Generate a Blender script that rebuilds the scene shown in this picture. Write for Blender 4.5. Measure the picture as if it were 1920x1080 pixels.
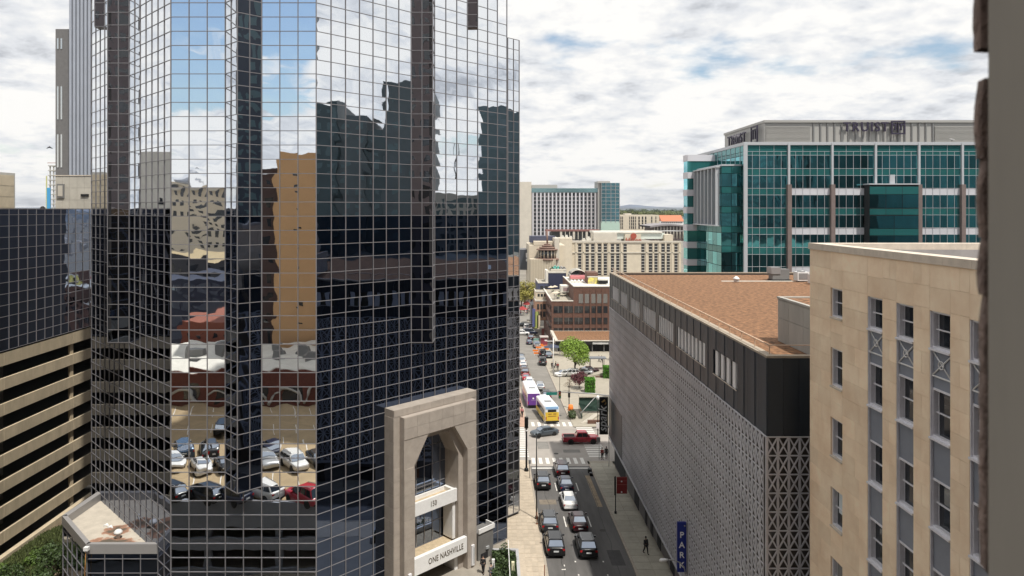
import bpy, bmesh, math, random
import numpy as np
from mathutils import Vector, Matrix

random.seed(11)
for _o in list(bpy.data.objects):
    bpy.data.objects.remove(_o)
S = bpy.context.scene
C = S.collection
R2 = math.sqrt(2.0)

# ------------------------------------------------------------------ camera
F, PX, PY, CZ = 1325.0, 922.0, 392.8, 35.5      # focal length and vanishing point measured in the photograph, eye height in metres
cam_d = bpy.data.cameras.new("camera")
cam = bpy.data.objects.new("camera", cam_d)
C.objects.link(cam)
cam.location = (0, 0, CZ)
cam.rotation_euler = (math.radians(90), 0, 0)
cam_d.sensor_width = 36.0
cam_d.lens = F / 1920 * 36
cam_d.shift_x = (960 - PX) / 1920
cam_d.shift_y = -(540 - PY) / 1920
cam_d.clip_start = 0.1
cam_d.clip_end = 20000
cam_d.dof.use_dof = True
cam_d.dof.focus_distance = 75
cam_d.dof.aperture_fstop = 3.6
S.camera = cam

# ------------------------------------------------------------------ sky and sun
SUN_EL, SUN_AZ = math.radians(63), math.radians(147)    # azimuth measured from +Y towards +X
sun_dir = Vector((math.sin(SUN_AZ) * math.cos(SUN_EL), math.cos(SUN_AZ) * math.cos(SUN_EL), math.sin(SUN_EL)))
W = bpy.data.worlds.new("World")
S.world = W
W.use_nodes = True
nt = W.node_tree
nt.nodes.clear()
N = nt.nodes.new
L = nt.links.new


def mth(op, a, b=None, c=None, tree=None):
    t = tree or nt
    n = t.nodes.new("ShaderNodeMath")
    n.operation = op
    for i, v in enumerate((a, b, c)):
        if v is None:
            continue
        if isinstance(v, (int, float)):
            n.inputs[i].default_value = v
        else:
            t.links.new(v, n.inputs[i])
    return n.outputs[0]


out = N("ShaderNodeOutputWorld")
sky = N("ShaderNodeTexSky")
sky.sky_type = 'NISHITA'
sky.sun_disc = False
sky.sun_elevation = SUN_EL
sky.sun_rotation = SUN_AZ
sky.air_density = 1.2
sky.dust_density = 0.6
sky.ozone_density = 1.6
bg_sky = N("ShaderNodeBackground")
bg_sky.inputs[1].default_value = 0.085
L(sky.outputs[0], bg_sky.inputs[0])
tc = N("ShaderNodeTexCoord")
sep = N("ShaderNodeSeparateXYZ")
L(tc.outputs['Generated'], sep.inputs[0])
zc = mth('MAXIMUM', sep.outputs[2], 0.0)
den = mth('ADD', zc, 0.20)
u = mth('DIVIDE', sep.outputs[0], den)
v = mth('DIVIDE', sep.outputs[1], den)
comb = N("ShaderNodeCombineXYZ")
L(u, comb.inputs[0])
L(v, comb.inputs[1])


def wnoise(scale, detail, rough, off, dist=0.0):
    mp = N("ShaderNodeMapping")
    mp.inputs['Location'].default_value = off
    L(comb.outputs[0], mp.inputs[0])
    n = N("ShaderNodeTexNoise")
    n.inputs['Scale'].default_value = scale
    n.inputs['Detail'].default_value = detail
    n.inputs['Roughness'].default_value = rough
    n.inputs['Distortion'].default_value = dist
    L(mp.outputs[0], n.inputs['Vector'])
    return n.outputs['Fac']


def wmap(x, a, b, c, d, smooth=True):
    n = N("ShaderNodeMapRange")
    n.interpolation_type = 'SMOOTHSTEP' if smooth else 'LINEAR'
    n.inputs[1].default_value, n.inputs[2].default_value = a, b
    n.inputs[3].default_value, n.inputs[4].default_value = c, d
    L(x, n.inputs[0])
    return n.outputs[0]


cov_n = wnoise(1.15, 8, 0.56, (3.1, 7.7, 0.0), 0.05)
# a clear patch of blue behind the photographer, seen only mirrored in the tower
pd = Vector((-0.40, -0.88, 0.33)).normalized()
dp = N("ShaderNodeVectorMath")
dp.operation = 'DOT_PRODUCT'
L(tc.outputs['Generated'], dp.inputs[0])
dp.inputs[1].default_value = pd
gap = wmap(dp.outputs['Value'], 0.955, 0.995, 0.0, 0.30)
cov = wmap(mth('SUBTRACT', cov_n, gap), 0.31, 0.405, 0.0, 1.0)
hz = wmap(sep.outputs[2], 0.0, 0.10, 1.0, 0.0)
cov = mth('MAXIMUM', cov, mth('MULTIPLY', hz, 0.85))
sh_n = wnoise(2.2, 10, 0.6, (11.4, 2.2, 3.0), 0.12)
ramp = N("ShaderNodeValToRGB")
cr = ramp.color_ramp
cr.elements[0].position = 0.36
cr.elements[0].color = (0.36, 0.375, 0.405, 1)
cr.elements[1].position = 0.535
cr.elements[1].color = (0.755, 0.745, 0.725, 1)
e = cr.elements.new(0.445)
e.color = (0.585, 0.60, 0.625, 1)
sh_2 = wnoise(7.0, 8, 0.6, (1.4, 8.2, 5.0), 0.1)
sh_m = mth('ADD', mth('MULTIPLY', sh_n, 0.62), mth('MULTIPLY', sh_2, 0.38))
L(sh_m, ramp.inputs[0])
bg_cl = N("ShaderNodeBackground")
bg_cl.inputs[1].default_value = 0.90
L(ramp.outputs[0], bg_cl.inputs[0])
mx = N("ShaderNodeMixShader")
L(cov, mx.inputs[0])
L(bg_sky.outputs[0], mx.inputs[1])
L(bg_cl.outputs[0], mx.inputs[2])
L(mx.outputs[0], out.inputs[0])
W.cycles.sampling_method = 'MANUAL'
W.cycles.sample_map_resolution = 512

sd = bpy.data.lights.new("sun", 'SUN')
sd.energy = 3.0
sd.angle = math.radians(1.2)
sd.color = (1.0, 0.95, 0.86)
sun = bpy.data.objects.new("sun", sd)
C.objects.link(sun)
sun.location = (40, -60, 120)
sun.rotation_euler = (-sun_dir).to_track_quat('-Z', 'Y').to_euler()

S.view_settings.view_transform = 'Standard'
S.view_settings.look = 'None'
S.view_settings.exposure = 0.60
S.view_settings.gamma = 1.0
S.view_settings.use_curve_mapping = False
S.render.engine = 'CYCLES'
S.cycles.max_bounces = 8
S.cycles.glossy_bounces = 5
S.cycles.diffuse_bounces = 3
S.cycles.transmission_bounces = 3
S.cycles.volume_bounces = 0
S.cycles.caustics_reflective = False
S.cycles.caustics_refractive = False
S.cycles.blur_glossy = 0.3
S.cycles.use_denoising = True


# ------------------------------------------------------------------ helpers
def px(x, y, Y):
    """world point at distance Y that the photograph shows at pixel (x, y)"""
    return Vector(((x - PX) / F * Y, Y, CZ - (y - PY) / F * Y))


RZ = [(-500, 0), (70, 0), (100, -1.3), (140, -3.1), (181, -5.0), (223, -6.6), (300, -9.5), (600, -14), (9000, -14)]


def rz(Y):
    for (a, za), (b, zb) in zip(RZ, RZ[1:]):
        if Y <= b:
            return za + (zb - za) * (Y - a) / (b - a)
    return RZ[-1][1]


def gp(x, y):
    """point of the street surface shown at pixel (x, y)"""
    Y = 80.0
    for _ in range(40):
        Y = 0.5 * Y + 0.5 * (CZ - rz(Y)) * F / (y - PY)
    return Vector(((x - PX) / F * Y, Y, rz(Y)))


_mats = {}


def mat(name, col, rough=0.7, metal=0.0, var=0.0, nscale=1.0, rv=0.0, bump=0.0, bscale=8.0, col2=None, emit=0.0, spec=0.5, detail=6.0, streak=None, coat=0.0):
    if name in _mats:
        return _mats[name]
    m = bpy.data.materials.new(name)
    m.use_nodes = True
    t = m.node_tree
    b = t.nodes["Principled BSDF"]
    b.inputs['Roughness'].default_value = rough
    b.inputs['Metallic'].default_value = metal
    b.inputs['Specular IOR Level'].default_value = spec
    b.inputs['Coat Weight'].default_value = coat
    b.inputs['Base Color'].default_value = (*col, 1)
    sock = None
    geo = t.nodes.new("ShaderNodeNewGeometry")
    if var > 0 or col2 or bump > 0:
        mp = t.nodes.new("ShaderNodeMapping")
        if streak:
            mp.inputs['Scale'].default_value = streak
        t.links.new(geo.outputs['Position'], mp.inputs[0])
    if var > 0 or col2:
        nz = t.nodes.new("ShaderNodeTexNoise")
        nz.inputs['Scale'].default_value = nscale
        nz.inputs['Detail'].default_value = detail
        nz.inputs['Roughness'].default_value = 0.62
        t.links.new(mp.outputs[0], nz.inputs['Vector'])
        rp = t.nodes.new("ShaderNodeValToRGB")
        rp.color_ramp.elements[0].position = 0.32
        rp.color_ramp.elements[1].position = 0.68
        c2 = col2 or col
        rp.color_ramp.elements[0].color = (*[min(1, c * (1 - var)) for c in c2], 1)
        rp.color_ramp.elements[1].color = (*[min(1, c * (1 + var)) for c in col], 1)
        t.links.new(nz.outputs['Fac'], rp.inputs[0])
        sock = rp.outputs[0]
    if rv > 0:
        oi = t.nodes.new("ShaderNodeObjectInfo")
        s = mth('FRACT', mth('ADD', oi.outputs['Random'], geo.outputs['Random Per Island'], tree=t), tree=t)
        s = mth('MULTIPLY_ADD', s, 2 * rv, 1 - rv, tree=t)
        vm = t.nodes.new("ShaderNodeVectorMath")
        vm.operation = 'SCALE'
        if sock:
            t.links.new(sock, vm.inputs[0])
        else:
            vm.inputs[0].default_value = col
        t.links.new(s, vm.inputs['Scale'])
        sock = vm.outputs[0]
    if sock:
        t.links.new(sock, b.inputs['Base Color'])
    if emit > 0:
        b.inputs['Emission Color'].default_value = (*col, 1)
        b.inputs['Emission Strength'].default_value = emit
    if bump > 0:
        n2 = t.nodes.new("ShaderNodeTexNoise")
        n2.inputs['Scale'].default_value = bscale
        n2.inputs['Detail'].default_value = 4
        t.links.new(mp.outputs[0], n2.inputs['Vector'])
        bp = t.nodes.new("ShaderNodeBump")
        bp.inputs['Strength'].default_value = bump
        bp.inputs['Distance'].default_value = 0.05
        t.links.new(n2.outputs['Fac'], bp.inputs['Height'])
        t.links.new(bp.outputs[0], b.inputs['Normal'])
    _mats[name] = m
    return m


class MB:
    """collects shapes and links them as one mesh"""

    def __init__(s):
        s.v, s.f, s.sm = [], [], []

    def face(s, idx, smooth=False):
        s.f.append(tuple(idx))
        s.sm.append(smooth)

    def box(s, x0, x1, y0, y1, z0, z1, M=None):
        b = len(s.v)
        P = [(x0, y0, z0), (x1, y0, z0), (x1, y1, z0), (x0, y1, z0), (x0, y0, z1), (x1, y0, z1), (x1, y1, z1), (x0, y1, z1)]
        if M is not None:
            P = [tuple(M @ Vector(p)) for p in P]
        s.v += P
        for q in ((3, 2, 1, 0), (4, 5, 6, 7), (0, 1, 5, 4), (1, 2, 6, 5), (2, 3, 7, 6), (3, 0, 4, 7)):
            s.face([b + i for i in q])
        return s

    def prism(s, poly, z0, z1, M=None):
        """poly counter-clockwise seen from above"""
        b = len(s.v)
        n = len(poly)
        P = [(x, y, z0) for x, y in poly] + [(x, y, z1) for x, y in poly]
        if M is not None:
            P = [tuple(M @ Vector(p)) for p in P]
        s.v += P
        s.face([b + i for i in reversed(range(n))])
        s.face([b + n + i for i in range(n)])
        for i in range(n):
            j = (i + 1) % n
            s.face([b + i, b + j, b + n + j, b + n + i])
        return s

    def tube(s, pts, rad, n=8, smooth=True, caps=True):
        pts = [Vector(p) for p in pts]
        if isinstance(rad, (int, float)):
            rad = [rad] * len(pts)
        b = len(s.v)
        for i, p in enumerate(pts):
            d = (pts[min(i + 1, len(pts) - 1)] - pts[max(i - 1, 0)]).normalized()
            a = Vector((0, 0, 1)) if abs(d.z) < 0.9 else Vector((1, 0, 0))
            e1 = d.cross(a).normalized()
            e2 = d.cross(e1)
            for k in range(n):
                w = 2 * math.pi * k / n
                s.v.append(tuple(p + rad[i] * (math.cos(w) * e1 + math.sin(w) * e2)))
        for i in range(len(pts) - 1):
            for k in range(n):
                k2 = (k + 1) % n
                s.face([b + i * n + k, b + i * n + k2, b + (i + 1) * n + k2, b + (i + 1) * n + k], smooth)
        if caps:
            s.face([b + k for k in reversed(range(n))])
            s.face([b + (len(pts) - 1) * n + k for k in range(n)])
        return s

    def grid(s, rows, smooth=True, close=False):
        """rows: list of equal length lists of points"""
        b = len(s.v)
        n = len(rows[0])
        for r in rows:
            s.v += [tuple(p) for p in r]
        for i in range(len(rows) - 1):
            for k in range(n if close else n - 1):
                k2 = (k + 1) % n
                s.face([b + i * n + k, b + i * n + k2, b + (i + 1) * n + k2, b + (i + 1) * n + k], smooth)
        return s

    def mesh(s, name, m):
        me = bpy.data.meshes.new(name)
        me.from_pydata(s.v, [], s.f)
        me.polygons.foreach_set("use_smooth", s.sm)
        for q in (m if isinstance(m, (list, tuple)) else [m]):
            me.materials.append(q)
        me.update()
        return me

    def fix(s):
        return s


def fixed(me):
    bm = bmesh.new()
    bm.from_mesh(me)
    bmesh.ops.recalc_face_normals(bm, faces=bm.faces)
    bm.to_mesh(me)
    bm.free()
    return me


def props(o, label=None, cat=None, group=None, kind=None):
    if label:
        o['label'] = label
    if cat:
        o['category'] = cat
    if group:
        o['group'] = group
    if kind:
        o['kind'] = kind
    return o


def thing(name, label, cat, loc=(0, 0, 0), rot=0.0, group=None):
    o = bpy.data.objects.new(name, None)
    o.empty_display_size = 0.3
    C.objects.link(o)
    o.location = loc
    o.rotation_euler = (0, 0, rot)
    return props(o, label, cat, group)


def put(name, me, parent=None, M=None, label=None, world=True):
    """link a mesh; M (or the mesh's own coordinates) in world space, or in the parent's space with world=False"""
    o = bpy.data.objects.new(name, me)
    C.objects.link(o)
    if M is None:
        M = Matrix.Identity(4)
    if parent is not None:
        o.parent = parent
        if world:
            pm = parent.matrix_basis
            if parent.parent is not None:
                pm = parent.parent.matrix_basis @ pm
            M = pm.inverted() @ M
    o.matrix_basis = M
    if label:
        o['label'] = label
    return o


def part(name, mb, m, parent=None, M=None, label=None, world=True, fx=False):
    me = mb.mesh(name, m)
    if fx:
        fixed(me)
    return put(name, me, parent, M, label, world)


def solo(name, mb, m, label, cat, group=None, M=None, fx=False):
    """a thing that is a single mesh"""
    o = part(name, mb, m, None, M, fx=fx)
    return props(o, label, cat, group)


def struct(name, mb, m, fx=False):
    return props(part(name, mb, m, fx=fx), kind='structure')


def copy_tree(o, parent=None):
    c = o.copy()
    C.objects.link(c)
    if parent is not None:
        c.parent = parent
    for ch in o.children:
        copy_tree(ch, c)
    return c


_unit = {}


def ubox(m):
    k = ('box', m.name)
    if k not in _unit:
        _unit[k] = MB().box(-.5, .5, -.5, .5, -.5, .5).mesh('block', m)
    return _unit[k]


def upane(m, k, amp=1.0):
    """a glass pane, its front at y = 0 slightly bowed as float glass in a curtain wall is"""
    key = ('pane', m.name, k, amp)
    if key in _unit:
        return _unit[key]
    rr = random.Random(k * 7 + 3)
    bx, bz, q = rr.uniform(-1, 1) * .0026 * amp, rr.uniform(-1, 1) * .0022 * amp, rr.uniform(-1, 1) * .0012 * amp
    n = 5
    mb = MB()
    rows = []
    for i in range(n + 1):
        z = -.5 + i / n
        rows.append([(-.5 + j / n, -(bx * (1 - 4 * (-.5 + j / n) ** 2) + bz * (1 - 4 * z * z) + q * math.sin(5 * (j / n + z))), z) for j in range(n + 1)])
    mb.grid(rows, True)
    b = len(mb.v)
    mb.v += [(-.5, .02, -.5), (.5, .02, -.5), (.5, .02, .5), (-.5, .02, .5)]
    mb.face([b + 3, b + 2, b + 1, b])
    _unit[key] = mb.mesh('pane', m)
    return _unit[key]


def tm(c, sx, sy, sz, rzz=0.0):
    return Matrix.Translation(c) @ Matrix.Rotation(rzz, 4, 'Z') @ Matrix.Diagonal((sx, sy, sz, 1))


def wall_m(A, B, a0, a1, z0, z1, t0=0.0, t1=None):
    """matrix that lays the unit box (t1 given) or unit pane on the wall from A to B, seen from outside with A on the left;
    t is the distance out of the wall"""
    A2, B2 = Vector((A[0], A[1], 0)), Vector((B[0], B[1], 0))
    d = (B2 - A2).normalized()
    inn = Vector((-d.y, d.x, 0))
    if t1 is None:
        o, th = A2 + d * ((a0 + a1) / 2) - inn * t0, 1.0
    else:
        o, th = A2 + d * ((a0 + a1) / 2) - inn * ((t0 + t1) / 2), abs(t1 - t0)
    M = Matrix.Identity(4)
    w, h = a1 - a0, z1 - z0
    for i in range(3):
        M[i][0] = d[i] * w
        M[i][1] = inn[i] * th
        M[i][2] = (0, 0, h)[i]
        M[i][3] = (o.x, o.y, (z0 + z1) / 2)[i]
    return M


def mesh_arrays(me):
    n = len(me.vertices)
    v = np.empty(n * 3)
    me.vertices.foreach_get("co", v)
    sm = np.empty(len(me.polygons), dtype=bool)
    me.polygons.foreach_get("use_smooth", sm)
    return v.reshape(-1, 3), [tuple(p.vertices) for p in me.polygons], sm


_arr = {}


class Pieces:
    """alike pieces of one thing: the largest in the picture become parts, the rest one joined part"""

    def __init__(s, name, parent, limit=300):
        s.name, s.parent, s.limit, s.items = name, parent, limit, []

    def add(s, me, M):
        s.items.append((me, M))

    def box(s, m, c, sx, sy, sz, rzz=0.0):
        s.add(ubox(m), tm(c, sx, sy, sz, rzz))

    def flush(s):
        def score(it):
            M = it[1]
            c = M.translation
            if c.y < 0.3:
                return 0
            x, y = PX + F * c.x / c.y, PY + F * (CZ - c.z) / c.y
            a = max(M.col[0].to_3d().length, M.col[1].to_3d().length) * M.col[2].to_3d().length / c.y ** 2
            return a if (-15 < x < 1860 and -15 < y < 1095) else a * 1e-4
        s.items.sort(key=score, reverse=True)
        for me, M in s.items[:s.limit]:
            put(s.name, me, s.parent, M)
        rest = s.items[s.limit:]
        if rest:
            vs, fs, sms, mis, base, ml = [], [], [], [], 0, []
            for me, M in rest:
                if me.name not in _arr:
                    _arr[me.name] = mesh_arrays(me)
                v, f, sm = _arr[me.name]
                Mn = np.array(M)
                vs.append(v @ Mn[:3, :3].T + Mn[:3, 3])
                fs += [tuple(base + i for i in q) for q in f]
                sms.append(sm)
                if me.materials[0] not in ml:
                    ml.append(me.materials[0])
                mis += [ml.index(me.materials[0])] * len(f)
                base += len(v)
            me = bpy.data.meshes.new(s.name)
            me.from_pydata(np.concatenate(vs).tolist(), [], fs)
            me.polygons.foreach_set("use_smooth", np.concatenate(sms))
            for m in ml:
                me.materials.append(m)
            me.polygons.foreach_set("material_index", mis)
            me.update()
            o = put(s.name, me, s.parent)
            o['kind'] = 'stuff'
        s.items = []


_tmp = bpy.data.scenes.new("build")


def evaluated(ob):
    """mesh of an object with its modifiers applied, worked out in a scene of its own"""
    _tmp.collection.objects.link(ob)
    vl = _tmp.view_layers[0]
    vl.update()
    dg = vl.depsgraph
    me = bpy.data.meshes.new_from_object(ob.evaluated_get(dg))
    bpy.data.objects.remove(ob)
    return me


def text_mesh(txt, size, depth, m, align='CENTER', shear=0.0, offset=0.0, space=1.0):
    cu = bpy.data.curves.new("lettering", 'FONT')
    cu.body = txt
    cu.size = size
    cu.extrude = depth
    cu.align_x = align
    cu.align_y = 'CENTER'
    cu.shear = shear
    cu.offset = offset
    cu.space_character = space
    cu.resolution_u = 3
    ob = bpy.data.objects.new("lettering", cu)
    me = evaluated(ob)
    me.materials.clear()
    me.materials.append(m)
    me.name = "lettering"
    return me


# ------------------------------------------------------------------ materials
M_tglass = mat('tower_glass', (0.80, 0.83, 0.87), 0.012, 1.0)
M_tglass_dim = mat('tower_glass_dimmed', (0.085, 0.115, 0.19), 0.015, 1.0)  # copy of the tower mirror glass, darkened in colour to dim its reflections
M_wglass = mat('wing_glass', (0.20, 0.25, 0.36), 0.02, 1.0)
M_mull = mat('mullion_metal', (0.26, 0.255, 0.27), 0.42, 0.3, rv=.06)
M_mulld = mat('mullion_bronze', (0.17, 0.16, 0.17), 0.45, 0.4)
M_dark = mat('dark_interior', (0.012, 0.012, 0.015), 0.9)
M_stone = mat('portal_stone', (0.37, 0.325, 0.285), 0.8, var=.10, nscale=1.3, rv=.06, bump=.25, bscale=14)
M_white = mat('white_panel', (0.78, 0.78, 0.78), 0.55, var=.05, nscale=2)
M_tan = mat('tan_floor', (0.50, 0.40, 0.27), 0.9, var=.2, nscale=2.5)
M_conc = mat('garage_concrete', (0.50, 0.42, 0.30), 0.85, var=.13, nscale=.9, rv=.05, bump=.2, bscale=10, streak=(1, 1, .35))
M_conc_g = mat('grey_concrete', (0.42, 0.41, 0.38), 0.88, var=.14, nscale=.7, rv=.04, bump=.2, bscale=6, streak=(1, 1, .3))
M_lime = mat('limestone', (0.95, 0.765, 0.565), 0.82, var=.07, nscale=.7, rv=.075, bump=.12, bscale=20, col2=(0.92, 0.69, 0.48))
M_lime2 = mat('limestone_coping', (0.64, 0.56, 0.47), 0.85, var=.12, nscale=1.5, bump=.1)
M_slate = mat('slate_panel', (0.23, 0.25, 0.295), 0.55, var=.06, nscale=2)
M_frame = mat('window_frame_white', (0.74, 0.73, 0.77), 0.5, var=.06, nscale=4)
M_pane = mat('window_glass', (0.30, 0.31, 0.34), 0.04, 1.0)
M_pane_dk = mat('dark_window_glass', (0.02, 0.024, 0.03), 0.05, 0.0, spec=.8)
M_blind = mat('window_blind', (0.62, 0.68, 0.72), 0.6)
M_clad = mat('charcoal_cladding', (0.034, 0.045, 0.060), 0.42, 0.25, rv=.22, var=.1, nscale=.5)
M_lat = mat('lattice_metal', (0.62, 0.62, 0.66), 0.42, 0.1, var=.16, nscale=.22)
M_latb = mat('lattice_backing', (0.105, 0.094, 0.086), 0.8)
M_gravel = mat('roof_gravel', (0.27, 0.140, 0.070), 0.95, var=.30, nscale=2.6, bump=1.0, bscale=4, detail=15, col2=(0.10, 0.050, 0.026))
M_rail = mat('rail_metal', (0.62, 0.44, 0.32), 0.5)
M_teal = mat('teal_glass', (0.19, 0.62, 0.66), 0.02, 1.0, rv=.35)  # random tone per pane stands in for varied sky reflections
M_teal_d = mat('teal_spandrel', (0.05, 0.25, 0.25), 0.08, 0.6, rv=.1)
M_band = mat('white_band', (0.60, 0.60, 0.64), 0.5, rv=.04)
M_alum = mat('white_mullion', (0.50, 0.52, 0.55), 0.45, 0.1)
M_brownc = mat('brown_pier', (0.20, 0.155, 0.145), 0.7, var=.1)
M_pent = mat('louvre_metal', (0.43, 0.42, 0.40), 0.5, 0.2, rv=.05)
M_pdark = mat('seam_metal', (0.19, 0.19, 0.19), 0.6)
M_sign = mat('sign_letter_dark', (0.035, 0.027, 0.055), 0.5)
M_asph = mat('asphalt', (0.125, 0.120, 0.117), 0.9, var=.18, nscale=.35, bump=.2, bscale=30, col2=(0.098, 0.094, 0.092), streak=(1.6, .25, 1))
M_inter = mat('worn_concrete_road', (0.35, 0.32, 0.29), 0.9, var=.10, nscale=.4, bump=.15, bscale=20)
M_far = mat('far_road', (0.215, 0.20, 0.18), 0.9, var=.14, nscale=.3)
M_paint = mat('road_paint', (0.72, 0.70, 0.66), 0.7, var=.14, nscale=6)
M_side = mat('sidewalk_concrete', (0.36, 0.325, 0.265), 0.88, var=.10, nscale=1.2, rv=.07)
M_kerb = mat('kerb_stone', (0.40, 0.35, 0.29), 0.85, var=.1, nscale=2)
M_ground = mat('city_ground', (0.22, 0.20, 0.17), 0.95, var=.2, nscale=.1)
M_brick = mat('brown_brick', (0.165, 0.088, 0.064), 0.85, var=.12, nscale=2.0, rv=.05, col2=(0.125, 0.070, 0.055))
M_brick2 = mat('red_brick', (0.135, 0.042, 0.030), 0.85, var=.12, nscale=2.0)
M_cream = mat('cream_stone', (0.60, 0.53, 0.42), 0.85, var=.06, nscale=.3)
M_cream2 = mat('pale_concrete', (0.56, 0.52, 0.45), 0.85, var=.06, nscale=.2)
M_roofw = mat('white_roof', (0.66, 0.64, 0.58), 0.8, var=.1, nscale=.5)
M_green = mat('leaf_green', (0.17, 0.27, 0.026), 0.65, rv=.38)
M_green2 = mat('leaf_dark_green', (0.034, 0.062, 0.013), 0.65, rv=.4)
M_hedge = mat('leaf_bright_green', (0.085, 0.26, 0.015), 0.6, rv=.35)
M_maroon = mat('leaf_maroon', (0.085, 0.016, 0.022), 0.65, rv=.4)
M_yell = mat('leaf_yellow_green', (0.30, 0.27, 0.055), 0.7, rv=.3)
M_bark = mat('bark', (0.075, 0.055, 0.042), 0.9, var=.2, nscale=6)
M_black = mat('black_metal', (0.012, 0.012, 0.013), 0.45, 0.3)
M_grey = mat('grey_metal', (0.34, 0.34, 0.35), 0.45, 0.4)
M_tyre = mat('tyre_rubber', (0.012, 0.012, 0.012), 0.8)
M_rim = mat('wheel_rim', (0.42, 0.42, 0.43), 0.3, 0.8)
M_cglass = mat('car_glass', (0.42, 0.46, 0.52), 0.02, 1.0)
M_cglass_d = mat('car_side_glass', (0.03, 0.035, 0.04), 0.03, spec=.8)
M_tail = mat('tail_lamp', (0.42, 0.012, 0.015), 0.2)
M_lamp = mat('head_lamp', (0.75, 0.77, 0.80), 0.12, .5)
M_plate = mat('number_plate', (0.62, 0.64, 0.66), 0.5)
M_red = mat('red_panel', (0.24, 0.020, 0.020), 0.5)
M_blue = mat('sign_blue', (0.008, 0.022, 0.22), 0.4)
M_black_s = mat('sign_black', (0.008, 0.008, 0.010), 0.4)
M_wtxt = mat("sign_white", (0.88, 0.88, 0.88), 0.5)

# ================================================================== GROUND, ROAD, PAVEMENTS
def sheet(name, m, xs, ys, dz, kind='structure', xfun=None):
    mb = MB()
    rows = []
    for y in ys:
        rows.append([(x, y, rz(y) + dz) for x in (xfun(y) if xfun else xs)])
    mb.grid(rows, False)
    o = part(name, mb, m)
    o['kind'] = kind
    return o


YS = [-160, -60, 0, 40, 70, 80, 90, 100, 110, 120, 130, 140, 160, 181, 200, 223, 260, 300, 400, 600, 1200, 9000]
gb = MB()
rows = []
for y in YS:
    z = rz(y)
    rows.append([(x, y, z - (2.2 if x < -30 and y < 120 else 0.35) - (0 if abs(x) < 900 else 3)) for x in (-6000, -900, -300, -120, -46, -34, -12, 0, 3, 60, 300, 900, 6000)])
gb.grid(rows, False)
props(part('ground', gb, M_ground), kind='structure')
sheet('road', M_asph, (5.5, 14.0), [-30, 0, 40, 70, 80, 90, 100, 101.5], 0.0)
sheet('cross_street', M_inter, (-60, 3, 5.5, 14, 17.5, 60), [103.8, 107, 112, 117, 122.5], -.012)
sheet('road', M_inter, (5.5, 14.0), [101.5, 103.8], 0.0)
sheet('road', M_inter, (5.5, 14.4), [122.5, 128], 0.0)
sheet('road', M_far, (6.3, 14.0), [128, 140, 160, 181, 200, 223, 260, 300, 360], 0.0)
sheet('cross_street', M_far, (-80, 0, 40, 120), [285, 300], -.02)
# pavements: a base sheet with slabs laid on it, kerbs 0.14 m high
sheet('pavement', M_side, (14.22, 17.6), [40, 70, 80, 90, 100, 103.6], .10)
sheet('pavement', M_side, (14.22, 60), [122.7, 140, 160, 181, 200, 222], .10)
M_pav = mat('plaza_paver', (0.50, 0.425, 0.335), 0.9, var=.10, nscale=2.5, rv=.08)
sheet('pavement', M_pav, (1.5, 5.28), [40, 60, 70, 80, 90, 100, 103.6], .10)
sheet('pavement', mat('brick_paver', (0.44, 0.29, 0.22), .9, var=.15, nscale=2), (-30, 6.0), [122.7, 140, 160, 181, 223, 280], .10)
sheet('plaza', mat('plaza_stone', (0.30, 0.27, 0.23), .9, var=.12, nscale=1), (-8, 1.5), [50, 60, 70, 80, 90, 100, 103.6], .06)
kp = Pieces('kerb_stone', None)


def kerb_run(x0, x1, y0, y1, step=2.4):
    root = props(thing('kerb', None, None), kind='structure')
    P = Pieces('kerb_stone', root, 80)
    y = y0
    while y < y1 - .01:
        e = min(y + step, y1)
        zz = (rz(y) + rz(e)) / 2
        M = Matrix.Translation(((x0 + x1) / 2, (y + e) / 2, zz + .02)) @ Matrix.Rotation(math.atan2(rz(e) - rz(y), e - y), 4, 'X') @ Matrix.Diagonal((x1 - x0, e - y - .03, .24, 1))
        P.add(ubox(M_kerb), M)
        y = e
    P.flush()


kerb_run(5.28, 5.5, 40, 103.6)
kerb_run(14.0, 14.22, 40, 102)
kerb_run(14.0, 14.22, 128, 223, 4)
kerb_run(6.0, 6.28, 126, 223, 4)
# right pavement slabs: every slab its own piece, each tone its own
root = props(thing('pavement_paving', None, None), kind='structure')
P = Pieces('paving_slab', root, 160)
M_slab = mat('paving_slab', (0.40, 0.375, 0.31), 0.88, var=.10, nscale=1.5, rv=.09)
y = 56.0
while y < 102:
    for x0, x1 in ((14.26, 15.85), (15.89, 17.45)):
        zz = (rz(y) + rz(y + 1.5)) / 2
        P.add(ubox(M_slab), Matrix.Translation(((x0 + x1) / 2, y + .73, zz + .11)) @ Matrix.Rotation(math.atan2(rz(y + 1.5) - rz(y), 1.5), 4, 'X') @ Matrix.Diagonal((x1 - x0, 1.46, .03, 1)))
    y += 1.5
P.flush()
# left plaza paving: courses of pavers running across
root = props(thing('plaza_paving', None, None), kind='structure')
P = Pieces('paver', root, 280)
y = 64.0
while y < 103.4:
    for i in range(6):
        x0 = 1.55 + i * .617
        if x0 < 2.95 and (84 < y < 100 or y < 73):
            continue
        zz = rz(y + .5)
        P.add(ubox(M_pav), Matrix.Translation((x0 + .3, y + .49, zz + .115)) @ Matrix.Rotation(math.atan2(rz(y + 1) - rz(y), 1), 4, 'X') @ Matrix.Diagonal((.59, .95, .03, 1)))
    y += 1.0
P.flush()

# painted markings
mk = []


def mark(name, poly, dz=.006):
    mb = MB()
    P_ = [(x, y, rz(y) + dz) for x, y in poly]
    b = len(mb.v)
    mb.v += P_ + [(x, y, z - .002) for x, y, z in P_]
    mb.face([0, 1, 2, 3])
    for i in range(4):
        j = (i + 1) % 4
        mb.face([4 + i, 4 + j, j, i])
    return mb


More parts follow.
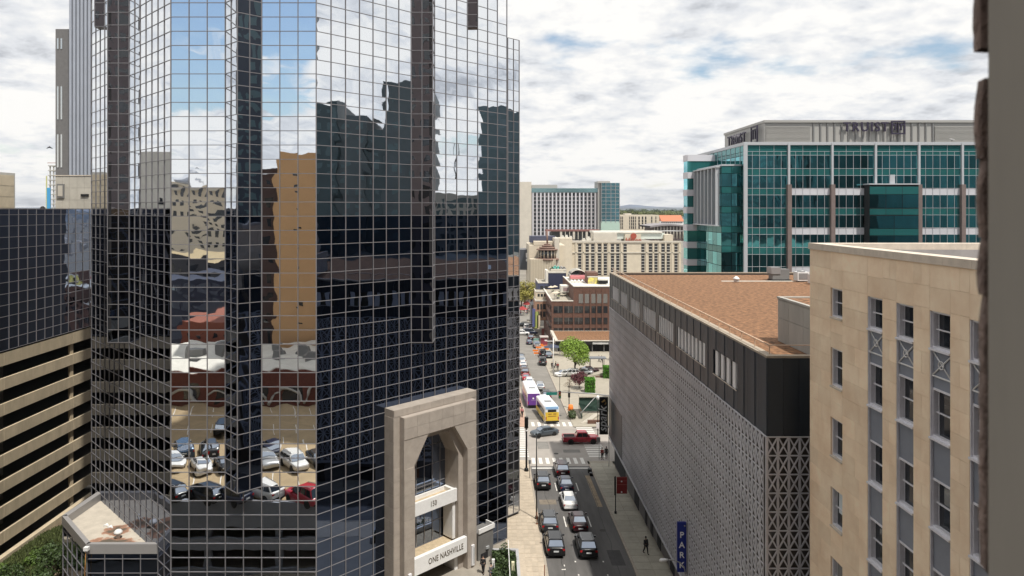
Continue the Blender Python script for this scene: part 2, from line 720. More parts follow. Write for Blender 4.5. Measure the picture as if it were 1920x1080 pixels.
def rect(x0, x1, y0, y1, sk=0.0):
    return [(x0, y0), (x1, y0), (x1 + sk, y1), (x0 + sk, y1)]


def marks(name, label, rects, grp=None):
    root = thing(name, label, 'road marking', (0, 0, 0))
    if len(rects) == 1:
        bpy.data.objects.remove(root)
        o = part(name, mark(name, rects[0]), M_paint)
        props(o, label, 'road marking', grp)
        return o
    for r in rects:
        part('stripe', mark('stripe', r), M_paint, root)
    if grp:
        root['group'] = grp
    return root


marks('stop_line', 'white stop line painted in front of the near crossing', [rect(5.7, 13.9, 100.4, 100.85)])
for i, y0 in enumerate((68.5, 80.0, 91.5)):
    for x0, w in ((8.38, 'between the two queues of cars'), (11.2, 'beside the empty right lane')):
        n = ('nearest', 'second', 'third')[i]
        marks('lane_dash', 'white lane dash %s, %s up the street' % (w, n), [rect(x0, x0 + .13, y0, y0 + 3.0)], 'white dashes between the lanes')
marks('crosswalk', 'white bars of the near crossing just past the stop line', [rect(5.9 + i * 1.03, 6.4 + i * 1.03, 102.6, 105.4) for i in range(8)])
marks('crosswalk', 'white bars of the far crossing behind the yellow bus', [rect(5.9 + i * 1.1, 6.45 + i * 1.1, 123.4, 126.2) for i in range(8)])
marks('crosswalk', 'ladder crossing of white bars beside the glass tower corner', [rect(3.0, 5.6, 105.9 + i * 1.16, 106.5 + i * 1.16) for i in range(15)])
marks('crosswalk', 'ladder crossing of white bars beside the dark red pickup', [rect(14.6, 17.4, 105.9 + i * 1.16, 106.5 + i * 1.16) for i in range(15)])
marks('lane_arrow', 'small worn white arrow on the asphalt behind the nearest black car', [rect(6.9, 7.3, 69.6, 69.75), rect(7.2, 7.3, 69.6, 70.7)])
M_curbtan = mat('sandy_road', (0.30, 0.235, 0.16), .9, var=.25, nscale=1)
o = part('worn_patch', mark('p', rect(12.85, 13.5, 86, 97.5)), M_curbtan)
props(o, kind='structure')
o.name = 'road_patch'

# ================================================================== THE GLASS TOWER
ROW = 1.208
Z0 = 34.934
zl = [Z0 - ROW * k for k in range(-23, 30)]          # pane joints from z = 62.7 down to z = -0.1
zl.reverse()
zb = lambda k: Z0 - ROW * k
tower = thing('glass_tower', 'tall mirror-glass office tower with faceted sides reflecting clouds and a parking lot', 'office tower', (-14, 66, -1))
TP = Pieces('pane', tower, 300)
TV = Pieces('mullion', tower, 80)
TH = Pieces('transom', tower, 300)
WB = MB()                                              # the dark wall behind the panes
rnd = random.Random(5)


def curtain(A, B, n, zlo, zhi, skip=None, matp=M_tglass, P=None, V=None, H=None, wall=WB, tilt=.0008, mw=.062, mt=.055, mm=None, ends=(True, True), zs=None, amp=1.0, lowp=None):
    P, V, H = P or TP, V or TV, H or TH
    mm = mm or M_mull
    ln = (Vector(B) - Vector(A)).length
    w = ln / n
    zz = [z for z in (zs or zl) if zlo - .01 <= z <= zhi + .01]
    for j in range(n):
        for z0, z1 in zip(zz, zz[1:]):
            if skip and skip(j, (z0 + z1) / 2):
                continue
            M = wall_m(A, B, j * w + mw / 2, (j + 1) * w - mw / 2, z0 + .03, z1 - .03)
            M = M @ Matrix.Rotation(rnd.gauss(0, tilt), 4, 'Z') @ Matrix.Rotation(rnd.gauss(0, tilt * .7), 4, 'X')
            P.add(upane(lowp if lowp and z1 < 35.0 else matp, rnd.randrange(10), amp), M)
    for j in range(0 if ends[0] else 1, n + 1 if ends[1] else n):
        if skip and 0 < j < n:
            segs, cur = [], None
            for z0, z1 in zip(zz, zz[1:]):
                s = skip(j - 1, (z0 + z1) / 2) and skip(j, (z0 + z1) / 2)
                if not s:
                    cur = [z0, z1] if cur is None else [cur[0], z1]
                elif cur:
                    segs.append(cur)
                    cur = None
            if cur:
                segs.append(cur)
        else:
            segs = [[zz[0], zz[-1]]]
        for a, b in segs:
            V.add(ubox(mm), wall_m(A, B, j * w - mw / 2, j * w + mw / 2, a, b, -.05, mt))
    for z in zz:
        cur = None
        runs = []
        for j in range(n):
            s = skip and skip(j, z)
            if not s:
                cur = [j, j + 1] if cur is None else [cur[0], j + 1]
            elif cur:
                runs.append(cur)
                cur = None
        if cur:
            runs.append(cur)
        for a, b in runs:
            H.add(ubox(mm), wall_m(A, B, a * w + (mw / 2 if a == 0 else 0), b * w - (mw / 2 if b == n else 0), z - .027, z + .027, -.03, mt - .012))
    if wall is not None and not skip:
        M = wall_m(A, B, 0.0, ln, zz[0], zz[-1], -.35, -.08)
        wall.box(-.5, .5, -.5, .5, -.5, .5, M)


def tri_bump(A, B, n, zlo, zhi, tip, nl, nr, sk=True):
    """triangular bay standing on the wall between A and B with its tip outside; both legs glazed"""
    if nl:
        curtain(A, tip, nl, zlo, zhi, ends=(True, False), lowp=M_tglass_dim)
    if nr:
        curtain(tip, B, nr, zlo, zhi, lowp=M_tglass_dim)
    mb = MB().prism([A, tip, B], zlo - .10, zlo - .035)
    part('soffit', mb, M_mulld, tower, fx=True)


pL, pR = 1.541, 16.55 * R2 / 16
F0, F1 = (-27.24, 60.0), (-14.91, 60.0)
ztop = zl[-1]
k_v = zb(19)
curtain(F0, F1, 8, zl[0], ztop, skip=lambda j, z: j in (3, 4) and z > k_v + .1)
tipV = (-27.24 + 4 * pL, 60 - 1.47)
VA, VB = (-27.24 + 3 * pL, 60.0), (-27.24 + 5 * pL, 60.0)
tri_bump(VA, VB, 2, k_v, ztop, tipV, 2, 2)
# right slanting face, sixteen panes, with its bay and the recess of the portal
dR = 16.55 / 16
fR = lambda j, t=0.0: (-14.91 + dR * j + t / R2, 60 + dR * j - t / R2)
kb = zb(10)
zr = [z for z in zl if z < 56.6][-1]
z_small = [z for z in zl if z < 55.4][-1]


def skipR(j, z):
    if j in (7, 8) and z > kb + .1:
        return True
    if j == 15 and z > zr + .1:
        return True
    if j == 12 and z > z_small + .1:
        return True
    a = (j + .5) * dR * R2
    return 7.3 < a < 17.3 and z < 14.6


curtain(fR(0), fR(16), 16, zl[0], ztop, skip=skipR, lowp=M_tglass_dim, amp=.85)
b0, b1 = fR(7), fR(9)
tri_bump(b0, b1, 2, kb, ztop, (b1[0], b0[1]), 2, 1)
b0, b1 = fR(12), fR(13)
tri_bump(b0, b1, 1, z_small, ztop, (b1[0], b0[1]), 1, 0)
fL = lambda j: (-27.24 - dR * j, 60 + dR * j)


def skipL(j, z):
    if j in (7, 8) and z > kb + .1:
        return True
    if j >= 15 and z > zr + .1:
        return True
    if j == 12 and z > z_small + .1:
        return True
    return False


# left slanting face is seen with its far end on the left
cl_skip = lambda j, z: skipL(14 - j, z)
curtain(fL(15), fL(0), 15, zl[0], ztop, skip=cl_skip, lowp=M_tglass_dim)
b0, b1 = fL(9), fL(7)
tri_bump(b0, b1, 2, kb, ztop, (b0[0], b1[1]), 1, 2)
b0, b1 = fL(13), fL(12)
tri_bump(b0, b1, 1, z_small, ztop, (b0[0], b1[1]), 0, 1)
# set-back strip on the right and the flank behind it
e0, e1 = (1.86, 82.1), (3.24, 83.45)
zc = [z for z in zl if z < 55.6][-1]
curtain(fR(16), (1.64, 82.1), 4, zl[0], zr)
curtain(e0, e1, 2, zl[0] - 0, zc)
curtain(e1, (3.24, 101.0), 12, zl[0], zc)
# dark inner walls behind the glass
WB.box(-27.0, -15.2, 60.25, 60.5, -1, ztop)
for (A, B), (lo, hi) in (((fR(0), fR(4.8)), (-1, ztop)), ((fR(4.8), fR(12)), (14.7, ztop)), ((fR(11.9), fR(15)), (-1, ztop)), ((fR(15), fR(16)), (-1, zr)),
                         ((fL(15), fL(0)), (-1, zr)), ((fL(14), fL(0)), (zr, ztop))):
    ln = (Vector(B) - Vector(A)).length
    WB.box(-.5, .5, -.5, .5, -.5, .5, wall_m(A, B, 0, ln, lo, hi, -.5, -.25))
part('wall', WB, M_dark, tower)
rb = MB()
core = [fL(15), fL(0), F0, F1, fR(0), fR(15), (.4, 101.0), (-42.8, 101.0)]
core = [(x, y + .6) for x, y in (fL(14), F0, F1, fR(15), (.4, 101.0), (-42.0, 101.0))]
rb.prism(core, ztop - .3, ztop + .5)
part('roof', rb, M_mulld, tower, fx=True)
rb = MB().prism([(.4, 76.2), (1.6, 77.2), (1.6, 101), (.4, 101)], zr - .2, zr + .05)
rb.prism([(1.62, 82.3), (1.86, 82.3), (3.1, 83.6), (3.1, 101), (1.62, 101)], zc - .2, zc + .05)
rb.prism([(fL(15)[0] + .2, fL(15)[1] + .2), (fL(14)[0], fL(14)[1] + .2), (fL(14)[0], 101), (fL(15)[0] + .2, 101)], zr - .2, zr + .05)
part('roof', rb, M_mulld, tower, fx=True)
bk = MB().box(-42.6, 3.1, 101.0, 101.4, -3, zc - .3)
bk.box(-42.6, .3, 100.9, 101.3, zc - .3, ztop)
bk.box(-42.9, -42.6, 76.2, 101.3, -3, zr - .3)
bk.box(fL(14)[0], fL(14)[0] + .3, 75.2, 101, zr - .3, ztop)
bk.box(.1, .38, 76.3, 101, zr + .06, ztop)
part('rear_wall', bk, M_mulld, tower)

# ---------------------------------------------------------------- the stone portal on the right slanting face
portal = thing('entrance_portal', 'tall stepped stone entrance portal with pointed arch standing against the glass tower', 'portal', (-5, 66, -1))


def pp(a, z, t):
    return Vector((-14.91 + a / R2 + t / R2, 60 + a / R2 - t / R2, z))


PM = Matrix(((1 / R2, -1 / R2, 0, -14.91), (1 / R2, 1 / R2, 0, 60), (0, 0, 1, 0), (0, 0, 0, 1)))    # x = along the wall, y = into the wall, z = up
cA = 12.32
zsh, ztp = 11.95, 14.5


def arch(hw, z_s, z_t, ht):
    return [(cA - hw, -1.5), (cA - hw, z_s), (cA - ht, z_t), (cA + ht, z_t), (cA + hw, z_s), (cA + hw, -1.5)]


def arch_slab(a0, a1, zt, t0, t1, hw, z_s, z_t, ht):
    """slab with the arch cut out, t0 front, t1 back (distance out of the wall)"""
    mb = MB()
    inn = arch(hw, z_s, z_t, ht)
    outp = [(a0, -1.5), (a0, z_s), (a0, zt), (a1, zt), (a1, z_s), (a1, -1.5)]
    P_ = [PM @ Vector((a, -t0, z)) for a, z in outp] + [PM @ Vector((a, -t0, z)) for a, z in inn] + \
         [PM @ Vector((a, -t1, z)) for a, z in outp] + [PM @ Vector((a, -t1, z)) for a, z in inn]
    mb.v = [tuple(p) for p in P_]
    for i in range(5):
        mb.face((i, i + 1, 6 + i + 1, 6 + i))
        mb.face((12 + i + 1, 12 + i, 18 + i, 18 + i + 1))
        mb.face((i + 1, i, 12 + i, 12 + i + 1))
        mb.face((6 + i, 7 + i, 19 + i, 18 + i))
    return mb


part('rear_slab', arch_slab(7.13, 17.50, 17.24, 1.4, 0.02, 2.72, 11.5, 13.95, 1.45), M_stone, portal, fx=True)
part('front_slab', arch_slab(7.79, 16.82, 16.57, 2.05, 1.402, 3.33, zsh, ztp, 1.65), M_stone, portal, fx=True)
part('reveal', arch_slab(9.3, 15.4, 14.6, .0, -1.0, 2.72, 11.5, 13.95, 1.45), M_stone, portal, fx=True)
for t0, t1, hw in ((1.395, 1.15, 3.05), (.85, .6, 2.72)):
    pass
P = Pieces('stone_slab', portal, 120)
fr = [-1.2 + 1.19 * i for i in range(20)]
for z0, z1 in zip(fr, fr[1:]):
    if z1 > 16.6:
        z1 = 16.56
        if z0 > 16:
            break
    if z0 < zsh - .6:
        for a0, a1 in ((7.80, cA - 3.34), (cA + 3.34, 16.81)):
            P.add(ubox(M_stone), PM @ Matrix.Translation(((a0 + a1) / 2, -2.065, (z0 + z1) / 2)) @ Matrix.Diagonal((a1 - a0 - .02, .05, z1 - z0 - .02, 1)))
        P.add(ubox(M_stone), PM @ Matrix.Translation((7.46, -1.41, (z0 + z1) / 2)) @ Matrix.Diagonal((.64, .04, z1 - z0 - .02, 1)))
        P.add(ubox(M_stone), PM @ Matrix.Translation((17.17, -1.41, (z0 + z1) / 2)) @ Matrix.Diagonal((.64, .04, z1 - z0 - .02, 1)))
    for s0, s1 in ((.02, .7), (.7, 1.39)):
        P.add(ubox(M_stone), PM @ Matrix.Translation((7.125, -(s0 + s1) / 2, (z0 + z1) / 2)) @ Matrix.Diagonal((.04, s1 - s0 - .015, z1 - z0 - .02, 1)))
for z0, z1 in ((14.55, 15.55), (15.55, 16.55)):
    for i in range(6):
        a0 = 7.8 + i * 1.5017
        P.add(ubox(M_stone), PM @ Matrix.Translation((a0 + .75, -2.065, (z0 + z1) / 2)) @ Matrix.Diagonal((1.48, .05, z1 - z0 - .02, 1)))
for i in range(7):
    a0 = 7.15 + i * 1.476
    P.add(ubox(M_stone), PM @ Matrix.Translation((a0 + .738, -1.41, 16.92)) @ Matrix.Diagonal((1.456, .04, .6, 1)))
P.flush()
# glazing at the back of the niche, 0.5 m inside the tower face
GP, GV, GH = Pieces('pane', portal), Pieces('mullion', portal), Pieces('transom', portal)
q0, q1 = pp(9.3, 0, -.6), pp(15.35, 0, -.6)
curtain((q0.x, q0.y), (q1.x, q1.y), 6, -1.0, 14.2, P=GP, V=GV, H=GH, wall=None, matp=M_wglass, mw=.06, zs=[-1.0 + 1.9 * i for i in range(9)])
for q in (GP, GV, GH):
    q.flush()
nb = MB().box(9.2, 15.45, .8, 1.1, -1.5, 14.7, PM)
part('back_wall', nb, M_dark, portal)


def pbox(name, a0, a1, t0, t1, z0, z1, m, parent=portal):
    mb = MB().box(a0, a1, -max(t0, t1), -min(t0, t1), z0, z1, PM)
    return part(name, mb, m, parent)


pbox('upper_beam', cA - 2.72, cA + 2.71, 1.2, .95, 6.75, 7.98, M_white)
pbox('balcony_floor', cA - 2.70, cA + 2.6, .95, -.5, 7.2, 7.5, M_tan)
pbox('side_pier', cA + 2.35, cA + 2.70, .94, -.45, 3.0, 7.9, M_white)
pbox('parapet_back', cA - 2.7, cA + 2.5, -.3, -.5, 7.5, 7.85, M_white)
pbox('lower_beam', cA - 3.32, cA + 3.3, 2.02, 1.6, 1.75, 3.28, M_white)
pbox('balcony_floor', cA - 2.70, cA + 2.65, 1.58, -.5, 2.4, 2.8, M_tan)
pbox('side_pier', cA + 2.3, cA + 2.70, 1.3, -.45, -1.2, 2.3, M_white)
M_letter = mat('bronze_lettering', (0.10, 0.075, 0.05), 0.5, 0.3)
for s_, a_, z_, sz, t_ in (('ONE NASHVILLE', 12.9, 2.50, .66, 2.03), ('150', 12.0, 7.35, .62, 1.21)):
    me = text_mesh(s_, sz, .02, M_letter, space=1.08)
    o = put('lettering', me, portal, PM @ Matrix.Translation((a_, -t_, z_)) @ Matrix.Rotation(math.radians(90), 4, 'X') @ Matrix.Diagonal((.86, 1.2, 1, 1)))
ws = mat('lamp_casing', (0.74, 0.74, 0.76), .4)
for a_, lab in ((16.25, 'white vertical wall lamp on the right leg of the stone portal'), (8.35, 'white vertical wall lamp on the left leg of the stone portal')):
    mb = MB().box(a_ - .17, a_ + .17, -2.28, -2.095, .3, 2.3, PM)
    o = solo('wall_lamp', mb, ws, lab, 'wall lamp', 'wall lamps on the portal')
    pm = MB().box(a_ + .04, a_ + .09, -2.30, -2.281, .45, 2.1, PM)
    part('slot', pm, M_black, o)
annex = thing('entrance_annex', 'low dark flat-roofed annex with pale coping to the right of the stone portal', 'annex', (-.5, 72, -1))
M_annex = mat('annex_render', (0.17, 0.165, 0.16), .8, var=.1)
pbox('wall', 17.55, 19.7, 1.6, .1, -1.5, 2.75, M_annex, annex)
for a0, a1, t0, t1 in ((17.55, 19.75, 1.72, 1.6), (19.7, 19.82, 1.72, .5)):
    pbox('coping', a0, a1, t0, t1, 2.75, 3.2, M_white, annex)
pbox('wall_light', 18.6, 19.0, 1.75, 1.61, .9, 1.15, M_lamp, annex)
pbox('door', 17.9, 18.9, 1.64, 1.61, -1, .6, M_dark, annex)

# ================================================================== LEFT BUILDING: glass above, parking decks below
XW = -52.0
wing = thing('office_and_parking_block', 'long block with dark glass offices above open concrete parking decks', 'parking block', (-60, 60, -2))
WP, WV, WH = Pieces('pane', wing, 260), Pieces('mullion', wing, 60), Pieces('transom', wing, 60)
zw = [zb(k) for k in range(12, -1, -1)] + [35.55]
curtain((XW, 15.0), (XW, 99.0), 55, 20.3, 35.6, P=WP, V=WV, H=WH, wall=None, matp=M_wglass, mw=.07, zs=zw, tilt=.0035, amp=1.3)
for q in (WP, WV, WH):
    q.flush()
part('office_wall', MB().box(XW - 22, XW - .25, 15, 99, 20.2, 35.45), M_dark, wing)
part('roof', MB().box(XW - 22, XW - .05, 15, 99, 35.46, 35.62), M_mulld, wing)
bands = [(18.85, 20.2)] + [(17.53 - 2.72 * i - 1.25, 17.53 - 2.72 * i) for i in range(7)]
SP = Pieces('spandrel', wing, 200)
for z0, z1 in bands:
    y = 12.6
    while y < 99:
        SP.add(ubox(M_conc), tm((XW - .10, y + 6.25 if y + 12.5 < 99 else (y + 99) / 2, (z0 + z1) / 2), .24, min(12.5, 99 - y) - .03, z1 - z0))
        y += 12.55
SP.flush()
CP = Pieces('column', wing, 60)
for y in (20.5, 37.4, 54.3, 71.1, 87.9):
    CP.box(M_conc, (XW - .36, y, 8.8), .26, .62, 20.5)
for y in (28.9, 45.8, 62.7, 79.4):
    CP.box(mat('deck_concrete', (.30, .27, .22), .9), (XW - 3.4, y, 8.8), .6, .6, 20.5)
CP.flush()
DP = MB()
for z0, z1 in bands:
    DP.box(XW - 22, XW - .5, 15, 99, z0 - .1, z0 + .2)
DP.box(XW - 22, XW - 21.5, 15, 99, -2, 20)
DP.box(XW - 22, XW - .3, 99, 99.4, -3, 35.4)
DP.box(XW - 22, XW - .3, 14.6, 15, -3, 35.4)
part('parking_deck', DP, mat('deck_floor', (.12, .11, .10), .9), wing)
pl_root = solo('low_wall', MB().box(XW + .3, XW + .9, 30, 92, -2.5, -.9), M_conc, 'low tan wall at the foot of the parking decks', 'low wall')

# ---------------------------------------------------------------- podium with stained roof
pod = thing('glass_podium', 'low polygonal glass annex with a rust-stained flat roof at the foot of the tower', 'podium', (-37, 66, -2))
Dp, Cp, Ap, Bp, Ep = (-29.35, 62.25), (-35.65, 62.25), (-41.25, 68.0), (-41.05, 73.6), (-40.7, 73.6)
QP, QV, QH = Pieces('pane', pod, 80), Pieces('mullion', pod), Pieces('transom', pod)
zp = [5.98 - 1.25 * i for i in range(7, -1, -1)]
curtain(Cp, Dp, 4, -4, 6.1, P=QP, V=QV, H=QH, wall=None, matp=M_wglass, zs=zp)
curtain(Ap, Cp, 5, -4, 6.1, P=QP, V=QV, H=QH, wall=None, matp=M_wglass, zs=zp)
curtain(Bp, Ap, 4, -4, 6.1, P=QP, V=QV, H=QH, wall=None, matp=M_wglass, zs=zp)
for q in (QP, QV, QH):
    q.flush()
ins = lambda p, c=(-36.0, 67.5), k=.985: (c[0] + (p[0] - c[0]) * k, c[1] + (p[1] - c[1]) * k)
mb = MB().prism([ins(Cp), ins(Dp), ins(fL(12.8)), ins(Bp), ins(Ap)], -2.5, 5.3)
M_stain = mat('stained_roof', (0.52, 0.47, 0.40), 0.85, var=.10, nscale=1.2, bump=.15)
t_ = M_stain.node_tree
bs = t_.nodes["Principled BSDF"]
src = bs.inputs['Base Color'].links[0].from_socket
geo_ = t_.nodes.new("ShaderNodeNewGeometry")
fac = None
for (cx, cy, rx, ry) in ((-34.6, 64.2, 2.6, .95), (-35.3, 66.5, 1.3, 1.2), (-33.2, 63.4, 1.2, .5)):
    vs_ = t_.nodes.new("ShaderNodeVectorMath")
    vs_.operation = 'SUBTRACT'
    t_.links.new(geo_.outputs['Position'], vs_.inputs[0])
    vs_.inputs[1].default_value = (cx, cy, 5.3)
    vm_ = t_.nodes.new("ShaderNodeVectorMath")
    vm_.operation = 'MULTIPLY'
    t_.links.new(vs_.outputs[0], vm_.inputs[0])
    vm_.inputs[1].default_value = (1 / rx, 1 / ry, 0)
    vl_ = t_.nodes.new("ShaderNodeVectorMath")
    vl_.operation = 'LENGTH'
    t_.links.new(vm_.outputs[0], vl_.inputs[0])
    fac = vl_.outputs['Value'] if fac is None else mth('MINIMUM', fac, vl_.outputs['Value'], tree=t_)
nz_ = t_.nodes.new("ShaderNodeTexNoise")
nz_.inputs['Scale'].default_value = 1.7
nz_.inputs['Detail'].default_value = 5
t_.links.new(geo_.outputs['Position'], nz_.inputs['Vector'])
fac = mth('ADD', fac, mth('MULTIPLY', mth('SUBTRACT', nz_.outputs['Fac'], .5, tree=t_), 1.5, tree=t_), tree=t_)
rp_ = t_.nodes.new("ShaderNodeValToRGB")
rp_.color_ramp.elements[0].position = .35
rp_.color_ramp.elements[0].color = (.22, .20, .18, 1)
rp_.color_ramp.elements[1].position = 1.05
rp_.color_ramp.elements[1].color = (1, 1, 1, 1)
el = rp_.color_ramp.elements.new(.80)
el.color = (.70, .42, .33, 1)
t_.links.new(fac, rp_.inputs[0])
mm_ = t_.nodes.new("ShaderNodeMix")
mm_.data_type = 'RGBA'
mm_.blend_type = 'MULTIPLY'
mm_.inputs[0].default_value = 1.0
t_.links.new(src, mm_.inputs[6])
t_.links.new(rp_.outputs[0], mm_.inputs[7])
t_.links.new(mm_.outputs[2], bs.inputs['Base Color'])
part('roof', mb, M_stain, pod, fx=True)
M_par = mat('parapet_metal', (.36, .35, .35), .5, .2)
for A_, B_, h in ((Bp, Ap, .1), (Ap, Cp, .1), (Cp, Dp, .1)):
    ln = (Vector(B_) - Vector(A_)).length
    pm_ = MB().box(-.5, .5, -.5, .5, -.5, .5, wall_m(A_, B_, -.05, ln + .05, 5.2, 6.06, -.5 if A_ is Bp else -.3, .09))
    part('parapet', pm_, M_par, pod)
vent = thing('roof_vent', 'small white mushroom vent beside the stains on the podium roof', 'roof vent', (-34.3, 64.9, 5.3))
part('pipe', MB().tube([(0, 0, 0), (0, 0, .5)], .16, 12), M_white, vent, world=False)
part('cap', MB().tube([(0, 0, .45), (0, 0, .62), (0, 0, .78), (0, 0, .85)], [.36, .38, .24, .05], 14), M_white, vent, world=False)
for i, (x, y) in enumerate(((-37.0, 67.4), (-36.4, 67.0), (-33.4, 63.1))):
    solo('rag', MB().tube([(x, y, 5.31), (x + .25, y + .1, 5.40), (x + .5, y - .05, 5.31)], [.12, .16, .06], 6), M_white, ('crumpled white scrap lying near the rear parapet of the podium roof', 'crumpled white scrap lying next to another near the grey stain', 'crumpled white scrap lying on the front edge of the podium roof')[i], 'scrap', 'white scraps on the podium roof')
fl = thing('flood_lamp', 'white flood lamp with a hanging orange cable on the podium front corner', 'flood lamp', (-35.45, 62.0, 5.8))
part('head', MB().box(-.2, .2, -.35, .0, -.12, .18), M_white, fl, world=False)
part('cable', MB().tube([(-.05, -.2, -.1), (-.12, -.22, -2), (-.2, -.2, -4.2)], .025, 6), mat('cable_orange', (.45, .22, .06), .6), fl, world=False)
TP.flush()
TV.flush()
TH.flush()

# ================================================================== PARKING GARAGE WITH METAL LATTICE (right side of the street)
XG, YN, YF = 17.0, 43.7, 102.0
gar = thing('lattice_garage', 'long dark garage with silver lattice screens and a brown gravel roof', 'parking garage', (20, 60, -1))
ZL0, ZL1, ZT = 2.8, 21.4, 26.45
body = MB()
body.box(XG + .45, 60, YN + .4, YF - .4, ZL0 - .1, 26.0)
part('core', body, M_latb, gar)
gf = MB().box(XG + .6, 58, YN + 1, YF - 1.2, -4.5, ZL0 - .11)
part('ground_floor', gf, mat('garage_base', (.16, .15, .15), .8, var=.1), gar)


def lattice_mesh(name, w, h, m):
    """one screen module: frame rails, a cross of flat bars and a tapered upright"""
    mb = MB()
    d0, d1 = -.035, .02

    def bar(x0, z0, x1, z1, t, y0=d0, y1=d1):
        dx, dz = x1 - x0, z1 - z0
        ln = math.hypot(dx, dz)
        nx, nz = -dz / ln * t / 2, dx / ln * t / 2
        b = len(mb.v)
        for y in (y0, y1):
            mb.v += [(x0 - nx, y, z0 - nz), (x1 - nx, y, z1 - nz), (x1 + nx, y, z1 + nz), (x0 + nx, y, z0 + nz)]
        mb.face([b, b + 1, b + 2, b + 3])
        mb.face([b + 7, b + 6, b + 5, b + 4])
        for i in range(4):
            j = (i + 1) % 4
            mb.face([b + j, b + i, b + 4 + i, b + 4 + j])
    hw, hh = w / 2, h / 2
    bar(-hw, -hh + .04, hw, -hh + .04, .08, -.030, .015)
    bar(-hw + .03, -hh + .08, hw - .03, hh, .085)
    bar(-hw + .031, hh, hw - .031, -hh + .08, .085, -.032, .017)
    # upright that swells at mid height
    for s in (-1, 1):
        b = len(mb.v)
        pts = [(s * hw, -hh + .07), (s * (hw - .035), -hh + .07), (s * (hw - .078), 0), (s * (hw - .035), hh), (s * hw, hh)]
        for y in (-.045, .02):
            mb.v += [(x, y, z) for x, z in pts]
        q = [b + i for i in range(5)]
        mb.face(q if s < 0 else q[::-1])
        mb.face([b + 1, b + 6, b + 7, b + 2] if s > 0 else [b + 2, b + 7, b + 6, b + 1])
        mb.face([b + 2, b + 7, b + 8, b + 3] if s > 0 else [b + 3, b + 8, b + 7, b + 2])
    return fixed(mb.mesh(name, m))


LW, NR = .673, 16
LH = (ZL1 - ZL0) / NR
lat_me = lattice_mesh('lattice_panel', LW, LH, M_lat)
P = Pieces('lattice_panel', gar, 300)
nL = int((YF - YN) / LW)
for j in range(nL):
    for r in range(NR):
        y1 = YF - j * LW
        if y1 > 92 and r < 5:
            continue
        M = wall_m((XG, YF), (XG, YN), j * LW, (j + 1) * LW, 0, 1, 0)
        M = Matrix.Translation((XG, YF - (j + .5) * LW, ZL0 + (r + .5) * LH)) @ Matrix.Rotation(math.radians(-90), 4, 'Z')
        P.add(lat_me, M)
for j in range(18):
    for r in range(NR):
        P.add(lat_me, Matrix.Translation((XG + .02 + (j + .5) * LW, YN, ZL0 + (r + .5) * LH)))
P.flush()
part('corner_post', MB().box(XG - .06, XG + .08, YN - .06, YN + .06, ZL0 - .1, ZL1 + .06), M_lat, gar)
part('top_rail', MB().box(XG - .07, XG + .1, YN, YF, ZL1 + .0, ZL1 + .08).box(XG + .1, 29, YN - .07, YN + .1, ZL1, ZL1 + .08), M_lat, gar)
# lower edge beam and the solid panels by the far corner
part('edge_beam', MB().box(XG - .1, XG + .5, YN - .1, YF, ZL0 - .28, ZL0 - .11), M_lat, gar)
part('corner_panel', MB().box(XG - .02, XG + .2, 92.2, YF, ZL0, ZL0 + 5 * LH - .02), M_clad, gar)
# charcoal cladding with its window strips
wins = [(94.9, 99.8, 7), (88.4, 93.6, 7), (81.2, 87.0, 7), (73.4, 79.7, 7), (66.1, 72.3, 7), (56.2, 65.0, 8), (49.1, 54.2, 4)]
P = Pieces('cladding_panel', gar, 200)
zw0, zw1 = 22.95, 24.8
y = YN
while y < YF - .1:
    e = min(y + .662, YF)
    c = (y + e) / 2
    inw = any(a <= c <= b for a, b, n in wins)
    off = .03 * ((int(round(y / .662)) % 3) == 0)
    for z0, z1 in (((ZL1 + .09, zw0), (zw1, 26.3)) if inw else ((ZL1 + .09, 26.3),)):
        P.add(ubox(M_clad), tm((XG + .12 - off, c, (z0 + z1) / 2), .2, e - y - .022, z1 - z0))
    y = e
x = XG + .03
while x < 29:
    P.add(ubox(M_clad), tm((x + .5, YN + .06, (ZL1 + .09 + 26.3) / 2), .98, .2, 26.3 - ZL1 - .09))
    x += 1.0
P.flush()
WF = mat('white_fin', (0.86, 0.85, 0.86), .5, rv=.03)
M_inr = mat('deck_interior', (0.085, 0.075, 0.055), .9, var=.5, nscale=1.2)
P = Pieces('window_fin', gar)
for a, b, n in wins:
    w = (b - a) / n
    part('window', MB().box(XG + .26, XG + .42, a, b, zw0, zw1), M_inr, gar)
    for i in range(n):
        P.box(WF, (XG + .12, a + (i + .5) * w, (zw0 + zw1) / 2), .14, w * .46, zw1 - zw0 - .02)
    part('window_sill', MB().box(XG - .04, XG + .42, a - .05, b + .05, zw0 - .06, zw0 - .002), M_lime2, gar)
P.flush()
# roof
rf = MB()
rf.box(XG + .9, 59.4, YN + .6, YF - .5, 26.0, 26.12)
part('roof', rf, M_gravel, gar)
pr = MB()
pr.box(XG, XG + .55, YN, YF, 26.31, ZT)
pr.box(XG + .55, 59.8, YN, YN + .45, 26.31, ZT - .003)
pr.box(XG + .55, 59.8, YF - .35, YF, 26.31, ZT - .003)
part('coping', pr, mat('coping_tan', (.40, .34, .27), .8, var=.15, nscale=2), gar)
part('parapet', MB().box(XG + .3, XG + .55, YN + .3, YF - .1, 26.0, 26.31).box(XG + .55, 59.8, YF - .3, YF - .02, 26.1, 26.31), M_clad, gar)
rail = MB()
rail.tube([(XG + .35, YN + .45, 27.02), (XG + .35, YF - .5, 27.02)], .05, 6)
rail.tube([(XG + .35, YN + .45, 27.02), (30, YN + .45, 27.02)], .035, 6)
part('handrail', rail, M_rail, gar)
P = Pieces('rail_post', gar)
y = YN + .45
while y < YF:
    P.add(ubox(M_rail), tm((XG + .35, y, 26.72), .05, .05, .58))
    y += 2.45
